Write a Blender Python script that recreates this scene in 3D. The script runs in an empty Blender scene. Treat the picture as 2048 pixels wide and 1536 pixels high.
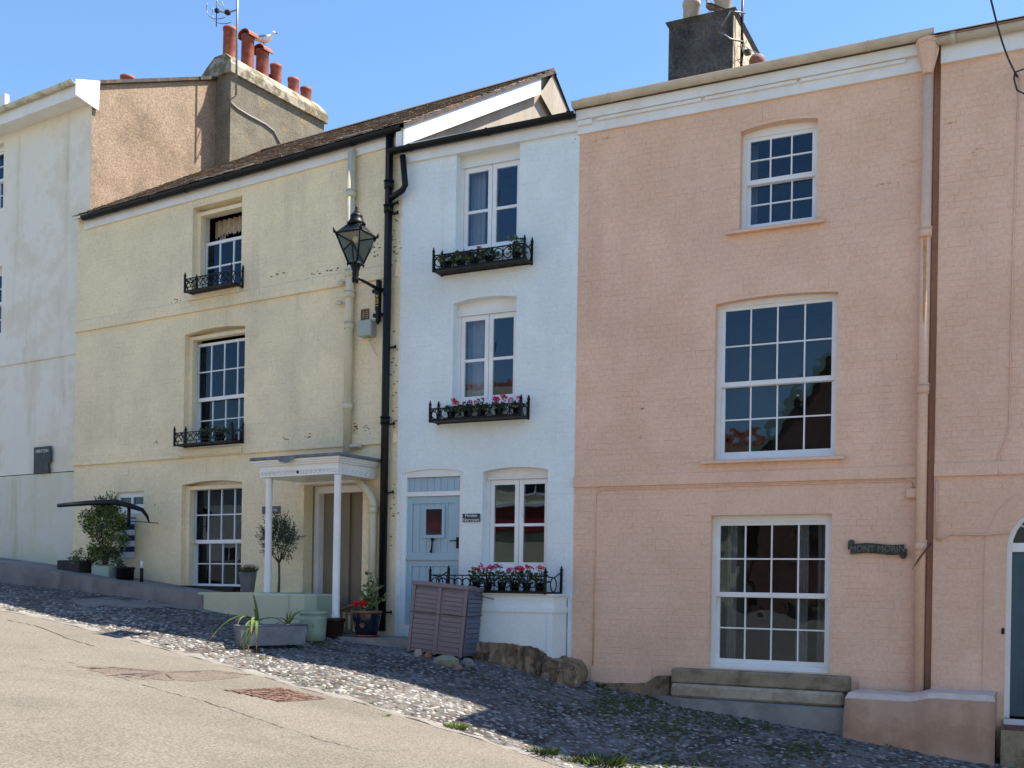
import bpy, math, random
import numpy as np
from mathutils import Vector, Matrix

random.seed(7)
rng = np.random.default_rng(7)
scene = bpy.context.scene
COL = scene.collection

# ------------------------------------------------------------------ camera
F_PX, Y_HOR, ROLL, CX, W_PX = 2150.0, 1173.0, 0.0165, 1024.0, 2048.0
cam_d = bpy.data.cameras.new('camera')
cam = bpy.data.objects.new('camera', cam_d)
COL.objects.link(cam)
cam_d.sensor_width = 36.0
cam_d.lens = F_PX / W_PX * 36.0
cam_d.shift_y = (Y_HOR - 768.0) / W_PX
cam_d.clip_start, cam_d.clip_end = 0.1, 4000.0
cam.rotation_euler = (Matrix.Rotation(math.radians(90), 4, 'X') @ Matrix.Rotation(ROLL, 4, 'Z')).to_euler()
scene.camera = cam

# ------------------------------------------------------------------ light
TH_B = math.radians(26.3)
UB = Vector((math.cos(TH_B), -math.sin(TH_B), 0))
BB = Vector((math.sin(TH_B), math.cos(TH_B), 0))
SUN = (UB * 1.0 + BB * 0.63 + Vector((0, 0, 2.12))).normalized()
wd = bpy.data.worlds.new('World')
scene.world = wd
wd.use_nodes = True
nt = wd.node_tree
sky = nt.nodes.new('ShaderNodeTexSky')
sky.sky_type = 'NISHITA'
sky.sun_disc = False
sky.sun_elevation = math.asin(SUN.z)
sky.sun_rotation = math.atan2(SUN.x, SUN.y)
sky.altitude = 0
sky.air_density = 1.4
sky.dust_density = 0.0
sky.ozone_density = 9.0
bg = nt.nodes['Background']
bg.inputs['Strength'].default_value = 0.09
nt.links.new(sky.outputs['Color'], bg.inputs['Color'])
sun_d = bpy.data.lights.new('sun', 'SUN')
sun_d.energy = 5.0
sun_d.angle = math.radians(0.53)
sun_d.color = (1.0, 0.94, 0.84)
sun = bpy.data.objects.new('sun', sun_d)
sun.rotation_euler = SUN.to_track_quat('Z', 'Y').to_euler()
COL.objects.link(sun)
scene.view_settings.view_transform = 'Standard'
scene.view_settings.look = 'None'
scene.view_settings.exposure = 1.28
scene.view_settings.gamma = 1.0

# ------------------------------------------------------------------ pixel -> place helpers
_c, _s = math.cos(ROLL), math.sin(ROLL)
def ray(px, py):
    dx, dy = px - CX, py - Y_HOR
    return Vector(((_c * dx + _s * dy) / F_PX, 1.0, -(-_s * dx + _c * dy) / F_PX))

class Plot:
    """a building line: local x along the front, local y into the plot, z up"""
    def __init__(s, deg, ox, oy, zb):
        s.th = math.radians(deg)
        s.u = Vector((math.cos(s.th), -math.sin(s.th), 0)); s.b = Vector((math.sin(s.th), math.cos(s.th), 0))
        s.o = Vector((ox, oy, 0)); s.zb = zb
    def p(s, px, py, y=0.0):
        d = ray(px, py)
        k = (y + s.o.dot(s.b)) / d.dot(s.b)
        w = d * k
        return ((w - s.o).dot(s.u), w.z - s.zb)
    def w(s, x, y=0.0, z=0.0):
        v = s.o + s.u * x + s.b * y
        return Vector((v.x, v.y, z + s.zb))
    def empty(s, name, x=0, y=0, z=0, rz=0.0):
        o = bpy.data.objects.new(name, None); COL.objects.link(o)
        o.empty_display_size = 0.2
        o.location = s.w(x, y, z); o.rotation_euler = (0, 0, -s.th + rz)
        return o

# ------------------------------------------------------------------ materials
MATS = {}
def mat(name, col, rough=0.8, var=0.12, vscale=3.0, col2=None, mix=0.0, mscale=1.5, bump=0.0, bscale=40.0,
        metal=0.0, fine=0.0, fscale=60.0, streak=None, spec=0.5, stretch=None, lo=0.45, hi=0.62, chips=None):
    if name in MATS: return MATS[name]
    m = bpy.data.materials.new(name); m.use_nodes = True
    n, l = m.node_tree.nodes, m.node_tree.links
    b = n['Principled BSDF']
    b.inputs['Roughness'].default_value = rough
    b.inputs['Metallic'].default_value = metal
    b.inputs['Specular IOR Level'].default_value = spec
    geo = n.new('ShaderNodeNewGeometry')
    pos = geo.outputs['Position']
    if stretch:
        mp = n.new('ShaderNodeMapping'); mp.inputs['Scale'].default_value = stretch
        l.new(pos, mp.inputs['Vector']); pos = mp.outputs['Vector']
    def noise(sc, det=5.0, p=None, rgh=0.6):
        t = n.new('ShaderNodeTexNoise'); t.inputs['Scale'].default_value = sc
        t.inputs['Detail'].default_value = det; t.inputs['Roughness'].default_value = rgh
        l.new(p if p else pos, t.inputs['Vector']); return t.outputs['Fac']
    def ramp(f, a, bb):
        r = n.new('ShaderNodeMapRange'); r.inputs['From Min'].default_value = a; r.inputs['From Max'].default_value = bb
        r.interpolation_type = 'SMOOTHSTEP'
        l.new(f, r.inputs['Value']); return r.outputs['Result']
    def mixc(f, a, bcol, mode='MIX'):
        x = n.new('ShaderNodeMix'); x.data_type = 'RGBA'; x.blend_type = mode
        if isinstance(f, float): x.inputs['Factor'].default_value = f
        else: l.new(f, x.inputs['Factor'])
        if isinstance(a, tuple): x.inputs['A'].default_value = (*a, 1)
        else: l.new(a, x.inputs['A'])
        if isinstance(bcol, tuple): x.inputs['B'].default_value = (*bcol, 1)
        else: l.new(bcol, x.inputs['B'])
        return x.outputs['Result']
    d = tuple(max(0.0, v * (1 - var)) for v in col); u = tuple(min(1.0, v * (1 + var)) for v in col)
    c = mixc(ramp(noise(vscale), 0.3, 0.7), d, u)
    if col2 is not None:
        f = ramp(noise(mscale, 6.0, None, 0.7), lo, hi)
        k = n.new('ShaderNodeMath'); k.operation = 'MULTIPLY'; k.inputs[1].default_value = mix
        l.new(f, k.inputs[0]); c = mixc(k.outputs[0], c, col2)
    if streak is not None:
        scol, samt, sscale = streak
        mp = n.new('ShaderNodeMapping'); mp.inputs['Scale'].default_value = (sscale, sscale, sscale * 0.12)
        l.new(geo.outputs['Position'], mp.inputs['Vector'])
        f = ramp(noise(1.0, 6.0, mp.outputs['Vector']), 0.52, 0.75)
        k = n.new('ShaderNodeMath'); k.operation = 'MULTIPLY'; k.inputs[1].default_value = samt
        l.new(f, k.inputs[0]); c = mixc(k.outputs[0], c, scol)
    if chips is not None:
        ccol, cscale, clo = chips
        c = mixc(ramp(noise(cscale, 4.0, None, 0.65), clo, clo+0.03), c, ccol)
    if fine > 0:
        f = ramp(noise(fscale, 3.0), 0.35, 0.65)
        g = n.new('ShaderNodeMapRange'); g.inputs['To Min'].default_value = 1 - fine; g.inputs['To Max'].default_value = 1 + fine
        l.new(f, g.inputs['Value'])
        x = n.new('ShaderNodeVectorMath'); x.operation = 'SCALE'
        l.new(c, x.inputs[0]); l.new(g.outputs['Result'], x.inputs['Scale']); c = x.outputs['Vector']
    l.new(c, b.inputs['Base Color'])
    if bump > 0:
        bp = n.new('ShaderNodeBump'); bp.inputs['Strength'].default_value = bump; bp.inputs['Distance'].default_value = 0.02
        l.new(noise(bscale, 6.0), bp.inputs['Height']); l.new(bp.outputs['Normal'], b.inputs['Normal'])
    MATS[name] = m
    return m

def glass_mat(name, wav=0.0, tint=(0.95, 0.97, 0.96)):
    m = bpy.data.materials.new(name); m.use_nodes = True
    n, l = m.node_tree.nodes, m.node_tree.links
    n.remove(n['Principled BSDF'])
    out = n['Material Output']
    tr = n.new('ShaderNodeBsdfTransparent'); tr.inputs['Color'].default_value = (*tint, 1)
    gl = n.new('ShaderNodeBsdfGlossy'); gl.inputs['Color'].default_value = (0.62, 0.80, 1.0, 1); gl.inputs['Roughness'].default_value = 0.005
    fr = n.new('ShaderNodeFresnel'); fr.inputs['IOR'].default_value = 1.46
    mx = n.new('ShaderNodeMixShader')
    l.new(fr.outputs[0], mx.inputs[0]); l.new(tr.outputs[0], mx.inputs[1]); l.new(gl.outputs[0], mx.inputs[2])
    l.new(mx.outputs[0], out.inputs['Surface'])
    if wav:
        g = n.new('ShaderNodeNewGeometry'); t = n.new('ShaderNodeTexNoise'); t.inputs['Scale'].default_value = 4.0
        t.inputs['Detail'].default_value = 1.0
        bp = n.new('ShaderNodeBump'); bp.inputs['Strength'].default_value = wav; bp.inputs['Distance'].default_value = 0.02
        l.new(g.outputs['Position'], t.inputs['Vector']); l.new(t.outputs['Fac'], bp.inputs['Height'])
        l.new(bp.outputs['Normal'], gl.inputs['Normal'])
    return m

def M(name, *a, **k):
    return mat(name, *a, **k)

PINK = M('pink_paint', (0.80, 0.525, 0.365), 0.75, 0.06, 0.7, (0.71, 0.445, 0.29), 0.5, 1.1, 0.10, 40, fine=0.05, fscale=30, chips=((0.52, 0.25, 0.13), 7.0, 0.75), streak=((0.62, 0.39, 0.265), 0.45, 1.7))
YEL = M('yellow_paint', (0.85, 0.71, 0.455), 0.7, 0.07, 0.8, (0.72, 0.61, 0.41), 0.5, 1.0, 0.10, 40, fine=0.05, fscale=28, streak=((0.45, 0.42, 0.27), 0.3, 2.2), chips=((0.24, 0.17, 0.10), 6.0, 0.735))
BLUE = M('pale_blue_paint', (0.76, 0.82, 0.80), 0.7, 0.04, 1.0, (0.70, 0.74, 0.72), 0.4, 1.1, 0.08, 40, streak=((0.60, 0.58, 0.52), 0.3, 2.5), fine=0.03, fscale=28)
WREND = M('white_render', (0.82, 0.775, 0.655), 0.85, 0.05, 0.9, (0.62, 0.52, 0.36), 0.5, 0.9, 0.2, 30, streak=((0.44, 0.40, 0.28), 0.6, 1.6))
WSTAIN = M('stained_white_render', (0.70, 0.67, 0.55), 0.85, 0.05, 0.9, (0.56, 0.50, 0.30), 0.4, 0.9, 0.3, 30, streak=((0.42, 0.40, 0.18), 0.6, 2.6))
WHITE = M('white_gloss', (0.80, 0.80, 0.78), 0.35, 0.03, 2.0, (0.66, 0.62, 0.54), 0.25, 3.0)
CORN = M('cornice_white', (0.80, 0.80, 0.78), 0.55, 0.03, 2.0, (0.70, 0.62, 0.50), 0.35, 2.5, 0.1, 30)
BLACK = M('black_iron', (0.006, 0.0065, 0.008), 0.45, 0.2, 8.0, spec=0.22)
BLKPL = M('black_plastic', (0.007, 0.0075, 0.009), 0.4, 0.2, 4.0, spec=0.25)
CREAMP = M('cream_pipe_paint', (0.66, 0.60, 0.42), 0.45, 0.05, 3.0, (0.50, 0.45, 0.30), 0.3, 4.0)
CREAMG = M('cream_gutter', (0.58, 0.50, 0.38), 0.5, 0.08, 3.0, (0.40, 0.34, 0.25), 0.4, 5.0)
HARL = M('brown_roughcast', (0.27, 0.19, 0.125), 0.95, 0.2, 1.6, (0.36, 0.26, 0.175), 0.6, 1.1, 0.7, 50, fine=0.2, fscale=24, chips=((0.44, 0.24, 0.06), 5.0, 0.72))
CHIM = M('grey_roughcast', (0.185, 0.16, 0.115), 0.95, 0.2, 2.2, (0.42, 0.25, 0.06), 0.55, 2.6, 0.9, 60, fine=0.22, fscale=35, lo=0.55, hi=0.72)
CHIMD = M('mossy_black_render', (0.085, 0.083, 0.072), 0.95, 0.35, 2.5, (0.03, 0.03, 0.03), 0.8, 2.2, 0.6, 50, fine=0.25, fscale=30, lo=0.48, hi=0.6, streak=((0.02, 0.022, 0.025), 0.8, 3.0), chips=((0.26, 0.17, 0.04), 6.5, 0.66))
CHIML = M('sunlit_old_render', (0.52, 0.42, 0.29), 0.95, 0.15, 4.0, (0.16, 0.13, 0.10), 0.6, 6.0, 0.6, 40, lo=0.5, hi=0.62)  # old mottled render, with sunlight on it put into the pale tone
CAPM = M('lichened_cap', (0.34, 0.30, 0.23), 0.95, 0.12, 3.0, (0.13, 0.10, 0.05), 0.85, 4.0, 0.8, 30, lo=0.47, hi=0.56, chips=((0.42, 0.24, 0.04), 5.0, 0.64))
TERRA = M('terracotta', (0.27, 0.058, 0.03), 0.75, 0.2, 5.0, (0.36, 0.15, 0.09), 0.5, 5.0, chips=((0.06, 0.03, 0.022), 6.0, 0.66))
BUFF = M('buff_clay', (0.48, 0.38, 0.27), 0.85, 0.1, 6.0, (0.30, 0.22, 0.15), 0.4, 8.0)
SLATE = [M('slate_%s' % n, c, 0.8, 0.25, 12.0, (0.30, 0.15, 0.05), k, 7.0, 0.3, 60) for n, c, k in
         (('brown', (0.115, 0.075, 0.05), 0.7), ('grey', (0.12, 0.105, 0.09), 0.5), ('pale', (0.30, 0.25, 0.19), 0.5), ('dark', (0.045, 0.038, 0.034), 0.3))]
LEAD = M('lead_sheet', (0.16, 0.17, 0.18), 0.6, 0.25, 6.0, (0.08, 0.08, 0.08), 0.5, 8.0)
BOARD = M('bleached_board', (0.42, 0.35, 0.27), 0.85, 0.15, 3.0, (0.24, 0.20, 0.16), 0.5, 6.0, 0.2, 30, stretch=(1, 1, 0.2))
DUCK = M('duck_egg_paint', (0.34, 0.47, 0.53), 0.5, 0.04, 3.0)
TEAL = M('teal_door_paint', (0.032, 0.085, 0.115), 0.4, 0.06, 3.0)
BEIGE = M('beige_door_paint', (0.24, 0.195, 0.135), 0.6, 0.05, 2.0)
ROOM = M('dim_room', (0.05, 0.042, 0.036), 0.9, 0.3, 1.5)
CURTD = M('grey_curtain', (0.20, 0.20, 0.21), 0.9, 0.1, 5.0)
CURT = M('pale_curtain', (0.36, 0.38, 0.42), 0.9, 0.05, 5.0)
NETC = M('lace', (0.52, 0.44, 0.32), 0.9, 0.25, 30.0)
GLASS = glass_mat('window_glass', 0.025)
GLASSW = glass_mat('old_window_glass', 0.10)
LGLASS = glass_mat('lantern_glass', 0.0, (0.90, 0.90, 0.82))
CONC = M('concrete', (0.27, 0.26, 0.24), 0.9, 0.15, 2.0, (0.16, 0.15, 0.13), 0.5, 3.0, 0.3, 40)
GWALL = M('grey_painted_render', (0.23, 0.205, 0.19), 0.9, 0.15, 1.5, (0.13, 0.115, 0.105), 0.6, 1.6, 0.3, 40, streak=((0.11, 0.10, 0.09), 0.5, 2.0))
STONE = M('weathered_stone', (0.30, 0.235, 0.15), 0.9, 0.2, 4.0, (0.12, 0.09, 0.05), 0.7, 3.2, 0.4, 40)
STONEP = M('pale_weathered_stone', (0.42, 0.35, 0.25), 0.9, 0.12, 4.0, (0.22, 0.16, 0.10), 0.6, 3.5, 0.4, 40)
ROCK = M('brown_foundation_rock', (0.24, 0.165, 0.10), 0.95, 0.3, 5.0, (0.06, 0.045, 0.03), 0.8, 4.5, 0.6, 30, lo=0.48, hi=0.6)
BUTT = M('pink_stained_render', (0.52, 0.33, 0.22), 0.9, 0.08, 2.0, (0.36, 0.21, 0.12), 0.5, 2.2, 0.35, 30, streak=((0.30, 0.18, 0.11), 0.5, 2.0))
BUTTOP = M('pale_pink_top', (0.66, 0.52, 0.44), 0.9, 0.08, 5.0, bump=0.4, bscale=30)  # top faces of the buttress coloured paler than its sides
SLATEP = M('slate_sign', (0.025, 0.03, 0.035), 0.6, 0.3, 8.0, (0.06, 0.07, 0.07), 0.5, 6.0)
LETTER = M('white_lettering', (0.72, 0.72, 0.68), 0.7, 0.05)
LETTERD = M('weathered_lettering', (0.17, 0.165, 0.13), 0.8, 0.2, 40)
LETTERY = M('yellow_lettering', (0.62, 0.44, 0.06), 0.6, 0.05)
BRONZE = M('verdigris_plate', (0.030, 0.030, 0.022), 0.7, 0.3, 12.0, (0.09, 0.10, 0.06), 0.5, 10.0)
GALV = M('galvanised_steel', (0.15, 0.165, 0.19), 0.5, 0.2, 6.0, (0.22, 0.22, 0.21), 0.5, 5.0, metal=0.3)
ALU = M('aerial_metal', (0.22, 0.22, 0.22), 0.5, 0.2, 10.0, metal=0.4)
SAGE = M('sage_glaze', (0.27, 0.34, 0.25), 0.35, 0.06, 3.0)
NAVY = M('navy_glaze', (0.012, 0.014, 0.03), 0.2, 0.2, 5.0)
COBALT = M('cobalt_glaze', (0.012, 0.035, 0.14), 0.2, 0.2, 5.0)
TPOT = M('terracotta_pot', (0.30, 0.12, 0.06), 0.8, 0.15, 8.0)
SOIL = M('potting_soil', (0.05, 0.032, 0.02), 0.95, 0.3, 30.0)
WOOD = M('weathered_wood', (0.22, 0.12, 0.06), 0.8, 0.2, 10.0, stretch=(1, 1, 0.2))
PLASF = M('mauve_brown_plastic', (0.195, 0.155, 0.16), 0.5, 0.03, 2.0, bump=0.05, bscale=80)
PLASS = M('slate_blue_plastic', (0.115, 0.125, 0.175), 0.5, 0.03, 2.0)
LEAF = [M('leaf_%s' % n, c, 0.55, 0.25, 30.0) for n, c in (('mid', (0.065, 0.11, 0.022)), ('dark', (0.028, 0.058, 0.014)), ('light', (0.16, 0.20, 0.045)), ('olive', (0.055, 0.075, 0.035)), ('yellowing', (0.34, 0.24, 0.05)))]
BARK = M('bark', (0.11, 0.085, 0.06), 0.9, 0.25, 25.0, bump=0.3, bscale=60)
PETR = M('red_petal', (0.62, 0.015, 0.02), 0.6, 0.2, 60)
PETP = M('magenta_petal', (0.60, 0.03, 0.15), 0.6, 0.2, 60)
PETC = M('crimson_petal', (0.35, 0.012, 0.04), 0.6, 0.2, 60)
ASPH = M('sunbleached_asphalt', (0.150, 0.129, 0.102), 0.95, 0.08, 0.8, (0.118, 0.103, 0.083), 0.8, 0.45, 0.4, 60, fine=0.26, fscale=42, chips=((0.07, 0.06, 0.05), 22.0, 0.73))
PATCHR = M('red_asphalt_patch', (0.13, 0.10, 0.08), 0.95, 0.12, 3.0, bump=0.7, bscale=60, fine=0.4, fscale=45)
TAR = M('crack_tar', (0.045, 0.036, 0.028), 0.9, 0.3, 12.0)
MORT = M('cobble_mortar', (0.125, 0.114, 0.10), 0.95, 0.3, 3.0, (0.028, 0.023, 0.018), 0.85, 1.2, 0.5, 50, fine=0.3, fscale=40)
CEM = M('pale_cement', (0.215, 0.195, 0.17), 0.95, 0.12, 5.0, (0.20, 0.17, 0.14), 0.5, 6.0, 0.5, 40)
COB = [M('cobble_%s' % n, c, 0.75, 0.2, 30.0, bump=0.25, bscale=60) for n, c in
       (('bluegrey', (0.145, 0.145, 0.15)), ('grey', (0.19, 0.175, 0.16)), ('pale', (0.31, 0.285, 0.255)), ('brown', (0.105, 0.07, 0.048)), ('rust', (0.14, 0.072, 0.042)), ('dark', (0.04, 0.035, 0.03)))]
MOSS = M('moss', (0.05, 0.065, 0.015), 0.95, 0.3, 20)
REDSETT = M('red_sett', (0.15, 0.085, 0.063), 0.9, 0.2, 12.0, bump=0.3, bscale=50)
TILE = M('red_quarry_tile', (0.19, 0.055, 0.045), 0.6, 0.15, 6.0)
GREYBOX = M('grey_enclosure', (0.34, 0.39, 0.34), 0.5, 0.05, 4.0)
VENT = M('brown_vent', (0.16, 0.10, 0.07), 0.7, 0.2, 20)
GULLW = M('gull_white', (0.78, 0.78, 0.78), 0.8, 0.03, 20)
GULLG = M('gull_grey', (0.30, 0.33, 0.36), 0.8, 0.05, 20)
GULLB = M('speckled_brown_feathers', (0.20, 0.13, 0.085), 0.85, 0.35, 45)
BEAK = M('beak', (0.10, 0.07, 0.04), 0.5, 0.1)
LEG = M('bird_leg', (0.40, 0.20, 0.16), 0.6, 0.1)
WHITEP = M('white_plastic', (0.78, 0.78, 0.77), 0.4, 0.02)
NAVYC = M('navy_cloth', (0.015, 0.022, 0.085), 0.9, 0.1, 10)
WHITEC = M('white_cloth', (0.62, 0.68, 0.82), 0.9, 0.05, 10)
PALEGREEN = M('pale_green_planter', (0.30, 0.38, 0.31), 0.6, 0.06, 4.0)
CABLE = M('black_cable', (0.02, 0.02, 0.022), 0.6, 0.1)
IVORY = M('ivory_wall', (0.66, 0.56, 0.36), 0.85, 0.05, 1.0)
REDB = M('red_brick_wall', (0.15, 0.065, 0.045), 0.9, 0.25, 6.0, (0.16, 0.06, 0.045), 0.5, 9.0)
SIGNRED = M('red_signboard', (0.35, 0.02, 0.025), 0.5, 0.05)
GREENB = M('pale_green_bargeboard', (0.22, 0.33, 0.27), 0.6, 0.05)

# ------------------------------------------------------------------ mesh builder
class MB:
    def __init__(s): s.v = []; s.f = []; s.mi = []; s.sm = []
    def add(s, vs, fs, mi=0, sm=False):
        k = len(s.v); s.v.extend([tuple(v) for v in vs])
        for f in fs: s.f.append(tuple(k + i for i in f)); s.mi.append(mi); s.sm.append(sm)
    def box(s, x0, x1, y0, y1, z0, z1, mi=0, skip=''):
        vs = [(x0, y0, z0), (x1, y0, z0), (x1, y1, z0), (x0, y1, z0), (x0, y0, z1), (x1, y0, z1), (x1, y1, z1), (x0, y1, z1)]
        s.add(vs, [(0, 3, 2, 1), (4, 5, 6, 7), (0, 1, 5, 4), (1, 2, 6, 5), (2, 3, 7, 6), (3, 0, 4, 7)], mi); return s
    def bbox(s, x0, x1, y0, y1, z0, z1, b, mi=0):
        """box with chamfered edges"""
        cx, cy, cz = (x0+x1)/2, (y0+y1)/2, (z0+z1)/2; hx, hy, hz = (x1-x0)/2, (y1-y0)/2, (z1-z0)/2
        b = min(b, hx*.9, hy*.9, hz*.9); vs = []; idx = {}
        for sx in (-1, 1):
            for sy in (-1, 1):
                for sz in (-1, 1):
                    for a in range(3):
                        h = [hx-b, hy-b, hz-b]; h[a] += b
                        idx[(sx, sy, sz, a)] = len(vs); vs.append((cx+sx*h[0], cy+sy*h[1], cz+sz*h[2]))
        fs = []
        for a in range(3):
            o = [i for i in range(3) if i != a]
            for sg in (-1, 1):
                q = []
                for (p, r) in ((-1, -1), (1, -1), (1, 1), (-1, 1)):
                    k = [0, 0, 0]; k[a] = sg; k[o[0]] = p; k[o[1]] = r; q.append(idx[(*k, a)])
                if (sg == 1) == (a == 1): q.reverse()
                fs.append(q)
        for a in range(3):
            o = [i for i in range(3) if i != a]
            for p in (-1, 1):
                for r in (-1, 1):
                    k0 = [0, 0, 0]; k0[o[0]] = p; k0[o[1]] = r; k0[a] = -1; k1 = list(k0); k1[a] = 1
                    fs.append([idx[(*k0, o[0])], idx[(*k1, o[0])], idx[(*k1, o[1])], idx[(*k0, o[1])]])
        for sx in (-1, 1):
            for sy in (-1, 1):
                for sz in (-1, 1): fs.append([idx[(sx, sy, sz, a)] for a in range(3)])
        s.add(vs, fs, mi); return s
    def quad(s, a, b, c, d, mi=0): s.add([a, b, c, d], [(0, 1, 2, 3)], mi); return s
    def tube(s, pts, r, n=8, mi=0, caps=True, sm=True):
        pts = [Vector(p) for p in pts]; rs = r if isinstance(r, (list, tuple)) else [r]*len(pts)
        k = len(s.v); up = None
        for i, p in enumerate(pts):
            t = (pts[min(i+1, len(pts)-1)] - pts[max(i-1, 0)]).normalized()
            if up is None: up = Vector((0, 0, 1)) if abs(t.z) < 0.9 else Vector((1, 0, 0))
            a = t.cross(up).normalized(); b = a.cross(t).normalized(); up = b
            for j in range(n):
                q = 2*math.pi*j/n; s.v.append(tuple(p + (a*math.cos(q) + b*math.sin(q))*rs[i]))
        for i in range(len(pts)-1):
            for j in range(n):
                s.f.append((k+i*n+j, k+i*n+(j+1) % n, k+(i+1)*n+(j+1) % n, k+(i+1)*n+j)); s.mi.append(mi); s.sm.append(sm)
        if caps:
            s.f.append(tuple(k+j for j in range(n))[::-1]); s.mi.append(mi); s.sm.append(False)
            e = k+(len(pts)-1)*n; s.f.append(tuple(e+j for j in range(n))); s.mi.append(mi); s.sm.append(False)
        return s
    def lathe(s, prof, n=20, cx=0, cy=0, mi=0, sm=True, caps=True):
        k = len(s.v)
        for r, z in prof:
            for j in range(n):
                q = 2*math.pi*j/n; s.v.append((cx+r*math.cos(q), cy+r*math.sin(q), z))
        for i in range(len(prof)-1):
            for j in range(n):
                s.f.append((k+i*n+j, k+i*n+(j+1) % n, k+(i+1)*n+(j+1) % n, k+(i+1)*n+j)); s.mi.append(mi); s.sm.append(sm)
        if caps:
            s.f.append(tuple(k+j for j in range(n))[::-1]); s.mi.append(mi); s.sm.append(False)
            e = k+(len(prof)-1)*n; s.f.append(tuple(e+j for j in range(n))); s.mi.append(mi); s.sm.append(False)
        return s
    def extr(s, prof, p0, p1, mi=0, sm=False):
        """profile in (y,z) swept from p0=(x,z) to p1=(x,z) along the front"""
        n = len(prof); vs = [(p0[0], y, p0[1]+z) for y, z in prof] + [(p1[0], y, p1[1]+z) for y, z in prof]
        s.add(vs, [(i, (i+1) % n, n+(i+1) % n, n+i) for i in range(n)], mi, sm)
        s.add(vs, [tuple(range(n))[::-1], tuple(range(n, 2*n))], mi); return s
    def prism(s, poly, y0, y1, mi=0):
        """polygon in (x,z) given thickness along y"""
        n = len(poly); vs = [(x, y0, z) for x, z in poly] + [(x, y1, z) for x, z in poly]
        s.add(vs, [tuple(range(n)), tuple(range(n, 2*n))[::-1]] + [(i, n+i, n+(i+1) % n, (i+1) % n) for i in range(n)], mi); return s
    def slab(s, poly, z0, z1, mi=0):
        n = len(poly); vs = [(x, y, z0) for x, y in poly] + [(x, y, z1) for x, y in poly]
        s.add(vs, [tuple(range(n))[::-1], tuple(range(n, 2*n))] + [(i, (i+1) % n, n+(i+1) % n, n+i) for i in range(n)], mi); return s
    def mesh(s, name, mats):
        me = bpy.data.meshes.new(name); me.from_pydata(s.v, [], s.f)
        for m in (mats if isinstance(mats, (list, tuple)) else [mats]): me.materials.append(m)
        me.polygons.foreach_set('material_index', s.mi); me.polygons.foreach_set('use_smooth', s.sm)
        me.update(); return me
    def build(s, name, mats, parent=None, label=None):
        return link(name, s.mesh(name, mats), parent, label)

def link(name, me, parent=None, label=None):
    o = bpy.data.objects.new(name, me); COL.objects.link(o)
    if parent: o.parent = parent
    if label: o['label'] = label
    return o
def tag(o, label, cat, group=None):
    o['label'] = label; o['category'] = cat
    if group: o['group'] = group
    return o
def place(name, loc, rz=0.0):
    o = bpy.data.objects.new(name, None); COL.objects.link(o); o.empty_display_size = 0.2
    o.location = loc; o.rotation_euler = (0, 0, rz); return o

def pieces(name, parent, items, base, limit=300, stuff_name=None):
    """items: (matrix local to parent, base index). The nearest become parts, the rest one joined part."""
    if not items: return
    pm = parent.matrix_world if parent else Matrix()
    bpy_m = Matrix.LocRotScale(parent.location, parent.rotation_euler, None) if parent else Matrix()
    if parent and parent.parent:
        q = parent.parent; bpy_m = Matrix.LocRotScale(q.location, q.rotation_euler, None) @ bpy_m
    def key(it):
        w = bpy_m @ it[0].translation
        if w.y < 1: return 999
        px = CX + F_PX*(w.x/w.y*_c) ; d = w.length
        return d + (50 if (w.x/w.y < -0.47 or w.x/w.y > 0.47) else 0)
    items = sorted(items, key=key)
    for m, k in items[:limit]:
        o = link(name, base[k], parent); o.matrix_local = m
    rest = items[limit:]
    if rest:
        cache = []
        for me in base:
            v = np.empty(len(me.vertices)*3); me.vertices.foreach_get('co', v)
            cache.append((v.reshape(-1, 3), [tuple(p.vertices) for p in me.polygons], [p.use_smooth for p in me.polygons], me.materials[0]))
        mats = []; vs = []; fs = []; mi = []; sm = []; off = 0
        for m, k in rest:
            v, f, g, mt = cache[k]; a = np.array(m)
            vs.append(v @ a[:3, :3].T + a[:3, 3])
            if mt not in mats: mats.append(mt)
            i = mats.index(mt)
            for p, q in zip(f, g): fs.append(tuple(off+j for j in p)); mi.append(i); sm.append(q)
            off += len(v)
        me = bpy.data.meshes.new(stuff_name or name+'s'); me.from_pydata(np.concatenate(vs).tolist(), [], fs)
        for m in mats: me.materials.append(m)
        me.polygons.foreach_set('material_index', mi); me.polygons.foreach_set('use_smooth', sm); me.update()
        o = link(stuff_name or name+'s', me, parent); o['kind'] = 'stuff'

def text_part(txt, size, matl, parent, x, y, z, name='lettering', depth=0.003, align='CENTER', rot=None, sx=1.0):
    cu = bpy.data.curves.new('lettering', 'FONT'); cu.body = txt; cu.size = size; cu.extrude = depth
    cu.align_x = align; cu.align_y = 'CENTER'; cu.resolution_u = 3; cu.space_line = 0.85
    t = bpy.data.objects.new('tmp', cu); COL.objects.link(t)
    bpy.context.view_layer.update()
    me = bpy.data.meshes.new_from_object(t.evaluated_get(bpy.context.evaluated_depsgraph_get()))
    bpy.data.objects.remove(t); bpy.data.curves.remove(cu)
    me.materials.clear(); me.materials.append(matl)
    o = link(name, me, parent)
    o.location = (x, y, z); o.rotation_euler = rot or (math.pi/2, 0, 0); o.scale = (sx, 1, 1)
    return o

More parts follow.
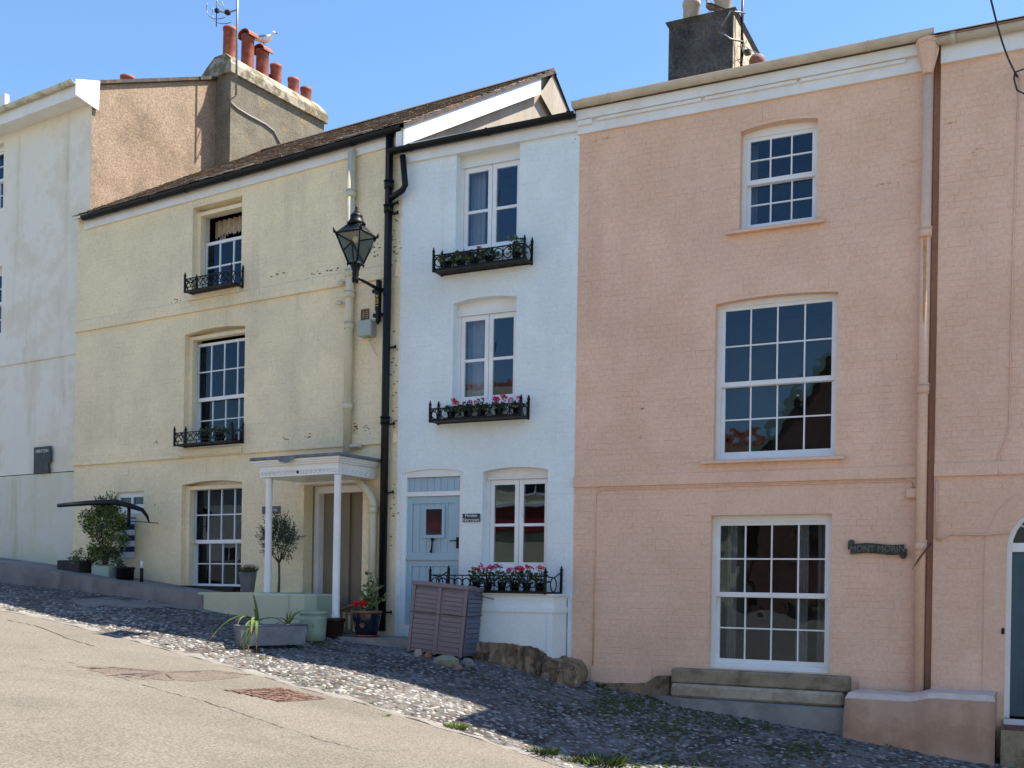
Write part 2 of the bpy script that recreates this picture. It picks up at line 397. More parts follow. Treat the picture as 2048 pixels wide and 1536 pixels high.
# ------------------------------------------------------------------ plots (street lines)
def on_line(px, Y):
    d = ray(px, Y_HOR); return d.x*Y, Y
_b0 = Plot(26.3, *on_line(865, 15.5), 0)
_v = _b0.w(_b0.p(791, 1171)[0]); BH = Plot(26.3, _v.x, _v.y, -1.3)
BW = BH.p(1145, 1171)[0]
_v = BH.w(BW); PH = Plot(26.3, _v.x, _v.y, -1.7)
PW = PH.p(1850, 1171)[0]
_v = PH.w(PH.p(1866, 1171)[0], -0.06); RH = Plot(26.0, _v.x, _v.y, -1.9)
_t = Plot(32.0, BH.o.x, BH.o.y, 0); _x = _t.p(144, 1171)[0]; YW = -_x
_v = _t.w(_x); YHS = Plot(32.0, _v.x, _v.y, -0.7)
WH = Plot(32.8, _v.x, _v.y, -0.2)
WH.o = WH.o + WH.b*0.27

# ------------------------------------------------------------------ ground
SE = [(-16, 2.3), (-4.6, 2.38), (-2.6, 2.78), (-0.2, 3.25), (1.2, 3.6), (3.0, 3.7), (40, 3.7)]
def interp(tab, t):
    if t <= tab[0][0]: return tab[0][1]
    for (a, b), (c_, d) in zip(tab, tab[1:]):
        if t <= c_: return b + (d-b)*(t-a)/(c_-a)
    return tab[-1][1]
def st(t, s): return BH.o + BH.u*t - BH.b*s
ZE = []
for px, py in ((0, 1220), (110, 1243), (230, 1272), (500, 1345), (700, 1400), (950, 1475), (1130, 1536)):
    # walk along the ray's ground line to the edge curve
    d = ray(px, py)
    best = None
    for i in range(4000):
        k = 6 + i*0.004
        w = d*k - BH.o; t, s_ = w.dot(BH.u), -w.dot(BH.b)
        e = abs(s_ - interp(SE, t))
        if best is None or e < best[0]: best = (e, t, k*d.z)
    ZE.append((best[1], best[2]))
a, b = ZE[0], ZE[-1]
ZE = [(-60, a[1]+1.6), (a[0]-5, a[1]+0.55)] + ZE + [(b[0]+3, b[1]-0.40), (60, b[1]-3.0)]
# inner edge of the pavement at the foot of walls and steps: (t, s, z)
INNER = [(-60, 0.1, 2.6), (-16, 0.1, 0.75), (-8.31, .13, -.089), (-6.05, .35, -.205), (-4.78, .48, -.289), (-3.53, .6, -.405), (-3.09, .65, -.441), (-1.83, .75, -.557), (-.9, 1.07, -.68), (-.58, 1.15, -.79), (.06, .85, -.85), (.85, 1.0, -.89), (1.75, .8, -1.005), (2.47, .55, -1.131), (3.09, .15, -1.259), (3.24, .05, -1.308), (4.2, .05, -1.41), (5.38, .5, -1.56), (6.5, .55, -1.67), (7.37, .65, -1.783), (8.06, .65, -1.844), (12, .6, -2.2), (60, .6, -5)]
SI = [(p[0], p[1]) for p in INNER]; ZI = [(p[0], p[2]) for p in INNER]
def gz(t, s):
    se = interp(SE, t); ze = interp(ZE, t)
    if s >= se: return ze + 0.03*(s-se)
    si = interp(SI, t); zi = interp(ZI, t)
    return zi + (ze-zi)*max(0.0, s-si)/(se-si)
def tsof(w):
    d = w - BH.o; return d.dot(BH.u), -d.dot(BH.b)
def ground_hit(px, py):
    d = ray(px, py); k = 5.0
    while k < 30:
        w = d*k
        if w.z <= gz(*tsof(Vector((w.x, w.y, 0)))): return Vector(w)
        k += 0.01
    return Vector(d*15)
def gpoint(t, s, dz=0.0):
    v = st(t, s); return Vector((v.x, v.y, gz(t, s)+dz))

def grid(name, m, ts, sfun, ns, dz=0.0, rough=0.0):
    b = MB(); ts = list(ts)
    for t in ts:
        s0, s1 = sfun(t)
        for j in range(ns+1):
            s_ = s0 + (s1-s0)*j/ns; b.v.append(tuple(gpoint(t, s_, dz + rough*(random.random()-.5))))
    n = ns+1
    for i in range(len(ts)-1):
        for j in range(ns): b.f.append((i*n+j, (i+1)*n+j, (i+1)*n+j+1, i*n+j+1)[::-1]); b.mi.append(0); b.sm.append(True)
    return b.build(name, m)
def frange(a, b, d):
    n = max(1, int(round((b-a)/d))); return [a + (b-a)*i/n for i in range(n+1)]

gnd = MB().box(-1500, 1500, -1500, 1500, -9.2, -9.0).build('ground', M('far_ground', (0.12, 0.11, 0.08), 0.95, 0.2, 0.05))
gnd['kind'] = 'structure'
road = grid('road', ASPH, sorted(set(frange(-40, 40, 0.5) + [p[0] for p in ZE if -40 < p[0] < 40] + [p[0] for p in SE if -40 < p[0] < 40])), lambda t: (interp(SE, t), 21.0), 28)
road['kind'] = 'structure'
cobbled = grid('cobbled_pavement', MORT, frange(-16, 14, 0.15), lambda t: (-1.0, interp(SE, t)+0.02), 22, 0.004, 0.006)
cobbled['kind'] = 'structure'
kerb = grid('kerb', CEM, frange(-16, 4.0, 0.12), lambda t: (interp(SE, t)-0.05-0.045*math.sin(t*5)-0.03*math.sin(t*17)-0.02*math.sin(t*41), interp(SE, t)+0.03+0.02*math.sin(t*9)+0.012*math.sin(t*31)), 2, 0.014, 0.006)
kerb['kind'] = 'structure'
for i_, v_ in enumerate(kerb.data.vertices):
    if i_ % 3 == 2: v_.co.z -= 0.0125

# cobbles -----------------------------------------------------------
def cobble_mesh(k, m):
    r = random.Random(k); n = 7; b = MB(); ring = []
    for j in range(n):
        q = 2*math.pi*j/n + r.uniform(-.2, .2); ring.append((math.cos(q)*r.uniform(.42, .54), math.sin(q)*r.uniform(.42, .54)))
    vs = [(x, y, -0.25) for x, y in ring] + [(x*.86, y*.86, 0.62) for x, y in ring] + [(r.uniform(-.1, .1), r.uniform(-.1, .1), 1.0)]
    fs = [(j, (j+1) % n, n+(j+1) % n, n+j) for j in range(n)] + [(n+j, n+(j+1) % n, 2*n) for j in range(n)]
    b.add(vs, fs, 0, True); return b.mesh('cobble', m)
cob_base = [cobble_mesh(k*10+i, COB[i]) for i in range(6) for k in range(3)]
def cob_pick(t, s, big):
    if big: w = (1, 4, 6, 2.5, .5, 0.5)
    elif t > 3.0: w = (5, 5, 3, 1.5, 0.8, 2)
    elif t < -0.5: w = (4, 4, 1.4, 3, .5, 4)
    else: w = (5, 5, 1.6, 2.4, .7, 3)
    return random.choices(range(6), w)[0]*3 + random.randrange(3)
items = []
t = -12.5
while t < 9.5:
    near = t > 0
    ct = 0.082
    s_ = 0.0 if t > -1 else (-0.15*(t+1) if t < -1 else 0)
    s_ = max(-0.8, -0.10*abs(min(t, 0)))
    se = interp(SE, t)
    while s_ < se-0.03:
        d_edge = se - s_
        big = d_edge < 0.95 and t < 3.4
        cs = 0.082 if big else 0.058
        if random.random() > (0.10 if big else 0.14) + (0.25 if math.sin(t*1.7+s_*2.1)*math.cos(s_*1.3-t*.8) > 0.72 else 0):
            tt = t + random.uniform(-.035, .035) + (0.05 if int(s_/cs) % 2 else 0); ss = min(se-0.06, s_ + random.uniform(-.015, .015))
            L = random.uniform(.035, .095)*(1.35 if big and random.random() < .25 else 1); Wd = random.uniform(.026, .058)*(1.2 if big else 1)
            h = random.uniform(.001, .010)*(1.5 if big else 1)
            p = gpoint(tt, ss, 0.006)
            dx = (gz(tt+.05, ss)-gz(tt-.05, ss))/.1; dy = -(gz(tt, ss+.05)-gz(tt, ss-.05))/.1
            nrm = (Vector((0, 0, 1)) - BH.u*dx - BH.b*dy).normalized()
            nrm = (nrm + Vector((random.uniform(-.12, .12), random.uniform(-.12, .12), 0))).normalized()
            ax = (BH.u*math.cos(q := random.gauss(0, .35)) + BH.b*math.sin(q)); ax = (ax - nrm*ax.dot(nrm)).normalized(); ay = nrm.cross(ax)
            m = Matrix(((ax.x*L, ay.x*Wd, nrm.x*h, p.x), (ax.y*L, ay.y*Wd, nrm.y*h, p.y), (ax.z*L, ay.z*Wd, nrm.z*h, p.z), (0, 0, 0, 1)))
            items.append((m, cob_pick(tt, ss, big)))
        s_ += cs
    t += ct
pieces('cobble', cobbled, items, cob_base, 300, 'small_cobbles')

# ------------------------------------------------------------------ brickwork
def brick_mesh(k, m):
    r = random.Random(100+k); b = MB()
    def j(a): return r.uniform(-a, a)
    bk = [(-.5, 0, -.5), (.5, 0, -.5), (.5, 0, .5), (-.5, 0, .5)]
    fr = [(-.488+j(.01), -1+j(.6), -.445+j(.045)), (.488+j(.01), -1+j(.6), -.445+j(.045)), (.488+j(.01), -1+j(.6), .445+j(.045)), (-.488+j(.01), -1+j(.6), .445+j(.045))]
    b.add(bk+fr, [(4, 5, 6, 7), (0, 1, 5, 4), (1, 2, 6, 5), (2, 3, 7, 6), (3, 0, 4, 7)])
    return b.mesh('brick', m)

def brick_wall(root, m, x0, x1, z0, ztop, holes, bands=(), proud=0.0034, y=0.0, skipf=None):
    base = [brick_mesh(k, m) for k in range(10)]
    items = []
    def put(xa, xb, zc, h, rot=0.0):
        if xb-xa < 0.03: return
        d = proud*random.uniform(.55, 1.45)
        mm = Matrix.Translation(((xa+xb)/2, y+0.0005, zc)) @ Matrix.Rotation(random.gauss(0, .004)+rot, 4, 'Y') @ Matrix.Diagonal((xb-xa-.0015, d, h-.003, 1))
        items.append((mm, random.randrange(10)))
    cz = 0.0755; row = int(z0/cz)
    arches = []
    for (a, b, c_, d_, rise) in holes:
        arches.append((a-.06, b+.06, d_+rise*0.3, d_+0.235))
        n = max(4, int((b-a+.1)/.078)); w = (b-a+.1)/n
        for i in range(n):
            xm = a-.05+w*(i+.5); f = (xm-(a+b)/2)/((b-a)/2); zz = d_ + 0.5*rise*(1-f*f) + .118
            if zz > ztop(xm)-.12: continue
            put(xm-.108, xm+.108, zz, w, math.pi/2 + f*.10)
    while row*cz < ztop((x0+x1)/2)+.5:
        zc = row*cz + cz/2 + random.uniform(-.002, .002)
        x = x0 - (0.17 if row % 2 else 0.0) - random.uniform(0, .03); hd = row % 3 == 0
        while x < x1:
            L = (0.112 if hd else 0.228)*random.uniform(.97, 1.03); hd = (not hd) if row % 4 else False
            xa, xb = max(x, x0), min(x+L, x1); x += L
            if xb <= xa or zc+cz/2 > ztop(xa) or zc+cz/2 > ztop(xb): continue
            ok = True
            for (ba, bb, bc, bd) in bands:
                if xb > ba and xa < bb and zc+.035 > bc and zc-.035 < bd: ok = False
            for (ba, bb, bc, bd) in arches:
                if xb > ba+.02 and xa < bb-.02 and zc+.03 > bc and zc-.03 < bd: ok = False
            for (a, b, c_, d_, rise) in holes:
                if zc+.037 > c_ and zc-.03 < d_+rise*.5:
                    if xa >= a and xb <= b: ok = False
                    elif xa < a < xb: xb = a
                    elif xa < b < xb: xa = b
            if skipf and skipf(xa, xb, zc): ok = False
            if ok: put(xa, xb, zc, cz)
        row += 1
    pieces('brick', root, items, base, 300, 'brickwork')

def wall_front(root, m, x0, x1, z0, ztop, holes, reveal, y=0.0, name='wall', rmats=None):
    """front skin with real openings, arched heads and reveals"""
    b = MB()
    xs = sorted(set([x0, x1] + [v for h in holes for v in h[:2]])); zs = sorted(set([z0] + [v for h in holes for v in (h[2], h[3])]))
    def inside(xa, xb, za, zb):
        xm, zm = (xa+xb)/2, (za+zb)/2
        return any(h[0] < xm < h[1] and h[2] < zm < h[3] for h in holes)
    for xa, xb in zip(xs, xs[1:]):
        zz = [z for z in zs] + [None]
        for za, zb in zip(zz, zz[1:]):
            t0, t1 = (ztop(xa), ztop(xb)) if zb is None else (zb, zb)
            if zb is not None and inside(xa, xb, za, zb): continue
            b.quad((xa, y, za), (xb, y, za), (xb, y, t1), (xa, y, t0))
    for (a, bb, c_, d_, rise) in holes:
        r = reveal
        b.quad((a, y, c_), (a, y+r, c_), (a, y+r, d_), (a, y, d_))
        b.quad((bb, y, d_), (bb, y+r, d_), (bb, y+r, c_), (bb, y, c_))
        b.quad((a, y+r, c_), (a, y, c_), (bb, y, c_), (bb, y+r, c_))
        if rise <= 0: b.quad((a, y, d_), (a, y+r, d_), (bb, y+r, d_), (bb, y, d_))
        else:
            n = 8
            for i in range(n):
                f0, f1 = i/n*2-1, (i+1)/n*2-1
                xa, xb = a+(bb-a)*i/n, a+(bb-a)*(i+1)/n
                za, zb = d_-rise*f0*f0, d_-rise*f1*f1
                b.quad((xa, y, za), (xb, y, zb), (xb, y, d_+.0), (xa, y, d_+.0))
                b.quad((xa, y, za), (xa, y+r, za), (xb, y+r, zb), (xb, y, zb))
    return b.build(name, m, root)

def house_shell(root, m, x0, x1, zb, ze, depth, side=0.0):
    b = MB(); b.box(x0, x0+.15, .02, depth, zb, ze); b.box(x1-.15, x1, .02, depth, zb, ze); b.box(x0+.15, x1-.15, depth-.15, depth, zb, ze)
    return b.build('rear_wall', m, root)

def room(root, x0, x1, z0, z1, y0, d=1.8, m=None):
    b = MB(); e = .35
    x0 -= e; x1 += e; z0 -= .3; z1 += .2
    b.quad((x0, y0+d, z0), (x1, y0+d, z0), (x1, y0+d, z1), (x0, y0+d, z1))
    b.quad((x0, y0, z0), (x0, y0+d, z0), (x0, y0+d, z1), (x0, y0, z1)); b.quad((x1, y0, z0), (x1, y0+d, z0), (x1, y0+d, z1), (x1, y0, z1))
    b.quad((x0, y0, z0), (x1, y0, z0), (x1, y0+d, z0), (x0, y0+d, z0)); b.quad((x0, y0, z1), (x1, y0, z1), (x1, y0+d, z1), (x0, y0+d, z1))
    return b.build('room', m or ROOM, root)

def frame_ring(b, x0, x1, z0, z1, y0, y1, w, wt=None, wb=None):
    wt = wt or w; wb = wb or w
    b.box(x0, x0+w, y0, y1, z0, z1); b.box(x1-w, x1, y0, y1, z0, z1)
    b.box(x0+w, x1-w, y0, y1, z1-wt, z1); b.box(x0+w, x1-w, y0, y1, z0, z0+wb)

def pane_at(parent, x0, x1, z0, z1, y, gm, th=.004):
    b = MB(); b.box(x0-.004, x1+.004, y, y+th, z0-.004, z1+.004)
    o = b.build('pane', gm, parent); o.rotation_euler = (0, 0, 0); return o

def sash(win, x0, x1, z0, z1, y, nx, nz, gm, st_=.042, top=.045, bot=.06, bar=.018, name='sash'):
    b = MB(); d = .038
    frame_ring(b, x0, x1, z0, z1, y, y+d, st_, top, bot)
    gx0, gx1, gz0, gz1 = x0+st_, x1-st_, z0+bot, z1-top
    pw = (gx1-gx0-bar*(nx-1))/nx; ph = (gz1-gz0-bar*(nz-1))/nz
    for i in range(1, nx):
        xa = gx0+i*pw+(i-1)*bar; b.box(xa, xa+bar, y+.004, y+d-.006, gz0, gz1)
    for k in range(1, nz):
        za = gz0+k*ph+(k-1)*bar
        for i in range(nx):
            xa = gx0+i*(pw+bar); b.box(xa, xa+pw, y+.004, y+d-.006, za, za+bar)
    b.build(name, WHITE, win)
    for k in range(nz):
        for i in range(nx):
            xa, za = gx0+i*(pw+bar), gz0+k*(ph+bar); pane_at(win, xa, xa+pw, za, za+ph, y+.018, gm)

def curtain(win, x0, x1, z0, z1, y, m=None, waves=5, amp=.025, name='curtain', ragged=0.0):
    b = MB(); n = waves*8
    for i in range(n+1):
        f = i/n; x = x0+(x1-x0)*f; yy = y+amp*math.sin(f*waves*2*math.pi)
        b.v += [(x, yy, z0 + ragged*random.random()), (x, yy, z1)]
    for i in range(n): b.f.append((2*i, 2*i+2, 2*i+3, 2*i+1)); b.mi.append(0); b.sm.append(True)
    return b.build(name, m or CURT, win)

def quadrect(h, tl, tr, bl, br, y=0.0):
    a, b_, c_, d = h.p(*tl, y), h.p(*tr, y), h.p(*bl, y), h.p(*br, y)
    return (a[0]+c_[0])/2, (b_[0]+d[0])/2, (c_[1]+d[1])/2, (a[1]+b_[1])/2

def gutter(parent, p0, p1, y, r, m, brackets=(), name='gutter', bm=None):
    b = MB(); n = 8
    prof = [(y + r*math.cos(math.pi+math.pi*i/n), r*math.sin(math.pi+math.pi*i/n)) for i in range(n+1)]
    prof += [(y + (r-.008)*math.cos(2*math.pi-math.pi*i/n), (r-.008)*math.sin(2*math.pi-math.pi*i/n)+.002) for i in range(n+1)]
    b.extr(prof, p0, p1, 0, False)
    o = b.build(name, m, parent)
    for f in brackets:
        q = MB(); x = p0[0]+(p1[0]-p0[0])*f; z = p0[1]+(p1[1]-p0[1])*f
        pr = [(y + (r+.006)*math.cos(math.pi+math.pi*i/n), (r+.006)*math.sin(math.pi+math.pi*i/n)) for i in range(n+1)] + [(y+r+.02, 0), (y+r+.02, .03), (y+r*.2, -r*.6)][:2]
        q.extr([(y-r-.008, .01)] + pr[:9] + [(y+r+.05, .0), (y+r+.05, -.03)], (x-.015, z), (x+.015, z))
        q.build('gutter_bracket', bm or m, o)
    return o

def downpipe(parent, pts, r, m, collars=(), name='downpipe', clips=(), cm=None):
    b = MB(); b.tube(pts, r, 12)
    for i, (x, y, z) in enumerate(collars): b.tube([(x, y, z-.05), (x, y, z+.05)], r*1.22, 12); b.tube([(x, y, z+.05), (x, y, z+.065)], r*1.35, 12)
    o = b.build(name, m, parent)
    for (x, y, z) in clips:
        q = MB(); q.box(x, x+.10, y+.0, y+.05, z-.012, z+.012); q.tube([(x+.10, y+.02, z-.015), (x+.10, y+.02, z+.03)], .014, 6)
        q.build('pipe_clip', cm or m, o)
    return o

# ================================================================== PINK HOUSE
pink = PH.empty('terraced_house'); tag(pink, 'tall pink painted brick house with three multi-paned sash windows', 'house')
P = PH.p
cornL, cornR = P(1160, 272), P(1845, 143)
CZ = (cornL[1]+cornR[1])/2
p1 = quadrect(PH, (1482, 256), (1637, 227), (1478, 462), (1632, 441)); p2 = quadrect(PH, (1430, 604), (1677, 577), (1428, 922), (1671, 911)); p3 = quadrect(PH, (1422, 1032), (1665, 1026), (1417, 1338), (1657, 1345))
P1, P2, P3 = (p1[0], p1[1], p1[2], p1[3], .05), (p2[0], p2[1], p2[2], p2[3]+.01, .045), (p3[0], p3[1], p3[2], p3[3], .0)
sb, sT = P(1500, 965)[1], P(1500, 943)[1]
pt = lambda x: CZ+.02
wall_front(pink, PINK, 0, PW, -.6, lambda x: CZ+.5, [P1, P2, P3], .13)
zpl = P(1260, 1336)[1]
brick_wall(pink, PINK, 0, PW, zpl+.02, pt, [P1, P2, P3], [(0, PW, sb-.01, sT+.01)])
b = MB(); b.extr([(-.035, 0), (0, 0), (0, sT-sb), (-.03, sT-sb), (-.035, sT-sb-.015)], (0, sb), (PW, sb)); b.build('string_course', PINK, pink)
for xa, xb in ((.30, P3[0]-.75), (P3[1]+.35, PW-.02)):
    b = MB(); b.box(xa, xb, -.03, 0.0, zpl-.6, zpl); b.build('plinth', PINK, pink)
house_shell(pink, PINK, 0.0, PW, -.6, CZ+.3, 8.0)
def sash_window(root, H, reveal, nx, nz, gm, head=.0, off=.0, curtains=(), fw=.05, drop=0.0, meet=None, mode=None):
    a, b_, c_, d, rise = H
    w = MB(); y0, y1 = reveal, reveal+.12
    frame_ring(w, a, b_, c_, d, y0, y1, fw, fw+head, .06)
    w.box(a-.0, b_+.0, y0-.03, y0, c_+.0, c_+.035)
    win = w.build('window', WHITE, root)
    xa, xb, za, zb = a+fw, b_-fw, c_+.06, d-fw-head
    mid = meet if meet else (za+zb)/2
    if mode == 'open':      # both sashes stand in the lower half
        zt = mid
        sash(win, xa, xb, za, zt, y0+.02, nx, nz, gm, .05, .05, .05, .025)
        sash(win, xa, xb, za, zt-.06, y0+.07, nx, nz, gm, .05, .05, .05, .025)
    else:
        sash(win, xa, xb, mid-drop-.02, zb-drop, y0+.02, nx, nz, gm)
        sash(win, xa, xb, za, mid+.02, y0+.066, nx, nz, gm)
    for (f0, f1) in curtains:
        curtain(win, xa+(xb-xa)*f0, xa+(xb-xa)*f1, za, zb, y0+.24, CURTD, max(2, int(abs(f1-f0)*12)))
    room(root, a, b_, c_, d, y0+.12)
    return win
sash_window(pink, P1, .13, 3, 2, GLASSW, .05, curtains=((-.03, .10),))
sash_window(pink, P2, .12, 4, 2, GLASSW, .02, meet=P(1555, 760)[1])
sash_window(pink, P3, .10, 4, 2, GLASSW, .03, curtains=((.06, .15), (.69, .80), (.88, .95)), meet=P(1544, 1192)[1])
for (l, r_, tz) in ((P(1455, 471), P(1650, 444), P1[2]), (P(1405, 927), P(1690, 914), P2[2])):
    b = MB(); b.extr([(-.075, -.045), (.05, -.045), (.05, .0), (-.06, -.002), (-.075, -.012)], (l[0], tz), (r_[0], tz)); b.build('window_sill', PINK, pink)
# cornice, gutter
b = MB(); gz0 = CZ
b.extr([(-.04, 0), (.0, 0), (.0, .30), (-.04, .30)], (-.02, gz0), (PW-.05, gz0))
b.extr([(-.10, .17), (-.0402, .17), (-.0402, .30), (-.10, .30)], (-.02, gz0), (PW-.07, gz0))
b.build('cornice', CORN, pink)
b = MB(); n_ = 5
for i in range(3):
    xa = [.28, 1.75, 2.95][i]; xb = [1.70, 2.90, PW-.3][i]
    b.box(xa, xb, -.075, -.0402, gz0+.125, gz0+.165)
b.box(0.0, .2, -.085, -.0402, gz0+.10, gz0+.165)
b.build('cornice_moulding', CORN, pink)
gutter(pink, (-.04, gz0+.37), (PW+.02, gz0+.37), -.17, .072, CREAMG, (.12, .5, .84))
ZR = CZ+.33
b = MB(); RD = 4.2
b.add([(-.05, -.16, ZR+.02), (PW+.1, -.16, ZR+.02), (PW+.1, RD, ZR+1.25), (-.05, RD, ZR+1.25), (-.05, 8.1, ZR), (PW+.1, 8.1, ZR)], [(0, 1, 2, 3), (3, 2, 5, 4)])
b.add([(-.05, -.16, ZR-.02), (PW+.1, -.16, ZR-.02), (-.05, 8.1, ZR-.05), (PW+.1, 8.1, ZR-.05)], [(0, 1, 3, 2)])
proof = b.build('roof', SLATE[1], pink)
# hopper and downpipe
xp = P(1853, 470)[0]; zb_ = P(1840, 1392)[1]
b = MB(); zt = P(1858, 100)[1]; zh = P(1856, 155)[1]
b.lathe([(.055, zh-.02), (.06, zh), (.085, zh+.10), (.115, zh+.22), (.12, zt-.02), (.14, zt), (.14, zt+.04)], 8, xp+.0, -.14, 0, False)
b.build('hopper', PINK, pink)
downpipe(pink, [(xp, -.10, zh), (xp, -.10, zb_-.1)], .056, PINK, [(xp, -.10, P(1848, y_)[1]) for y_ in (472, 782, 1092)])
# recessed slot between the two pink houses
b = MB(); b.box(PW+.002, PW+.30, .16, .2, -.6, CZ+.3); b.build('recess', PINK, pink)
# conduit and little box
b = MB(); zc = P(1500, 972)[1]; xv = P(1192, 1000)[0]; xj = P(1828, 985)[0]
b.tube([(xv, -.012, zpl), (xv, -.012, zc-.08), (xv+.02, -.012, zc-.025), (xv+.08, -.012, zc), (xj-.10, -.012, zc+.01), (xj-.03, -.012, zc-.01), (xj-.01, -.012, zc-.09)], .009, 6)
b.build('conduit', PINK, pink)
jz = P(1828, 987)[1]; b = MB(); b.bbox(xj-.085, xj+.085, -.06, 0, jz-.06, jz+.06, .012); b.build('cable_box', PINK, pink)
# chimney
chx0, chx1 = None, None
CD = 2.6
cA, cB = PH.p(1337, 110, CD), PH.p(1465, 95, CD)
cz1 = (PH.p(1334, 46, CD)[1]+PH.p(1464, 20, CD)[1])/2
b = MB(); b.box(cA[0], cB[0], CD, CD+1.5, CZ, cz1-.06, 0)
b.add([(cA[0]-.05, CD-.05, cz1), (cB[0]+.05, CD-.05, cz1), (cB[0]+.05, CD+1.55, cz1), (cA[0]-.05, CD+1.55, cz1), (cA[0], CD, cz1-.09), (cB[0], CD, cz1-.09), (cB[0], CD+1.5, cz1-.09), (cA[0], CD+1.5, cz1-.09)],
      [(0, 1, 2, 3), (0, 4, 5, 1), (1, 5, 6, 2), (2, 6, 7, 3), (3, 7, 4, 0)], 0)
ch = b.build('chimney', [CHIMD], pink, 'black mossy rendered chimney')
b = MB(); b.box(cB[0], cB[0]+.012, CD+.004, CD+1.496, CZ, cz1-.09); b.build('sunlit_chimney_side', CHIML, ch)  # side skin coloured far paler than the front to show the sun there
for px_, wpx in ((1383, 32), (1445, 32)):
    x_ = PH.p(px_, 20, CD+.35)[0]; r_ = .128
    q = MB(); q.lathe([(r_*1.04, cz1-.02), (r_, cz1+.36), (r_*1.12, cz1+.38), (r_*1.12, cz1+.43), (r_, cz1+.45), (r_*.97, cz1+.7), (r_*.8, cz1+.7), (r_*.8, cz1+.5)], 20, x_, CD+.35, 0, True, False)
    q.build('chimney_pot', BUFF, ch)

# ================================================================== RIGHT PINK HOUSE
rp = RH.empty('terraced_house'); tag(rp, 'pink painted house at the right edge with an arched teal front door', 'house')
R = RH.p
RWD = 6.5
dl = (R(2012, 1250)[0]+R(2012, 1105)[0])/2; dz0 = R(2015, 1437)[1]; zsp = R(2016, 1098)[1]
dw = 1.05; dr = dl+dw; rad = dw/2
ztR = R(1960, 118)[1]
DH = (dl, dr, dz0-.03, zsp, 0.0)
b = MB()
# wall with an arched door opening
n = 14; zc_ = zsp
arc = [(dl+rad-rad*math.cos(math.pi*i/n), zc_+rad*math.sin(math.pi*i/n)) for i in range(n+1)]
b.quad((0, 0, -.7), (dl, 0, -.7), (dl, 0, ztR+.4), (0, 0, ztR+.4)); b.quad((dr, 0, -.7), (RWD, 0, -.7), (RWD, 0, ztR+.4), (dr, 0, ztR+.4))
b.quad((dl, 0, -.7), (dr, 0, -.7), (dr, 0, dz0), (dl, 0, dz0))
for (xa, za), (xb, zb) in zip(arc, arc[1:]):
    b.quad((xa, 0, za), (xb, 0, zb), (xb, 0, ztR+.4), (xa, 0, ztR+.4)); b.quad((xa, 0, za), (xa, .14, za), (xb, .14, zb), (xb, 0, zb))
b.quad((dl, 0, dz0), (dl, .14, dz0), (dl, .14, zsp), (dl, 0, zsp)); b.quad((dr, 0, dz0), (dr, .14, dz0), (dr, .14, zsp), (dr, 0, zsp))
b.quad((0, 0, -.7), (0, .4, -.7), (0, .4, ztR+.4), (0, 0, ztR+.4))
b.build('wall', PINK, rp)
bw = R(1967, 1250)[0]; bwid = dl-bw
rsb, rsT = R(1950, 951)[1], R(1950, 925)[1]
def rskip(xa, xb, zc):
    if xb > bw and xa < dr+bwid and zc < zsp: return True
    if zc >= zsp-.05 and math.hypot((xa+xb)/2-(dl+rad), zc-zsp) < rad+bwid+.1: return True
    return False
brick_wall(rp, PINK, .01, 2.3, .1, lambda x: ztR, [], [(0, 9, rsb-.01, rsT+.01)], skipf=rskip)
b = MB(); b.box(bw, dl-.001, -.012, 0, dz0-.4, zsp); b.box(dr+.001, dr+bwid, -.012, 0, dz0-.4, zsp)
for (xa, za), (xb, zb) in zip(arc, arc[1:]):
    k = (rad+bwid)/rad; cx_ = dl+rad
    o0 = (cx_+(xa-cx_)*k, zc_+(za-zc_)*k); o1 = (cx_+(xb-cx_)*k, zc_+(zb-zc_)*k)
    b.add([(xa, -.012, za), (xb, -.012, zb), (o1[0], -.012, o1[1]), (o0[0], -.012, o0[1]), (o0[0], 0, o0[1]), (o1[0], 0, o1[1])], [(0, 1, 2, 3), (3, 2, 5, 4)])
b.build('door_surround', PINK, rp)
b = MB(); b.extr([(-.035, 0), (0, 0), (0, rsT-rsb), (-.03, rsT-rsb)], (-.0, rsb), (RWD, rsb)); b.build('string_course', PINK, rp)
# door: frame, fanlight, leaf with panels
b = MB(); b.box(dl, dl+.055, .06, .13, dz0, zsp+.0); b.box(dr-.055, dr, .06, .13, dz0, zsp); b.box(dl+.055, dr-.055, .055, .13, zsp-.03, zsp+.07)
for (xa, za), (xb, zb) in zip(arc, arc[1:]):
    k = .9; cx_ = dl+rad; i0 = (cx_+(xa-cx_)*k, zc_+(za-zc_)*k); i1 = (cx_+(xb-cx_)*k, zc_+(zb-zc_)*k)
    b.add([(xa, .06, za), (xb, .06, zb), (i1[0], .06, i1[1]), (i0[0], .06, i0[1]), (i0[0], .13, i0[1]), (i1[0], .13, i1[1])], [(0, 3, 2, 1), (3, 4, 5, 2)])
for a_ in (35, 65, 90, 115, 145):
    q = math.radians(a_); b.tube([(dl+rad+.12*math.cos(q), .09, zsp+.07+.12*math.sin(q)), (dl+rad+.47*math.cos(q), .09, zsp+.0+.47*math.sin(q))], .012, 5)
fr = b.build('door_frame', WHITE, rp)
b = MB(); b.slab([(0, 0)]*3, 0, 0) if False else None
b.add([(x, .10, z) for x, z in arc], [tuple(range(n+1))]); b.build('fanlight_pane', GLASS, fr)
b = MB(); lx0, lx1, lz0, lz1 = dl+.057, dr-.057, dz0+.02, zsp-.032
b.box(lx0, lx1, .10, .14, lz0, lz1)
door = b.build('door', TEAL, rp)
Hh = lz1-lz0
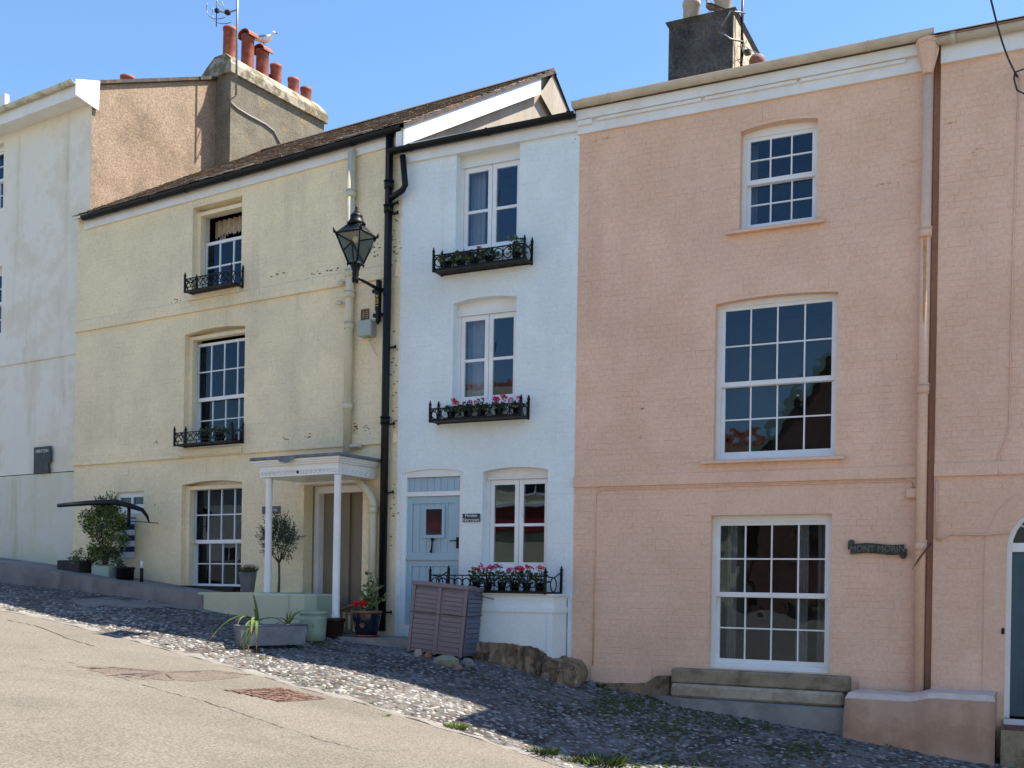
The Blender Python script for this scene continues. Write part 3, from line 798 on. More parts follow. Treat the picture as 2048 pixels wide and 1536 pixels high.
for (za, zb) in ((.04, .30), (.36, .62), (.68, .95)):
    for (xa, xb) in ((lx0+.09, lx0+.42), (lx1-.42, lx1-.09)):
        q = MB(); za_, zb_2 = lz0+Hh*za, lz0+Hh*zb
        frame_ring(q, xa, xb, za_, zb_2, .088, .0998, .018); q.bbox(xa+.05, xb-.05, .090, .0998, za_+.05, zb_2-.05, .008)
        q.build('door_panel', TEAL, door)
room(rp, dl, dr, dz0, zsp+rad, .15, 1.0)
b = MB(); sx = dl-.02; sz = R(2003, 1262)[1]; b.bbox(sx-.02, sx+.012, -.03, .0, sz-.035, sz+.035, .008); b.build('doorbell', BLKPL, rp)
# eaves
fb, ft = R(1960, 116)[1], R(1960, 79)[1]
b = MB(); b.box(.0, RWD, -.05, 0, fb, ft); b.build('fascia_board', CORN, rp)
b = MB(); b.tube([(-.10, -.12, ft+.03), (RWD, -.12, ft+.03)], .062, 10); b.tube([(.1, -.12, ft+.03), (.16, -.12, ft+.03)], .072, 10); b.build('gutter', CREAMG, rp)
b = MB(); zr_ = ft+.07
b.add([(-.1, -.2, zr_), (RWD, -.2, zr_), (RWD, 4.2, zr_+1.7), (-.1, 4.2, zr_+1.7), (-.1, 8, zr_), (RWD, 8, zr_)], [(0, 1, 2, 3), (3, 2, 5, 4)])
b.add([(-.1, -.2, zr_-.03), (RWD, -.2, zr_-.03), (RWD, 8, zr_-.03), (-.1, 8, zr_-.03)], [(0, 1, 2, 3)]); b.build('roof', M('red_roof', (0.32, 0.15, 0.09), 0.85, 0.2, 8.0), rp)
house_shell(rp, PINK, 0.02, RWD, -.7, ztR+.3, 8.0)
b = MB(); b.box(1.04, 2.7, .20, 1.1, ztR+.1, ztR+4.2); b.build('chimney', BUTT, rp)  # unseen stack, added so its shadow ends the sunlit strip of pavement
# cables on the right house
b = MB(); c0 = R(1868, 960); c1 = R(1866, 1070); zz = R(1930, 1068)[1]
b.tube([(c0[0]+.03, -.02, c0[1]), (c0[0]+.03, -.02, zz-.05), (c0[0]+.06, -.02, zz-.075), (c0[0]+.12, -.02, zz-.03), (c0[0]+.2, -.02, zz), (bw, -.03, zz-.01), (dl+.03, -.03, zz+.01)], .011, 6)
b.build('conduit', PINK, rp)
b = MB(); q0, q1, q2, q3 = R(2038, 150), R(2018, 860), R(1998, 915), R(1999, 950)
b.tube([(q0[0], -.012, q0[1]), (R(2026, 500)[0], -.012, R(2026, 500)[1]), (q1[0], -.012, q1[1]), (q2[0], -.012, q2[1]), (q3[0], -.045, q3[1]), (q3[0]+.03, -.045, q3[1]-.02)], .008, 5); b.build('cable', PINK, rp)

# ================================================================== BLUE HOUSE
def px_x(h, px, py, x):
    """where the ray meets the plane local x = const: returns (y, z)"""
    d = ray(px, py); k = (x + h.o.dot(h.u))/d.dot(h.u); w = d*k
    return (w-h.o).dot(h.b), w.z-h.zb
blue = BH.empty('terraced_house'); tag(blue, 'narrow pale blue house with a blue stable door and casement windows', 'house')
B = BH.p
fbL, fbR = B(817, 326), B(1159, 265); FBZ = (fbL[1]+fbR[1])/2; GBZ = (B(814, 305, -.1)[1]+B(1150, 228, -.1)[1])/2
b1 = quadrect(BH, (914.5, 318), (1039.5, 296), (909.6, 506), (1037.5, 490)); b2 = quadrect(BH, (907.4, 600), (1033, 586), (904, 808), (1029.5, 803)); b3 = quadrect(BH, (967.4, 936), (1096.7, 932), (961, 1144), (1092, 1141))
B1, B2, B3 = (b1[0], b1[1], b1[2], FBZ+.02, 0.0), (*b2, .05), (*b3, .05)
bd = quadrect(BH, (803, 942), (925, 934), (800, 1258), (922, 1258)); BD = (bd[0], bd[1], bd[2], bd[3], .05)
wall_front(blue, BLUE, 0, BW, -.6, lambda x: FBZ+.3, [B1, B2, B3, BD], .16)
brick_wall(blue, BLUE, 0.005, BW-.005, .0, lambda x: FBZ+.01, [B1, B2, B3, BD], [], proud=.003)
house_shell(blue, BLUE, .0, BW, -.6, FBZ+.2, 8.0)
def casement(root, H, zl, reveal, curtains=(), bar_z=None):
    a, b_, c_, d, rise = H
    w = MB(); y0 = reveal; fw = .045
    w.box(a, b_, y0-.0, y0+.09, zl, d)                     # deep lintel board
    w.box(a+.02, b_-.01, y0-.03, y0, zl, zl+.022)           # drip
    w.box(a, a+fw, y0, y0+.09, c_, zl); w.box(b_-fw, b_, y0, y0+.09, c_, zl); w.box(a+fw, b_-fw, y0, y0+.09, c_, c_+.05)
    w.box(a-.0, b_+.0, y0-.10, y0-.001, c_-.0, c_+.02)
    win = w.build('window', WHITE, root)
    xm = (a+b_)/2; st_ = .062; bz = bar_z or (c_+zl)/2
    for (xa, xb) in ((a+fw+.003, xm-.004), (xm+.004, b_-fw-.003)):
        q = MB(); z0, z1 = c_+.053, zl-.003
        frame_ring(q, xa, xb, z0, z1, y0+.012, y0+.065, st_, .07, .075)
        q.box(xa+st_, xb-st_, y0+.018, y0+.06, bz-.02, bz+.02); q.build('casement', WHITE, win)
        pane_at(win, xa+st_, xb-st_, z0+.075, bz-.02, y0+.035, GLASS); pane_at(win, xa+st_, xb-st_, bz+.02, z1-.07, y0+.035, GLASS)
    q = MB(); q.tube([(xm+st_+.01, y0+.0, bz+.12), (xm+st_+.012, y0-.01, bz+.25)], .008, 6); q.build('catch', WHITEP, win)
    for f0, f1 in curtains: curtain(win, a+(b_-a)*f0, a+(b_-a)*f1, c_+.05, zl, y0+.20, None, 3)
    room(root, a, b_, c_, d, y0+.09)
casement(blue, B1, (B(930, 337, .14)[1]+B(1038, 319, .14)[1])/2, .14, ((.06, .30),), (B(935, 425.5, .16)[1]+B(1032.6, 412, .16)[1])/2)
casement(blue, B2, (B(920, 633, .14)[1]+B(1031, 623, .14)[1])/2, .14, ((.06, .46),), (B(926, 722, .16)[1]+B(1023.6, 715.5, .16)[1])/2)
casement(blue, B3, (B(979.5, 959, .14)[1]+B(1094, 957, .14)[1])/2, .14, (), (B(986, 1050.4, .16)[1]+B(1087, 1049, .16)[1])/2)
for Hq in (B1, B2):
    b = MB(); b.box(Hq[0]-.04, Hq[1]+.02, -.03, -.0, Hq[2]-.10, Hq[2]-.02); b.build('sill_board', BLUE, blue)
# stable door
b = MB(); a, b_, c_, d, _r = BD; fw = .06; y0 = .03
b.box(a, a+fw, y0, y0+.1, c_, d); b.box(b_-fw, b_, y0, y0+.1, c_, d); b.box(a+fw, b_-fw, y0, y0+.1, d-.11, d)
zt1, zt0 = B(865, 984, .03)[1], B(865, 992, .03)[1]
b.box(a+fw, b_-fw, y0, y0+.1, zt0-.0, zt1+.01); b.box(a+fw, b_-fw, y0-.02, y0+.1, c_, c_+.05)
fr = b.build('door_frame', WHITE, blue)
def boards(x0, x1, z0, z1, y, parent, n):
    for i in range(n):
        q = MB(); w = (x1-x0)/n; q.bbox(x0+i*w+.0015, x0+(i+1)*w-.0015, y, y+.02, z0, z1, .004); q.build('board', DUCK, parent)
b = MB(); xa, xb = a+fw+.004, b_-fw-.004
b.box(xa, xb, y0+.06, y0+.08, zt1+.012, d-.112); tp = b.build('overdoor_panel', DUCK, blue); boards(xa, xb, zt1+.014, d-.114, y0+.038, tp, 8)
zs = B(865, 1118, .05)[1]
for nm, z0, z1 in (('upper_door', zs+.005, zt0-.004), ('lower_door', c_+.054, zs-.005)):
    b = MB(); b.box(xa, xb, y0+.066, y0+.086, z0, z1)
    b.box(xa, xa+.09, y0+.03, y0+.066, z0, z1); b.box(xb-.09, xb, y0+.03, y0+.066, z0, z1)
    b.box(xa+.09, xb-.09, y0+.03, y0+.066, z1-.10, z1); b.box(xa+.09, xb-.09, y0+.03, y0+.066, z0, z0+.09)
    if nm == 'upper_door': b.box(xa, xb, y0+.005, y0+.029, z0-.02, z0+.045)
    dr_ = b.build(nm, DUCK, blue); boards(xa+.09, xb-.09, z0+.09, z1-.10, y0+.044, dr_, 6)
    if nm == 'upper_door':
        wx0, wx1, wz0, wz1 = B(846, 1075, .05)[0], B(889, 1075, .05)[0], B(866, 1076, .05)[1], B(866, 1012, .05)[1]
        q = MB(); frame_ring(q, wx0, wx1, wz0, wz1, y0+.012, y0+.043, .045); q.box(wx0+.04, wx1-.04, y0+.034, y0+.042, wz0+.04, wz1-.04, 1); q.build('door_window_frame', [DUCK, ROOM], dr_)
        pane_at(dr_, wx0+.045, wx1-.045, wz0+.045, wz1-.045, y0+.025, GLASS)
        kx, kz = B(865, 1092, .03)
        q = MB(); q.tube([(kx-.01, y0+.04, kz+.09), (kx-.01, y0-.0, kz+.10), (kx+.005, y0-.02, kz+.05), (kx-.01, y0-.01, kz-.06), (kx-.03, y0+.01, kz-.085)], [.016, .02, .012, .014, .02], 8); q.build('door_knocker', BLACK, dr_)
        hx, hz = B(912, 1084, .03)
        q = MB(); q.bbox(hx-.012, hx+.03, y0+.02, y0+.03, hz-.09, hz+.07, .004); q.tube([(hx+.01, y0+.02, hz+.02), (hx+.01, y0-.02, hz+.02), (hx-.09, y0-.025, hz+.015)], .009, 6); q.build('door_handle', BLACK, dr_)
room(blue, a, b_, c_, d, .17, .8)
# ledge bay under the ground-floor window
LY = -.50
lx0, lx1 = B(945, 1230, LY)[0], B(1106, 1230, LY)[0]; lz1 = B(1040, 1190, LY)[1]; lzb = -.5
b = MB(); b.box(lx0, lx1-.001, LY, 0, lzb, lz1-.001); b.box(lx0-.02, lx1+.02, LY-.02, 0, B(1040, 1224, LY)[1], B(1040, 1214, LY)[1]); b.box(lx1-.07, lx1, LY-.018, 0, lzb, B(1040, 1225, LY)[1])
b.box(lx0-.03, lx1+.035, LY-.035, 0, lz1, lz1+.02)
b.build('window_bay_base', BLUE, blue)
b = MB(); b.box(lx1+.02, BW-.005, -.06, 0, -.6, B(1130, 1196)[1]); b.build('pilaster_foot', BLUE, blue)
# fascia + gutter + low roof
b = MB(); b.box(-.01, BW-.002, -.05, 0, FBZ, FBZ+.17); b.build('fascia_board', CORN, blue)
gutter(blue, (-.14, GBZ+.03), (BW-.02, GBZ+.05), -.12, .07, BLKPL, (.12, .55, .97))
b = MB(); b.add([(0, -.06, GBZ+.07), (BW, -.06, GBZ+.07), (BW, 8, GBZ+1.0), (0, 8, GBZ+1.0)], [(0, 1, 2, 3)]); b.add([(0, -.05, GBZ+.0), (BW, -.05, GBZ+.0), (BW, 8, GBZ+.8), (0, 8, GBZ+.8)], [(0, 1, 2, 3)]); b.build('roof', SLATE[3], blue)
# short black swan-neck pipe from the blue gutter into the yellow house's downpipe
n0, n1, n2, n3 = B(807, 312, -.10), B(812, 372, -.10), B(806, 382, -.10), B(782, 396, -.12)
downpipe(blue, [(n0[0], -.12, n0[1]), (n1[0], -.12, n1[1]), (n2[0], -.12, n2[1]), (n3[0], -.12, n3[1])], .045, BLKPL, [], 'swan_neck_pipe')
# rough foundation rock under the bay
def rock(name, m, parent, x0, x1, y0, y1, zf0, zf1, seed, amp=.05, nx=14, nz=4):
    r = random.Random(seed); b = MB()
    ny = 3
    def jit(): return r.uniform(-amp, amp)
    cols = []
    for i in range(nx+1):
        f = i/nx; x = x0+(x1-x0)*f; zb, zt = zf0(f), zf1(f); col = []
        for k in range(nz+1):
            g = k/nz; bul = math.sin(g*math.pi)*.6+.4
            col.append((x+jit()*.5, y0 - bul*amp + jit()*.6, zb+(zt-zb)*g+jit()*.25*(k < nz)))
        for k in range(1, ny+1): col.append((x+jit()*.3, y0+(y1-y0)*k/ny, zt+jit()*.3))
        cols.append(col)
    n = nz+ny+1
    for c in cols: b.v.extend(c)
    for i in range(nx):
        for k in range(n-1): b.f.append((i*n+k, (i+1)*n+k, (i+1)*n+k+1, i*n+k+1)); b.mi.append(0); b.sm.append(False)
    for e in (0, nx):
        b.f.append(tuple(e*n+k for k in range(n))); b.mi.append(0); b.sm.append(False)
    return b.build(name, m, parent)
fx0, fx1 = B(950, 1300, LY-.06)[0], B(1172, 1350, -.12)[0]
ztab = [(0, B(958, 1284, LY-.06)[1]), (.35, B(1010, 1287, LY-.06)[1]), (.62, B(1088, 1296, LY-.06)[1]), (.66, B(1095, 1303, LY-.06)[1]), (.84, B(1128, 1322, -.4)[1]), (.95, B(1160, 1327, -.2)[1]), (1, B(1172, 1345, -.12)[1])]
rock('foundation_rock', ROCK, blue, fx0, fx1, LY-.05, 0, lambda f: -.6, lambda f: interp(ztab, f), 3, .07, 34, 9)

# ================================================================== YELLOW HOUSE
yel = YHS.empty('terraced_house'); tag(yel, 'yellow painted brick house with slate roof and white columned porch', 'house')
Y = YHS.p
fl, fr_ = Y(174, 460), Y(800, 290)
def yft(x): return fl[1] + (fr_[1]-fl[1])*(x-fl[0])/(fr_[0]-fl[0])
y1 = quadrect(YHS, (386, 417), (484.5, 390), (384, 590), (482, 572)); y2 = quadrect(YHS, (369.6, 664), (490.4, 646), (367, 901), (487, 892)); y3 = quadrect(YHS, (365, 964), (483.4, 958), (360, 1180), (482, 1184)); y4 = quadrect(YHS, (232, 985), (287, 983), (232, 1028), (287, 1026))
yd = quadrect(YHS, (608, 968), (724, 968), (605, 1228), (724, 1232))
Y1, Y2, Y3, Y4, YD = (*y1, .0), (*y2, .05), (*y3, .05), (*y4, .0), (*yd, 0.0)
RV = .20
wall_front(yel, YEL, 0, YW, -1.0, lambda x: yft(x)+.25, [Y1, Y2, Y3, Y4, YD], RV)
s1b, s2b = (Y(155.5, 666)[1]+Y(687, 572)[1])/2, (Y(150, 929)[1]+Y(680, 898)[1])/2
bands = [(0, YW, s1b, s1b+.19), (0, YW, s2b, s2b+.165)]
brick_wall(yel, YEL, .01, YW-.01, -.3, lambda x: yft(x)+.0, [Y1, Y2, Y3, Y4, YD], bands, proud=.0034)
xe = Y(788, 580)[0]
for nm, zb_, h_ in (('string_course', s1b, .19), ('string_course', s2b, .165)):
    b = MB(); b.extr([(-.04, 0), (0, 0), (0, h_), (-.035, h_)], (0.0, zb_), (xe-.12, zb_)); b.extr([(-.04, 0), (0, 0), (0, h_), (-.035, h_)], (xe+.05, zb_), (YW-.03, zb_)); o = b.build(nm, YEL, yel)
    bb_ = [brick_mesh(200+k, YEL) for k in range(6)]; its = []; x = .02; row = 0
    for row in range(2):
        x = .01 - .1*(row % 2)
        while x < xe-.12:
            xa, xb = max(.01, x), min(x+.228, xe-.13); x += .228
            if xb-xa > .05: its.append((Matrix.Translation(((xa+xb)/2, -.0375, zb_+h_*(.27+.46*row))) @ Matrix.Diagonal((xb-xa-.004, .004, h_*.46, 1)), random.randrange(6)))
    pieces('brick', o, its, bb_, 60, 'brickwork')
house_shell(yel, YEL, 0.16, YW-.02, -1.0, yft(YW)+.1, 9.0)
sash_window(yel, Y1, RV, 3, 2, GLASS, .05, fw=.055, mode='open', meet=Y(447, 478, RV)[1])
w_ = [o for o in yel.children if o.name.startswith('window')][-1]
curtain(w_, Y1[0]+.02, Y1[1]-.02, Y1[3]-.40, Y1[3]-.1, RV+.28, NETC, 9, .03, 'lace_pelmet', .09)
curtain(w_, Y1[0]+.08, Y1[0]+.24, Y1[2]+.3, Y1[3]-.2, RV+.32, NETC, 3, .03, 'curtain')
sash_window(yel, Y2, RV, 4, 2, GLASS, .03, fw=.055, drop=.09, meet=Y(440, 793, RV)[1]+.06)
sash_window(yel, Y3, RV, 4, 2, GLASS, .03, fw=.055, meet=Y(440, 1084, RV)[1], curtains=((.0, .12),))
for Hq in (Y1, Y2):
    b = MB(); b.box(Hq[0]-.04, Hq[1]+.02, -.07, .1, Hq[2]-.11, Hq[2]-.005); b.build('window_sill', YEL, yel)
for Hq in (Y1, Y2, Y3):
    b = MB(); b.box(Hq[0]+.0, Hq[0]+.09, .09, RV-.002, Hq[2], Hq[3]-.06); b.box(Hq[0]+.09, Hq[1], .09, RV-.002, Hq[3]-.13, Hq[3]-.07); b.build('window_surround', YEL, yel)
# little window
b = MB(); a, b_, c_, d, _r = Y4; frame_ring(b, a, b_, c_, d, .05, .11, .05, .09, .16); xm = (a+b_)/2; b.box(xm-.02, xm+.02, .05, .11, c_+.16, d-.09)
w4 = b.build('window', WHITE, yel)
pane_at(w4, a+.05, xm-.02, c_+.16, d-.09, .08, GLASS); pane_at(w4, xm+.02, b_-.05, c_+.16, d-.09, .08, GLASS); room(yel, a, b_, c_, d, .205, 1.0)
# door recess
a, b_, c_, d, _r = YD
b = MB(); b.box(a+.0, a+.09, .24, .36, c_, d-.0); b.box(b_-.02, b_+.05, .24, .36, c_, d); b.box(a+.09, b_-.02, .24, .36, d-.11, d); b.box(a-.12, b_+.05, -.05, -.0, d+.01, d+.075)
b.build('door_frame', WHITE, yel)
b = MB(); b.box(a+.09, a+.62, .36, .41, c_+.03, d-.11); dy = b.build('door', BEIGE, yel)
q = MB(); kx, kz = Y(642, 1094, .36); q.bbox(kx-.02, kx+.035, .335, .358, kz-.06, kz+.06, .01); q.bbox(kx-.015, kx+.02, .345, .358, kz-.50, kz-.16, .006); q.build('door_handle', BLACK, dy)
b = MB(); b.quad((a+.62, .41, c_), (b_+.1, .41, c_), (b_+.1, .41, d), (a+.62, .41, d)); b.quad((a, RV, c_), (b_+.1, RV, c_), (b_+.1, .6, c_), (a, .6, c_)); b.quad((a, RV, d), (b_+.1, RV, d), (b_+.1, .42, d), (a, .42, d))
b.quad((a, RV, c_), (a, .42, c_), (a, .42, d), (a, RV, d)); b.quad((b_, RV, c_), (b_, .42, c_), (b_, .42, d), (b_, RV, d))
b.build('porch_recess', BEIGE, yel)
# fascia, gutter
b = MB(); xL, xR = Y(172, 455)[0], YW+.02
b.extr([(-.04, 0), (0, 0), (0, .16), (-.04, .16)], (xL, yft(xL)), (xR, yft(xR))); b.build('fascia_board', CORN, yel)
g0, g1 = (Y(165, 437, -.14)[0], yft(0)+.20), (YW+.08, yft(YW)+.20)
gutter(yel, g0, g1, -.12, .075, BLKPL, (.03, .12, .25, .37, .50, .62, .74, .87, .98), 'gutter')
# roof
RDP = 4.6; zE = lambda x: yft(x)+.22
ya, za = px_x(YHS, 1105, 142, YW+.1); RDP = ya; ZRG = za
xr1 = YW+.14
def roofz(x, y): e = zE(x); return e + (ZRG-e)*(y+.16)/(RDP+.16)
b = MB(); b.add([(0.02, -.16, zE(0)), (xr1, -.16, zE(YW)), (xr1, RDP, ZRG), (0.02, RDP, ZRG), (0.02, RDP+4.4, ZRG-3.4), (xr1-.1, RDP+4.4, ZRG-3.4)], [(0, 1, 2, 3), (3, 2, 5, 4)])
b.add([(0.02, -.16, zE(0)-.06), (xr1, -.16, zE(YW)-.06), (xr1, RDP, ZRG-.06), (0.02, RDP, ZRG-.06), (0.02, RDP+4.4, ZRG-3.46), (xr1-.1, RDP+4.4, ZRG-3.46)], [(0, 1, 2, 3), (3, 2, 5, 4)])
b.add([(xr1, -.16, zE(YW)-.06), (xr1, -.16, zE(YW)), (xr1, RDP, ZRG), (xr1, RDP, ZRG-.06)], [(0, 1, 2, 3)])
yroof = b.build('roof', SLATE[3], yel)
def slate_mesh(k, m):
    r = random.Random(500+k); b = MB(); pts = [(-.5, 0), (.5, 0), (.5, 1)]
    j = lambda a: r.uniform(-a, a)
    z0, z1 = .022+j(.006), .006
    vs = [(-.49+j(.02), 0+j(.06), z0), (.49+j(.02), 0+j(.06), z0+j(.006)), (.49, 1.15, z1), (-.49, 1.15, z1)]
    b.add(vs+[(x, y, z-.012) for x, y, z in vs], [(0, 1, 2, 3), (0, 4, 5, 1), (1, 5, 6, 2), (3, 7, 4, 0)]); return b.mesh('slate', m)
sl_base = [slate_mesh(k*4+i, SLATE[i]) for i in range(4) for k in range(3)]
its = []; pitch = math.atan2(ZRG-zE(YW/2), RDP+.16); L = math.hypot(ZRG-zE(YW/2), RDP+.16); ex = .17; nrow = int(L/ex)
for i in range(nrow):
    f = i/nrow; x = .05 - (.13 if i % 2 else 0)
    while x < xr1-.02:
        w = random.uniform(.22, .30); xa, xb = max(.05, x), min(x+w, xr1); x += w
        if xb-xa < .06: continue
        yy = -.16+(RDP+.16)*f; zz = roofz((xa+xb)/2, yy)+.004
        k = random.choices(range(4), (4, 4, 2, 1.5))[0]*3+random.randrange(3)
        its.append((Matrix.Translation(((xa+xb)/2, yy, zz)) @ Matrix.Rotation(pitch, 4, 'X') @ Matrix.Rotation(random.gauss(0, .012), 4, 'Z') @ Matrix.Diagonal((xb-xa, ex*1.05, 1, 1)), k))
pieces('slate', yroof, its, sl_base, 300, 'small_slates')
its = []; rt = []
x = .1
for k in range(22):
    q = MB(); w = (xr1-.1)/22; q.add([(x, RDP-.12, ZRG-.03), (x+w-.008, RDP-.12, ZRG-.03), (x+w-.008, RDP, ZRG+.055), (x, RDP, ZRG+.055), (x, RDP+.12, ZRG-.03), (x+w-.008, RDP+.12, ZRG-.03)], [(0, 1, 2, 3), (3, 2, 5, 4), (0, 3, 4), (1, 5, 2)])
    q.build('ridge_tile', SLATE[3], yroof); x += w
# flashing strips lying on the roof
b = MB()
for (x0_, x1_, y_) in ((3.0, 4.6, .05), (5.9, 6.9, .35)):
    b.extr([(y_, .012), (y_+.12, .08), (y_+.12, .09), (y_, .03)], (x0_, roofz(x0_, y_)), (x1_, roofz(x1_, y_)))
b.build('flashing_strip', CORN, yroof)
# gable end above the blue roof, bargeboard
b = MB(); gx = YW+.02
b.add([(gx, 0, 4.0), (gx, RDP+4.3, 4.0), (gx, RDP+4.3, ZRG-3.4), (gx, RDP, ZRG-.08), (gx, 0, yft(YW)+.22)], [(0, 1, 2, 3, 4)]); b.build('gable_wall', BOARD, yel)
yb, zb2 = px_x(YHS, 1082, 172, YW+.12)
def verge(y): return zE(YW)-.06 + (ZRG-zE(YW))*(y+.16)/(RDP+.16)
b = MB(); b.add([(gx+.10, -.14, verge(-.14)-.26), (gx+.10, yb, verge(yb)-.27), (gx+.10, yb, verge(yb)-.0), (gx+.10, -.14, verge(-.14)), (gx+.07, -.14, verge(-.14)-.26), (gx+.07, yb, verge(yb)-.27), (gx+.07, yb, verge(yb)), (gx+.07, -.14, verge(-.14))],
      [(0, 1, 2, 3), (4, 7, 6, 5), (0, 4, 5, 1), (1, 5, 6, 2), (3, 7, 4, 0)]); b.build('bargeboard', WHITE, yel)
b = MB(); b.box(gx-.04, gx+.1, -.14, -.10, verge(-.14)-.26, verge(-.14)); b.build('bargeboard_return', WHITE, yel)
b = MB(); b.add([(gx+.09, yb, verge(yb)-.27), (gx+.09, RDP, ZRG-.06), (gx+.09, RDP+1.5, ZRG-.06-1.16), (gx+.09, RDP+1.4, ZRG-1.5)], [(0, 1, 2, 3)]); b.build('gable_boarding', BOARD, yel)
# pipes
xc, zc = Y(703, 300, -.1); zc2 = Y(690, 905, -.1)[1]
xcb = Y(690, 905, -.1)[0]
downpipe(yel, [(xc, -.09, zc), (xc, -.09, zc2)], .062, CREAMP, [(xc, -.09, Y(695, y_, -.1)[1]) for y_ in (390, 548, 590, 652, 812)], 'soil_pipe')
for px_, py_ in ((688, 565), (684, 605)):
    b = MB(); q = Y(px_, py_, -.09); b.tube([(q[0]-.01, -.09, q[1]), (q[0]-.09, -.09, q[1]), (q[0]-.12, -.05, q[1]+.03), (q[0]-.12, .0, q[1]+.03)], .03, 8); b.build('waste_pipe', CREAMP, yel)
b = MB(); q = Y(700, 893, -.09); b.tube([(q[0], -.09, q[1]), (q[0]+.12, -.09, q[1]+.01), (q[0]+.2, -.06, q[1]+.0)], .035, 8); b.build('waste_pipe', CREAMP, yel)
xk = Y(770, 800, -.1)[0]; ztk = yft(YW)+.15; zbk = Y(764, 1262, -.1)[1]
downpipe(yel, [(xk, -.09, ztk), (xk, -.09, zbk)], .058, BLKPL, [(xk, -.09, Y(770, y_, -.1)[1]) for y_ in (372, 420, 842)], 'black_downpipe', [(xk+.05, -.09, Y(775, y_, -.1)[1]) for y_ in (408, 428, 695, 848, 985, 1225)])
e0, e1, e2, e3 = Y(716, 958, -.16), Y(742, 992, -.10), Y(747, 1004, -.10), Y(746, 1225, -.10)
downpipe(yel, [(e0[0], -.16, e0[1]), (e1[0], -.10, e1[1]), (e2[0], -.10, e2[1]), (e2[0], -.10, e3[1])], .062, CREAMP, [(e2[0], -.10, e2[1]-.12), (e2[0], -.10, Y(746, 1165, -.1)[1])], 'soil_pipe')
# air vent
vx, vz = Y(731, 630); b = MB(); frame_ring(b, vx-.075, vx+.075, vz-.085, vz+.085, -.02, 0, .018)
for i in range(5): b.box(vx-.057, vx+.057, -.015, -.002, vz-.06+i*.028, vz-.047+i*.028)
b.box(vx-.005, vx+.005, -.018, -.0, vz-.067, vz+.067); b.build('air_vent', VENT, yel)
q = Y(253, 945); b = MB(); b.bbox(q[0]-.06, q[0]+.06, -.012, 0, q[1]-.05, q[1]+.05, .006); b.build('covered_vent', YEL, yel)
# porch -----------------------------------------------------------
PD = -.90
pl, pr = Y(502, 921, PD-.10)[0], Y(678, 912, PD-.10)[0]; pz = (Y(502, 921, PD-.1)[1]+Y(678, 912, PD-.1)[1])/2
prx = pr
porch_z0 = (Y(530, 955, PD)[1]+Y(672, 947, PD)[1])/2
b = MB(); b.bbox(pl-.02, prx+.04, PD-.12, 0, pz-.0, pz+.045, .012)
r_ = random.Random(5); b.add([(pl+.5, PD-.123, pz+.03), (pl+.62, PD-.125, pz-.05), (pl+.75, PD-.128, pz-.065), (pl+.82, PD-.125, pz-.04), (pl+.95, PD-.123, pz+.03)], [(0, 1, 2, 3, 4)])
plead = b.build('porch_roof', LEAD, yel)
b = MB()
fa, fb2 = Y(520, 940, PD)[0], Y(676, 930, PD)[0]
steps = [(0.0, pz, pz-.03, .09), (0, pz-.03, pz-.055, .065), (0, pz-.055, pz-.08, .04), (0, pz-.08, porch_z0, .0)]
for _, z1_, z0_, ov in steps:
    b.box(fa-ov, fb2+ov, PD-ov, -.001, z0_, z1_-.0005)
fas = b.build('porch_entablature', WHITE, yel)
zm = porch_z0+.055
def scroll(parent, x, y, z, dirx, s=1.0, side=False):
    q = MB(); pts = []
    for i in range(9):
        a_ = i/8*2*math.pi*.8; pts.append((x+dirx*.028*math.cos(a_), y, z+.024*math.sin(a_))) if not side else pts.append((y, x+dirx*.028*math.cos(a_), z+.024*math.sin(a_)))
    q.tube(pts, .0075, 5); return q.build('scroll_moulding', WHITE, parent)
npx = 19
for i in range(npx): scroll(fas, fa+.06+(fb2-fa-.12)*i/(npx-1), PD-.006, zm, 1 if i < npx/2 else -1)
for i in range(8): scroll(fas, PD+.08+i*.105, fb2+.006, zm, 1, 1, True)
b = MB(); mx, mz = Y(596, 944, PD); 
b.tube([(mx, PD-.001, mz), (mx, PD-.014, mz)], .022, 12); b.build('porch_boss', BLACK, yel)
cl0, cl1 = Y(537, 1070, PD+.08)[0], Y(674, 1070, PD+.08)[0]
zc0 = Y(537, 1187, PD+.08)[1]; zc1 = Y(672, 1236, PD+.08)[1]
for x_, z_ in ((cl0, zc0), (cl1, zc1)):
    b = MB(); b.lathe([(.062, z_), (.062, z_+.03), (.054, z_+.06), (.050, porch_z0-.06), (.056, porch_z0-.03), (.056, porch_z0)], 20, x_, PD+.08); b.build('column', WHITE, yel)

# ================================================================== WHITE HOUSE
wht = WH.empty('terraced_house'); tag(wht, 'tall white rendered house at the left with a brown roughcast gable', 'house')
Wp = WH.p
WL = -9.5
zEW = (Wp(0, 240, -.30)[1]+Wp(150, 178, -.30)[1])/2
zso = (Wp(185, 208)[1]+Wp(40, 258)[1])/2
w1 = quadrect(WH, (-60, 310), (7, 285), (-60, 432), (7, 420)); w2 = quadrect(WH, (-60, 545), (3, 535), (-60, 680), (3, 672))
W1, W2 = (w1[0], w1[1], w1[2], w1[3], 0), (w2[0], w2[1], w2[2], w2[3], 0)
wall_front(wht, WREND, WL, 0.0, Wp(100, 945)[1], lambda x: zso+.05, [W1, W2], .12)
b = MB(); zpw = Wp(60, 950)[1]
b.box(WL, -.30, -.03, 0, -.9, zpw); b.box(-.30, 0, -.05, 0, -.9, zpw+.10); b.build('stained_plinth', WSTAIN, wht)
sash_window(wht, W1, .12, 3, 2, GLASS, 0.03); sash_window(wht, W2, .12, 3, 2, GLASS, 0.03)
z0_, z1_ = (Wp(0, 735)[1]+Wp(150, 708)[1])/2, (Wp(0, 705)[1]+Wp(150, 675)[1])/2
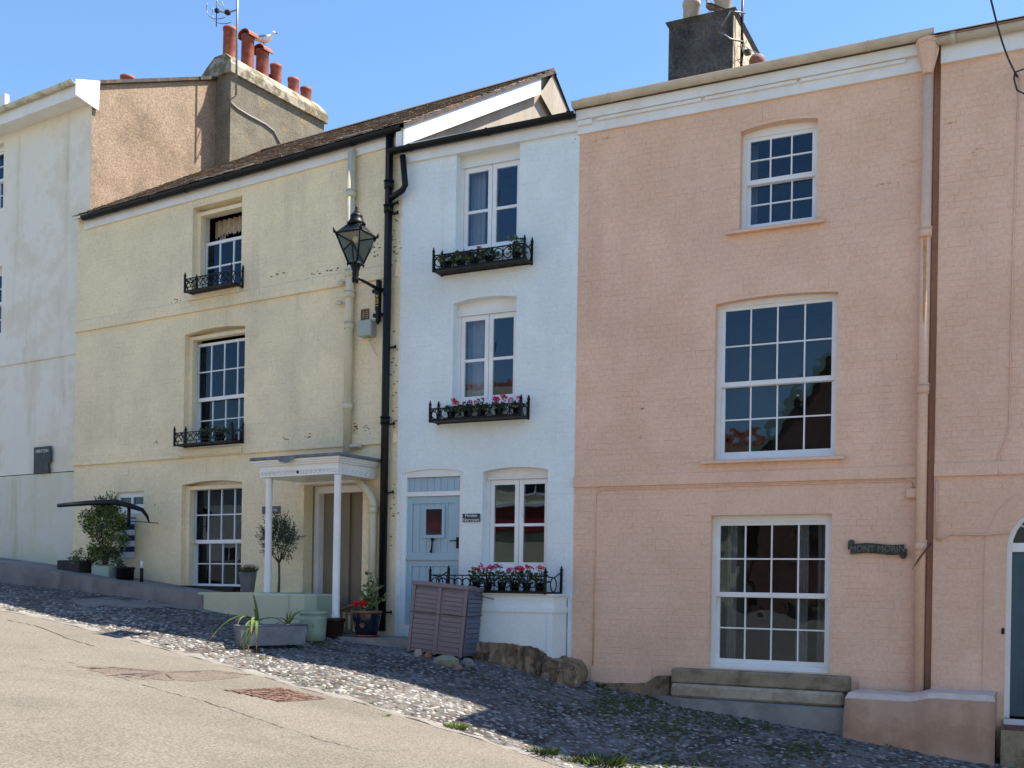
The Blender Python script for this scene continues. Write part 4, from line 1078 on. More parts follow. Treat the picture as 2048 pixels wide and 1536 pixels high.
b = MB(); b.extr([(-.03, 0), (0, 0), (0, z1_-z0_), (-.025, z1_-z0_)], (WL, z0_), (-.02, z0_)); b.box(-.14, 0.0, -.045, -.031, -.0+zpw, z1_+.25); b.build('string_course', WREND, wht)
# gable (roughcast) and roof
yA, zA = px_x(WH, 200, 165, 0.0); yC, zC = px_x(WH, 415, 158, 0.0); slp = (zC-zA)/(yC-yA)
def wz(y): return zA + slp*(y-yA)
YR = 4.4
b = MB(); b.add([(0.0, -.02, -.9), (0.0, 9, -.9), (0.0, 9, wz(YR)-slp*(9-YR)), (0.0, YR, wz(YR)), (0.0, -.02, wz(-.02))], [(0, 1, 2, 3, 4)]); b.add([(-.2, 0.01, -.9), (-.2, 9, -.9), (-.2, 9, 6), (-.2, 0.01, 6)], [(0, 1, 2, 3)])
b.build('gable_wall', HARL, wht)
b = MB(); b.add([(WL, -.36, wz(-.36)+.03), (.05, -.36, wz(-.36)+.03), (.05, YR, wz(YR)+.05), (WL, YR, wz(YR)+.05), (WL, 9, wz(YR)-slp*(9-YR)+.05), (.05, 9, wz(YR)-slp*(9-YR)+.05)], [(0, 1, 2, 3), (3, 2, 5, 4)])
b.add([(.05, -.1, wz(-.1)-.03), (.05, -.1, wz(-.1)+.035), (.05, YR, wz(YR)+.055), (.05, YR, wz(YR)-.01)], [(0, 1, 2, 3)])
b.add([(WL, -.36, wz(-.36)-.05), (.05, -.36, wz(-.36)-.05), (.05, YR, wz(YR)-.03), (WL, YR, wz(YR)-.03), (WL, 9, wz(YR)-slp*(9-YR)-.03), (.05, 9, wz(YR)-slp*(9-YR)-.03)], [(0, 1, 2, 3), (3, 2, 5, 4)])
wroof = b.build('roof', SLATE[3], wht)
b = MB(); ze = wz(-.36)
b.box(WL, .03, -.36, -.33, zso-.02, ze+.02); b.box(WL, 0.03, -.329, -.001, zso-.0, zso+.02)
b.build('boxed_eaves', CORN, wht)
b = MB(); b.add([(.055, -.40, zso-.01), (.055, .0, zso-.10), (.055, .09, zso-.11), (.055, .11, wz(.11)+.02), (.055, -.40, ze+.05), (.03, -.40, zso-.01), (.03, .0, zso-.10), (.03, .09, zso-.11), (.03, .11, wz(.11)+.02), (.03, -.40, ze+.05)], [(0, 1, 2, 3, 4), (9, 8, 7, 6, 5), (0, 5, 6, 1), (1, 6, 7, 2), (2, 7, 8, 3), (3, 8, 9, 4), (4, 9, 5, 0)]); b.build('eaves_box_end', WHITE, wht)
gutter(wht, (WL, ze+.02), (.06, ze+.02), -.43, .065, M('mossy_cream_gutter', (0.62, 0.58, 0.46), 0.5, 0.1, 4.0, (0.20, 0.24, 0.08), 0.7, 6.0), (.35, .62, .80, .97))
house_shell(wht, HARL, WL, -.01, -.9, 7.5, 8.5)
# chimney with six pots
yF, zF_ = px_x(WH, 459, 330, .45); yK, _z = px_x(WH, 648, 262, .45)
zCap0 = (px_x(WH, 468, 146, .45)[1]+px_x(WH, 648, 262, .45)[1])/2; zCap0 += .07; zCap1 = zCap0+.47
b = MB(); b.box(-.30, .45, yF, yK, 5.2, zCap0); wch = b.build('chimney', CHIM, wht, 'long grey roughcast chimney')
b = MB(); cx0, cx1, cy0, cy1 = -.36, .52, yF-.08, yK+.06
prof = [(cx1, zCap0-.0), (cx1, zCap0+.18), (cx1-.10, zCap0+.33), (cx1-.26, zCap1), (cx0+.28, zCap1), (cx0+.08, zCap0+.33), (cx0, zCap0+.1), (cx0, zCap0)]
vs = [(x, cy0+(.10 if z > zCap0+.2 else .0), z) for x, z in prof] + [(x, cy1-(.08 if z > zCap0+.2 else 0), z) for x, z in prof]; n = len(prof)
b.add(vs, [(i, (i+1) % n, n+(i+1) % n, n+i) for i in range(n)] + [tuple(range(n))[::-1], tuple(range(n, 2*n))]); b.build('chimney_cap', CAPM, wch)
for i, (px_, pyt, cowl) in enumerate(((460, 57, 0), (496, 72, 1), (525, 102, 1), (552, 131, 0), (587, 158, 0), (612, 177, 0))):
    yy, zt = px_x(WH, px_, pyt, .10); r_ = .135 if i < 3 else .122
    q = MB(); zb = zCap1-.06
    q.lathe([(r_*1.04, zb), (r_, zt-.08), (r_*1.08, zt-.06), (r_*1.10, zt), (r_*.85, zt), (r_*.82, zt-.25)], 20, .10, yy, 0, True, False)
    if cowl:
        pts = []; n = 10
        for a_ in range(n+1):
            t_ = math.pi*a_/n; pts.append((.10 - .19*math.cos(t_), zt-.06+.16*math.sin(t_)))
        inn = [(.10+(x-.10)*.86, (z-(zt-.06))*.86+zt-.06) for x, z in pts]
        q.add([(x, yy-.14, z) for x, z in pts] + [(x, yy+.14, z) for x, z in pts] + [(x, yy-.14, z) for x, z in inn] + [(x, yy+.14, z) for x, z in inn],
              [(k, k+1, n+1+k+1, n+1+k) for k in range(n)] + [(2*n+2+k, 3*n+3+k, 3*n+3+k+1, 2*n+2+k+1) for k in range(n)] + [(k, 2*n+2+k, 2*n+2+k+1, k+1) for k in range(n)] + [(n+1+k, n+2+k, 3*n+3+k+1, 3*n+3+k) for k in range(n)])
    q.build('chimney_pot', TERRA, wch)
b = MB(); pth = [px_x(WH, x, y_, .47) for x, y_ in ((462, 205), (475, 217), (500, 232), (530, 248), (548, 262), (562, 290))]
b.tube([(.47, y_, z_) for y_, z_ in pth], .018, 6); b.build('cable', M('grey_cable', (0.35, 0.33, 0.30), 0.6, 0.1), wch)
# rear flue and cowl peeping over the roof
yy, zz = px_x(WH, 255, 152, -.9); b = MB(); b.lathe([(.10, zz-.6), (.10, zz-.1), (.14, zz-.08), (.145, zz-.02), (.10, zz-.0)], 16, -.9, yy); b.build('flue_cowl', TERRA, wroof)
yy, zz = px_x(WH, 10, 190, -3.5); b = MB(); b.box(-3.58, -3.42, yy-.05, yy+.05, zz-1.2, zz); b.build('white_flue', WHITEP, wroof)

# flaked paint and rust on the fronts
CHIPB = M('bare_brick_flake', (0.20, 0.10, 0.06), 0.9, 0.25, 20); CHIPW = M('bare_filler_flake', (0.62, 0.52, 0.42), 0.9, 0.1, 20); MOULD = M('black_mould', (0.20, 0.18, 0.12), 0.95, 0.3, 20)
def flakes(h, root, spots, m, y=-.0052, seed=1):
    r = random.Random(seed)
    for px, py, w, hgt, n in spots:
        x, z = h.p(px, py)
        for k in range(n):
            cx, cz = x+r.gauss(0, w), z+r.gauss(0, hgt); L, H_ = r.uniform(.012, .045), r.uniform(.006, .018); q = MB(); kk = 7
            q.prism([(cx+L*math.cos(2*math.pi*i/kk)*r.uniform(.5, 1), cz+H_*math.sin(2*math.pi*i/kk)*r.uniform(.5, 1)) for i in range(kk)], y-.0015, 0.0); q.build('paint_flake', m, root)
flakes(YHS, yel, [(620, 872, .05, .03, 4), (712, 858, .06, .05, 6), (575, 880, .04, .03, 3), (352, 600, .08, .02, 6), (312, 886, .04, .03, 4), (700, 700, .03, .03, 2), (735, 850, .05, .04, 4), (560, 545, .1, .02, 4), (690, 560, .05, .03, 3)], CHIPB, -.006, 3)
flakes(YHS, yel, [(788, 480, .05, .3, 16), (790, 760, .05, .35, 18), (740, 505, .10, .08, 14), (786, 1010, .04, .3, 10), (735, 870, .12, .03, 9), (645, 545, .25, .012, 9), (350, 915, .4, .012, 9)], MOULD, -.006, 4)
flakes(PH, pink, [(1770, 369, .07, .004, 5), (1280, 875, .006, .03, 3), (1285, 822, .004, .02, 2), (1820, 330, .06, .02, 5), (1196, 280, .08, .01, 5)], M('orange_brick_flake', (0.64, 0.38, 0.24), 0.9, 0.2, 20), -.005, 5)
flakes(PH, pink, [(1275, 668, .02, .03, 2), (1250, 726, .01, .01, 1), (1600, 800, .1, .1, 1)], CHIPW, -.005, 6)
flakes(RH, rp, [(1905, 245, .05, .004, 4), (1965, 300, .05, .02, 4), (1950, 1075, .10, .02, 4)], M('orange_brick_flake', (0.64, 0.38, 0.24)), -.005, 7)
flakes(BH, blue, [(1150, 290, .02, .03, 2), (1040, 520, .06, .03, 2)], M('grey_flake', (0.45, 0.44, 0.40), 0.9, 0.2, 20), -.004, 8)
b = MB(); zr0, zr1 = P(1850, 640)[1], P(1851, 480)[1]
b.prism([(xp-.012, zr0), (xp+.004, zr0-.1), (xp+.014, zr0+.2), (xp+.020, zr1), (xp-.022, zr1), (xp-.014, zr0+.5)], -.1575, -.152); b.build('rust_stain', M('rust', (0.55, 0.26, 0.06), 0.9, 0.2, 20, (0.62, 0.36, 0.22), 0.6, 12), pink)

# ================================================================== THINGS ON THE FRONTS
def thing(h, name, label, cat, x, y, z, group=None, rz=0.0):
    o = h.empty(name, x, y, z, rz); tag(o, label, cat, group); return o
def signboard(h, name, label, px0, px1, py0, py1, m, y=-.02):
    xa, za = h.p(px0, py1, y); xb, zb = h.p(px1, py0, y)
    o = thing(h, name, label, 'sign', (xa+xb)/2, y, (za+zb)/2); return o, (xb-xa)/2, (zb-za)/2
# slate plaque
o, hw, hh = signboard(WH, 'slate_plaque', 'dark slate name plaque with a notched corner on the white house', 68, 102, 892, 948, SLATEP, -.06)
b = MB(); b.prism([(-hw, -hh), (hw*.86, -hh), (hw*.84, -hh*.62), (hw*.7, -hh*.5), (hw*.74, -hh*.24), (hw, -hh*.2), (hw, hh), (-hw, hh)], -.012, .012); b.build('plaque_board', SLATEP, o)
text_part('MERYTON', .092, LETTER, o, 0, -.0135, hh*.66, depth=.001, sx=.92); text_part('HOTEL', .07, LETTERD, o, hw*.15, -.0135, hh*.40, depth=.001, sx=.8) if False else None
# Penlee Narrows
o, hw, hh = signboard(BH, 'name_plate', 'small black name plate with white letters beside the blue door', 925, 960, 1027, 1044, SLATEP)
b = MB(); b.bbox(-hw, hw, -.006, .012, -hh, hh, .004); b.build('plate', SLATEP, o); text_part('Penlee\nNarrows', .074, LETTER, o, 0, -.0075, 0, depth=.001)
# ...ma
o, hw, hh = signboard(YHS, 'name_plate', 'grey slate name plate half hidden behind the porch column', 524, 560, 1012, 1028, SLATEP)
b = MB(); b.bbox(-hw, hw, -.006, .012, -hh, hh, .004); b.build('plate', M('grey_slate_plate', (0.10, 0.105, 0.11), 0.7, 0.2, 10), o); text_part('ma.', .085, LETTER, o, hw*.62, -.0075, 0, depth=.001)
# scroll plate MONT MORIN
o, hw, hh = signboard(PH, 'scroll_name_plate', 'green-black scroll-shaped metal name plate on the right of the pink house', 1701, 1809, 1088, 1108, BRONZE, -.03)
b = MB(); n = 10
top = [(-hw+2*hw*i/n, hh+.012*math.sin(i/n*2*math.pi-.4)) for i in range(n+1)]; bot = [(-hw+2*hw*i/n, -hh+.012*math.sin(i/n*2*math.pi-.4)) for i in range(n, -1, -1)]
b.prism(top+bot, -.015, .01); sc = b.build('scroll', BRONZE, o)
for sx_, zz in ((-1, hh+.015), (1, -hh-.018)):
    q = MB(); q.lathe([(.020, -.015), (.038, -.012), (.040, .0), (.038, .012)], 14); e = q.build('scroll_curl', BRONZE, o); e.location = (sx_*(hw-.01), -.012, zz); e.rotation_euler = (math.pi/2, 0, 0)
    q = MB(); q.box(sx_*(hw+.0)-.03, sx_*(hw+.0)+.03, -.0149, .0, min(0, zz)+.004*sx_, max(0, zz)); q.build('scroll_fold', BRONZE, o)
text_part('MONT MORIN', .105, LETTERD, o, 0, -.0165, .0, depth=.003, sx=.92)
# grey electric box and cables
xa, za = YHS.p(727, 677, -.02); xb, zb = YHS.p(752, 642, -.02)
o = thing(YHS, 'electric_box', 'pale grey electrical box under the lantern bracket', 'electric box', (xa+xb)/2, -.02, (za+zb)/2)
b = MB(); hw, hh = (xb-xa)/2, (zb-za)/2; b.bbox(-hw, hw, -.13, .02, -hh, hh, .01); b.box(-hw-.006, hw+.006, -.115, -.105, -hh-.006, hh+.006); b.build('box', GREYBOX, o)
b = MB(); b.tube([(hw*.2, -.05, -hh), (hw*.3, -.05, -hh-.08), (hw*1.2, -.04, -hh-.10), (hw*1.6, -.03, -hh+.0), (hw*1.55, -.03, hh)], .008, 6); b.tube([(0, -.05, -hh), (.02, -.02, -hh-.06), (hw*1.3, -.02, -hh-.28)], .008, 6); b.build('cable', CREAMP, o)
# street lantern -----------------------------------------------------
LX, LZ = YHS.p(757, 565, -.10)
o = thing(YHS, 'street_lantern', 'black four-sided street lantern on a wall bracket against the yellow house', 'street lamp', LX, -.08, LZ)
ly = -.95
lxx = YHS.p(711, 545, -.08+ly)[0]-LX; lzb = YHS.p(711, 562, -.08+ly)[1]-LZ; lz0 = YHS.p(711, 528, -.08+ly)[1]-LZ; lz1 = YHS.p(714, 470, -.08+ly)[1]-LZ; lz2 = YHS.p(714, 452, -.08+ly)[1]-LZ; lz3 = YHS.p(716, 420, -.08+ly)[1]-LZ
b = MB(); b.bbox(-.03, .03, -.05, .03, -.58, .04, .01); b.tube([(0, -.03, -.10), (lxx*.5, ly*.5, -.0+lzb*.5-.02), (lxx, ly, lzb+.06)], [.028, .022, .02], 8)
b.box(-.12, .08, -.02, .03, -.14, -.09); b.box(-.10, .06, -.02, .03, -.50, -.45); b.tube([(0, -.02, -.58), (0, -.02, -.62)], [.03, .012], 8); b.build('bracket', BLACK, o)
b = MB(); b.lathe([(.045, lzb-.02), (.05, lzb+.03), (.04, lzb+.06), (.05, lzb+.10), (.045, lzb+.13), (.075, lz0-.02), (.085, lz0)], 14, lxx, ly); b.build('lantern_stem', BLACK, o)
r0, r1 = .10, .285
a45 = math.pi/4; rot = .12
def cor(r, z, i): q = a45+rot+i*math.pi/2; return (lxx+r*math.cos(q), ly+r*math.sin(q), z)
b = MB()
for i in range(4):
    b.tube([cor(r0, lz0, i), cor(r1, lz1, i)], .014, 5); b.tube([cor(r0, lz0, i), cor(r0, lz0, i+1)], .014, 5); b.tube([cor(r1, lz1, i), cor(r1, lz1, i+1)], .017, 5)
    c1 = cor(r1*1.04, lz1, i); b.tube([c1, (c1[0]+(c1[0]-lxx)*.08, c1[1]+(c1[1]-ly)*.08, lz1+.07)], [.022, .008], 5)
    c0 = cor(r0*1.1, lz0, i); b.tube([c0, (c0[0], c0[1], lz0-.04)], [.02, .006], 5)
b.build('lantern_frame', BLACK, o)
for i in range(4):
    q = MB(); q.quad(cor(r0, lz0, i), cor(r0, lz0, i+1), cor(r1, lz1, i+1), cor(r1, lz1, i)); q.build('lantern_pane', LGLASS, o)
b = MB()
for i in range(4): b.add([cor(r1*1.03, lz1+.0, i), cor(r1*1.03, lz1+.0, i+1), cor(.12, lz2+.02, i+1), cor(.12, lz2+.02, i)], [(0, 1, 2, 3)])
b.add([cor(r1, lz1-.002, i) for i in range(4)], [(0, 1, 2, 3)], 1)
b.lathe([(.12, lz2+.01), (.135, lz2+.03), (.10, lz2+.07), (.085, lz2+.12), (.09, lz2+.14), (.055, lz2+.18), (.03, lz3-.05), (.036, lz3-.03), (.018, lz3), (.022, lz3+.03), (.003, lz3+.09)], 12, lxx, ly)
b.build('lantern_roof', [BLACK, M('lantern_reflector', (0.55, 0.53, 0.46), 0.5, 0.1)], o)
b = MB(); b.lathe([(.03, lz1-.10), (.05, lz1-.06), (.04, lz1-.02), (.02, lz1)], 10, lxx, ly); b.build('lantern_bulb', M('frosted_bulb', (0.7, 0.68, 0.6), 0.4, 0.05), o)
b = MB(); b.box(-.032, .032, -.055, -.05, -.42, -.16); b.build('number_plate', BLACK, o)
text_part('K051', .085, LETTERY, o, -.0, -.0565, -.28, depth=.001, rot=(math.pi/2, math.pi/2, 0))
# window boxes -------------------------------------------------------
def window_box(h, label, x0, x1, zb, H, D, nring, y=0.0, style='ring'):
    o = thing(h, 'window_box', label, 'window box', (x0+x1)/2, y, zb, 'black iron railing window boxes'); hw = (x1-x0)/2
    b = MB()
    nsl = int(2*hw/.05)
    b.box(-hw, hw, -D, -D+.03, 0, .025); b.box(-hw, hw, -.03, 0, 0, .025); b.box(-hw, -hw+.025, -D+.03, -.03, 0, .025); b.box(hw-.025, hw, -D+.03, -.03, 0, .025)
    for i in range(nsl): xx = -hw+.03+(2*hw-.06)*i/nsl; b.box(xx, xx+.03, -D+.03, -.03, .005, .018)
    b.build('tray', BLACK, o)
    for sx in (-1, 1):
        for yy, hh in ((-D+.012, H+.03), (-.012, H+.06)):
            q = MB(); xx = sx*(hw-.012); q.box(xx-.014, xx+.014, yy-.014, yy+.014, -.01, hh)
            q.lathe([(.01, hh), (.022, hh+.012), (.024, hh+.028), (.012, hh+.045), (.014, hh+.055), (.002, hh+.085)], 8, xx, yy); q.build('post', BLACK, o)
    q = MB(); q.box(-hw+.026, hw-.026, -D+.004, -D+.020, H-.016, H)
    for sx in (-1, 1):
        q.tube([(sx*(hw-.012), -D+.02, H-.005), (sx*(hw-.012), -D*.5, H-.03), (sx*(hw-.012), -.03, H+.05)], .009, 6)
    q.build('top_rail', BLACK, o)
    def ring(cx, cz, r, yy, sd=None):
        q = MB(); pts = []
        for i in range(13):
            a_ = i/12*2*math.pi; dx, dz = r*math.cos(a_), r*math.sin(a_)
            pts.append((cx+dx, yy, cz+dz) if sd is None else (sd, cx+dx, cz+dz))
        q.tube(pts, .0085, 5, caps=False); q.build('scrollwork', BLACK, o)
    r = min((2*hw-.06)/nring/2, (H-.03)/2)
    for i in range(nring):
        cx = -hw+.03+(2*hw-.06)*(i+.5)/nring
        if style == 'ring':
            ring(cx, .02+(H-.03)*.55, r*.95, -D+.012)
            q = MB(); q.box(cx-.005, cx+.005, -D+.006, -D+.016, .02, H*.2); q.box(cx+r-.005, cx+r+.005, -D+.006, -D+.016, .02, H-.016); q.build('baluster', BLACK, o)
        else:
            q = MB(); w = r*.95
            q.tube([(cx-w, -D+.012, H-.02), (cx, -D+.012, H*.62), (cx+w, -D+.012, H-.02)], .008, 5); q.tube([(cx-w, -D+.012, H*.40), (cx, -D+.012, H*.86), (cx+w, -D+.012, H*.40)], .008, 5)
            q.box(cx-.005, cx+.005, -D+.006, -D+.016, .02, H*.42); q.build('scrollwork', BLACK, o)
    for sx in (-1, 1):
        ring(-D*.5, H*.5, min(D*.36, H*.4), 0, sx*(hw-.012))
    q = MB(); q.box(-hw+.026, hw-.026, -D+.006, -D+.016, .30*H, .30*H+.012) if style != 'ring' else q.box(-hw+.026, hw-.026, -D+.006, -D+.016, .028, .036); q.build('lower_rail', BLACK, o)
    return o
def wb_dims(h, pl_, pr_, D, y=0.0):
    """front rail left/right (px, py top, py bottom)"""
    xa, zt = h.p(pl_[0], pl_[1], y-D); xb, zt2 = h.p(pr_[0], pr_[1], y-D); zb1 = h.p(pl_[0], pl_[2], y-D)[1]; zb2 = h.p(pr_[0], pr_[2], y-D)[1]
    return xa, xb, (zb1+zb2)/2, (zt+zt2)/2-(zb1+zb2)/2
DB = .26
wbs = {}
d_ = wb_dims(BH, (865, 508, 540), (1050, 487, 521), DB); wbs['B1'] = d_; window_box(BH, 'iron window box under the top window of the blue house', d_[0], d_[1], d_[2], d_[3], DB, 9)
d_ = wb_dims(BH, (858, 815, 843), (1043, 806, 833), DB); wbs['B2'] = d_; window_box(BH, 'iron window box under the middle window of the blue house', d_[0], d_[1], d_[2], d_[3], DB, 9)
d_ = wb_dims(BH, (858, 1150, 1184), (1092, 1150, 1187), .56); wbs['B3'] = d_; window_box(BH, 'long iron railing box above the white ledge beside the blue door', d_[0], d_[1], d_[2], d_[3], .54, 14, -.02)
d_ = wb_dims(YHS, (368, 556, 583), (463, 541, 568), .27); wbs['Y1'] = d_; window_box(YHS, 'iron window box under the open top window of the yellow house', d_[0], d_[1], d_[2], d_[3], .27, 9, 0, 'goth')
d_ = wb_dims(YHS, (347, 864, 890), (464, 857, 884), .26); wbs['Y2'] = d_; window_box(YHS, 'iron window box under the middle window of the yellow house', d_[0], d_[1], d_[2], d_[3], .26, 9, 0, 'goth')
# low dark trough on the sill of the ground-floor yellow window
xa, za = Y(360, 1183, -.02); xb, zb = Y(478, 1172, -.02)
o = thing(YHS, 'trough_planter', 'low black trough of plants under the lowest yellow-house window', 'planter', (xa+xb)/2, -.02, Y(420, 1184, -.02)[1])
b = MB(); hw = (xb-xa)/2; b.bbox(-hw, hw, -.14, .12, 0, .10, .015); b.box(-hw-.01, hw+.01, -.15, .13, .085, .10); b.build('trough', BLKPL, o)

# ================================================================== PLANTS
def leaf(b, p, d, up, L, w, mi=0):
    d = Vector(d).normalized(); s_ = d.cross(Vector(up)); s_ = (s_ if s_.length > 1e-4 else Vector((1, 0, 0))).normalized(); n = s_.cross(d)
    p = Vector(p); m = p+d*L*.5 - n*L*.06
    b.add([p, m+s_*w*.5, p+d*L - n*L*.2, m-s_*w*.5], [(0, 1, 2), (0, 2, 3)], mi)
def rdir(r): 
    while True:
        v = Vector((r.uniform(-1, 1), r.uniform(-1, 1), r.uniform(-1, 1)))
        if .05 < v.length < 1: return v.normalized()
def cloud(b, c, rad, n, L, w, r, mis=(0, 1, 2), upb=.3, shell=.35, clumps=0):
    c = Vector(c); cl = []
    if clumps: cl = [(c+Vector([v*q for v, q in zip(rdir(r)*r.uniform(.45, .95), rad)]), r.uniform(.22, .40), r.choice(mis)) for _ in range(clumps)]
    for _ in range(n):
        if cl:
            cc, k, m_ = r.choice(cl); v = rdir(r)*(r.random()**.5)*k; p = cc+Vector([a*q for a, q in zip(v, rad)]); mi = m_ if r.random() < .6 else r.choice(mis)
        else:
            v = rdir(r)*(shell+(1-shell)*r.random()**.4); p = c+Vector([a*q for a, q in zip(v, rad)]); mi = r.choice(mis)
        d = (rdir(r)+(p-c).normalized()*.8+Vector((0, 0, upb)))
        leaf(b, p, d, rdir(r), L*r.uniform(.6, 1.3), w*r.uniform(.7, 1.2), mi)
def flower_head(b, p, r, R, n, mi):
    for _ in range(n):
        v = rdir(r); v.z = abs(v.z)*.9+.05 if r.random() < .75 else v.z
        q = Vector(p)+v*R*r.uniform(.5, 1); leaf(b, q, rdir(r)+v*.6, rdir(r), R*.7, R*.65, mi)

def geranium(h, label, x, y, z, seed, petal, heads, height=.18, pot=True, spread=.1, nleaf=70, group=None, cat='flower', name='geranium'):
    r = random.Random(seed); o = thing(h, name, label, cat, x, y, z, group)
    if pot:
        b = MB(); b.lathe([(.045, 0), (.06, .10), (.066, .10), (.066, .12), (.05, .115)], 12); b.build('pot', BLKPL, o)
    b = MB(); 
    for _ in range(5):
        q = rdir(r); b.tube([(0, 0, .08), (q.x*spread*.7, q.y*spread*.7, height)], .004, 4, 1)
    for _ in range(nleaf):
        q = rdir(r); p = (q.x*spread*r.uniform(.3, 1.1), q.y*spread*r.uniform(.3, 1.1), r.uniform(.10, height))
        leaf(b, p, Vector((q.x, q.y, .2)), rdir(r), .045, .05, r.choice((0, 1, 2)))
    b.build('foliage', [LEAF[0], LEAF[1], LEAF[2]], o)
    for i in range(heads):
        q = MB(); hx, hy = r.uniform(-spread, spread), r.uniform(-spread*.7, spread*.3); hz = height+r.uniform(.01, .07)
        q.tube([(hx*.3, hy*.3, height*.7), (hx, hy, hz)], .003, 4, 1)
        flower_head(q, (hx, hy, hz), r, .038, 30, 0); q.build('flower_head', [petal, LEAF[0]], o)
    return o
xa, xb, zb, H = wbs['B2']
for i, (f, pt_, hd, nm) in enumerate(((.20, PETR, 3, 'red geranium near the left end of the middle blue-house window box'), (.38, PETC, 2, 'small crimson geranium left of centre in the middle blue-house window box'), (.53, PETC, 2, 'crimson geranium at the centre of the middle blue-house window box'), (.72, PETP, 5, 'full pink geranium right of centre in the middle blue-house window box'), (.91, PETP, 2, 'pink geranium at the right end of the middle blue-house window box'))):
    geranium(BH, nm, xa+(xb-xa)*f, -.13, zb+.026, 40+i, pt_, hd, .20, group='potted geraniums')
xa, xb, zb, H = wbs['B1']
for i, (f, hd, ht, nm) in enumerate(((.12, 0, .20, 'leafy pot plant at the left end of the top blue-house window box'), (.27, 0, .24, 'bushy pot plant second from the left in the top blue-house window box'), (.42, 1, .20, 'pot plant with one pink bloom in the top blue-house window box'), (.58, 0, .20, 'trailing green pot plant mid-right in the top blue-house window box'), (.87, 0, .33, 'tall leafy pot plant at the right end of the top blue-house window box'))):
    geranium(BH, nm, xa+(xb-xa)*f, -.13, zb+.026, 60+i, PETP, hd, ht, nleaf=110, spread=.12, group='potted plants in the top box', cat='plant', name='pot_plant')
xa, xb, zb, H = wbs['B3']
for i, (f, pt_, hd, nm) in enumerate(((.36, PETC, 2, 'dark red geranium by the iron finial near the blue door'), (.46, PETP, 5, 'pair of bright pink geranium heads over the storage box'), (.58, PETC, 2, 'dark crimson geranium under the left casement of the lowest blue-house window'), (.69, PETP, 5, 'tallest pink geranium in the long box by the blue door'), (.79, PETR, 3, 'red geranium under the right casement of the lowest blue-house window'), (.90, PETR, 2, 'small red geranium near the right end of the long iron box'))):
    geranium(BH, nm, xa+(xb-xa)*f, -.36, zb+.026, 80+i, pt_, hd, .26, group='geraniums in the long box')
xa, xb, zb, H = wbs['Y2']
for i, (f, nm) in enumerate(((.45, 'low green pot plant left of centre in the yellow-house window box'), (.70, 'low green pot plant right of centre in the yellow-house window box'))):
    geranium(YHS, nm, xa+(xb-xa)*f, -.13, zb+.026, 95+i, PETC, 0, .24, nleaf=60, group='plants in the yellow-house box', cat='plant', name='pot_plant')

# ================================================================== THINGS ON THE GROUND
def gthing(name, label, cat, px, py, rz=0.0, group=None, h=BH):
    w = ground_hit(px, py); o = place(name, w, -h.th+rz); tag(o, label, cat, group); return o, w
def scale_at(w): return F_PX/w.y       # pixels per metre
# low grey wall in front of the white and yellow houses
def low_wall(name, label, m, pts, th, cat='wall', top_m=None, parent_h=YHS):
    """pts: (px, py_top, py_bottom, y offset)"""
    o = YHS.empty(name); tag(o, label, cat)
    b = MB(); vs = []
    for px, pt_, pb, y in pts:
        x, zt = YHS.p(px, pt_, y); zb = YHS.p(px, pb, y)[1]
        vs.append((x, y, zt, zb-.25))
    for (x0, ya_, t0, c0), (x1, yb_, t1, c1) in zip(vs, vs[1:]):
        A = [(x0, ya_, c0), (x1, yb_, c1), (x1, yb_, t1), (x0, ya_, t0), (x0, ya_+th, c0), (x1, yb_+th, c1), (x1, yb_+th, t1), (x0, ya_+th, t0)]
        b.add(A, [(0, 1, 2, 3), (3, 2, 6, 7), (5, 4, 7, 6)])
    x0, ya_, t0, c0 = vs[0]; x1, yb_, t1, c1 = vs[-1]
    b.add([(x0, ya_, c0), (x0, ya_+th, c0), (x0, ya_+th, t0), (x0, ya_, t0)], [(0, 3, 2, 1)]); b.add([(x1, yb_, c1), (x1, yb_+th, c1), (x1, yb_+th, t1), (x1, yb_, t1)], [(0, 1, 2, 3)])
    b.build('coping_wall', m, o); return o
low_wall('boundary_wall', 'low grey rendered wall sloping down the pavement at the left', GWALL, [(-160, 1102, 1150, -.95), (0, 1124, 1166, -.95), (160, 1150, 1183, -.95), (260, 1168, 1196, -.95), (365, 1182, 1214, -.95), (405, 1190, 1220, -.95)], .9)
low_wall('forecourt_wall', 'smooth cream wall below the lowest yellow-house window', M('cream_render', (0.56, 0.54, 0.36), 0.85, 0.05, 1.5, (0.46, 0.46, 0.32), 0.4, 2.0), [(396, 1184, 1220, -.93), (525, 1184.5, 1240, -.93)], .93)
xa, zt = Y(501, 1186, -1.15); xb, _ = Y(607, 1188, -1.15); zb = Y(520, 1256, -1.15)[1]
o = YHS.empty('porch_wall', 0, 0, 0); tag(o, 'squat pale green rendered wall carrying the left porch column', 'wall')
b = MB(); b.bbox(xa, xb-.28, -1.15, -.02, zb-.4, zt, .025); b.bbox(xb-.281, xb+.0, -1.15+.0, -.85, zb-.4, zt-.001, .02); b.build('wall_block', M('pale_green_render', (0.50, 0.52, 0.37), 0.85, 0.05, 2.0, (0.40, 0.43, 0.31), 0.4, 2.0), o)
# concrete step at the blue door
o = BH.empty('door_step'); tag(o, 'worn concrete slab step in front of the blue door', 'step')
q0, q1 = B(655, 1277, -.75), B(830, 1272, -.75); zt = B(760, 1275, -.55)[1]
b = MB(); poly = [(q0[0], -.62), (q0[0]+.25, -.80), (q1[0]+.5, -.80), (q1[0]+.5, -.002), (q0[0]-.4, -.002), (q0[0]-.4, -.35)]
b.slab(poly, -.3, zt); b.build('slab', CONC, o)
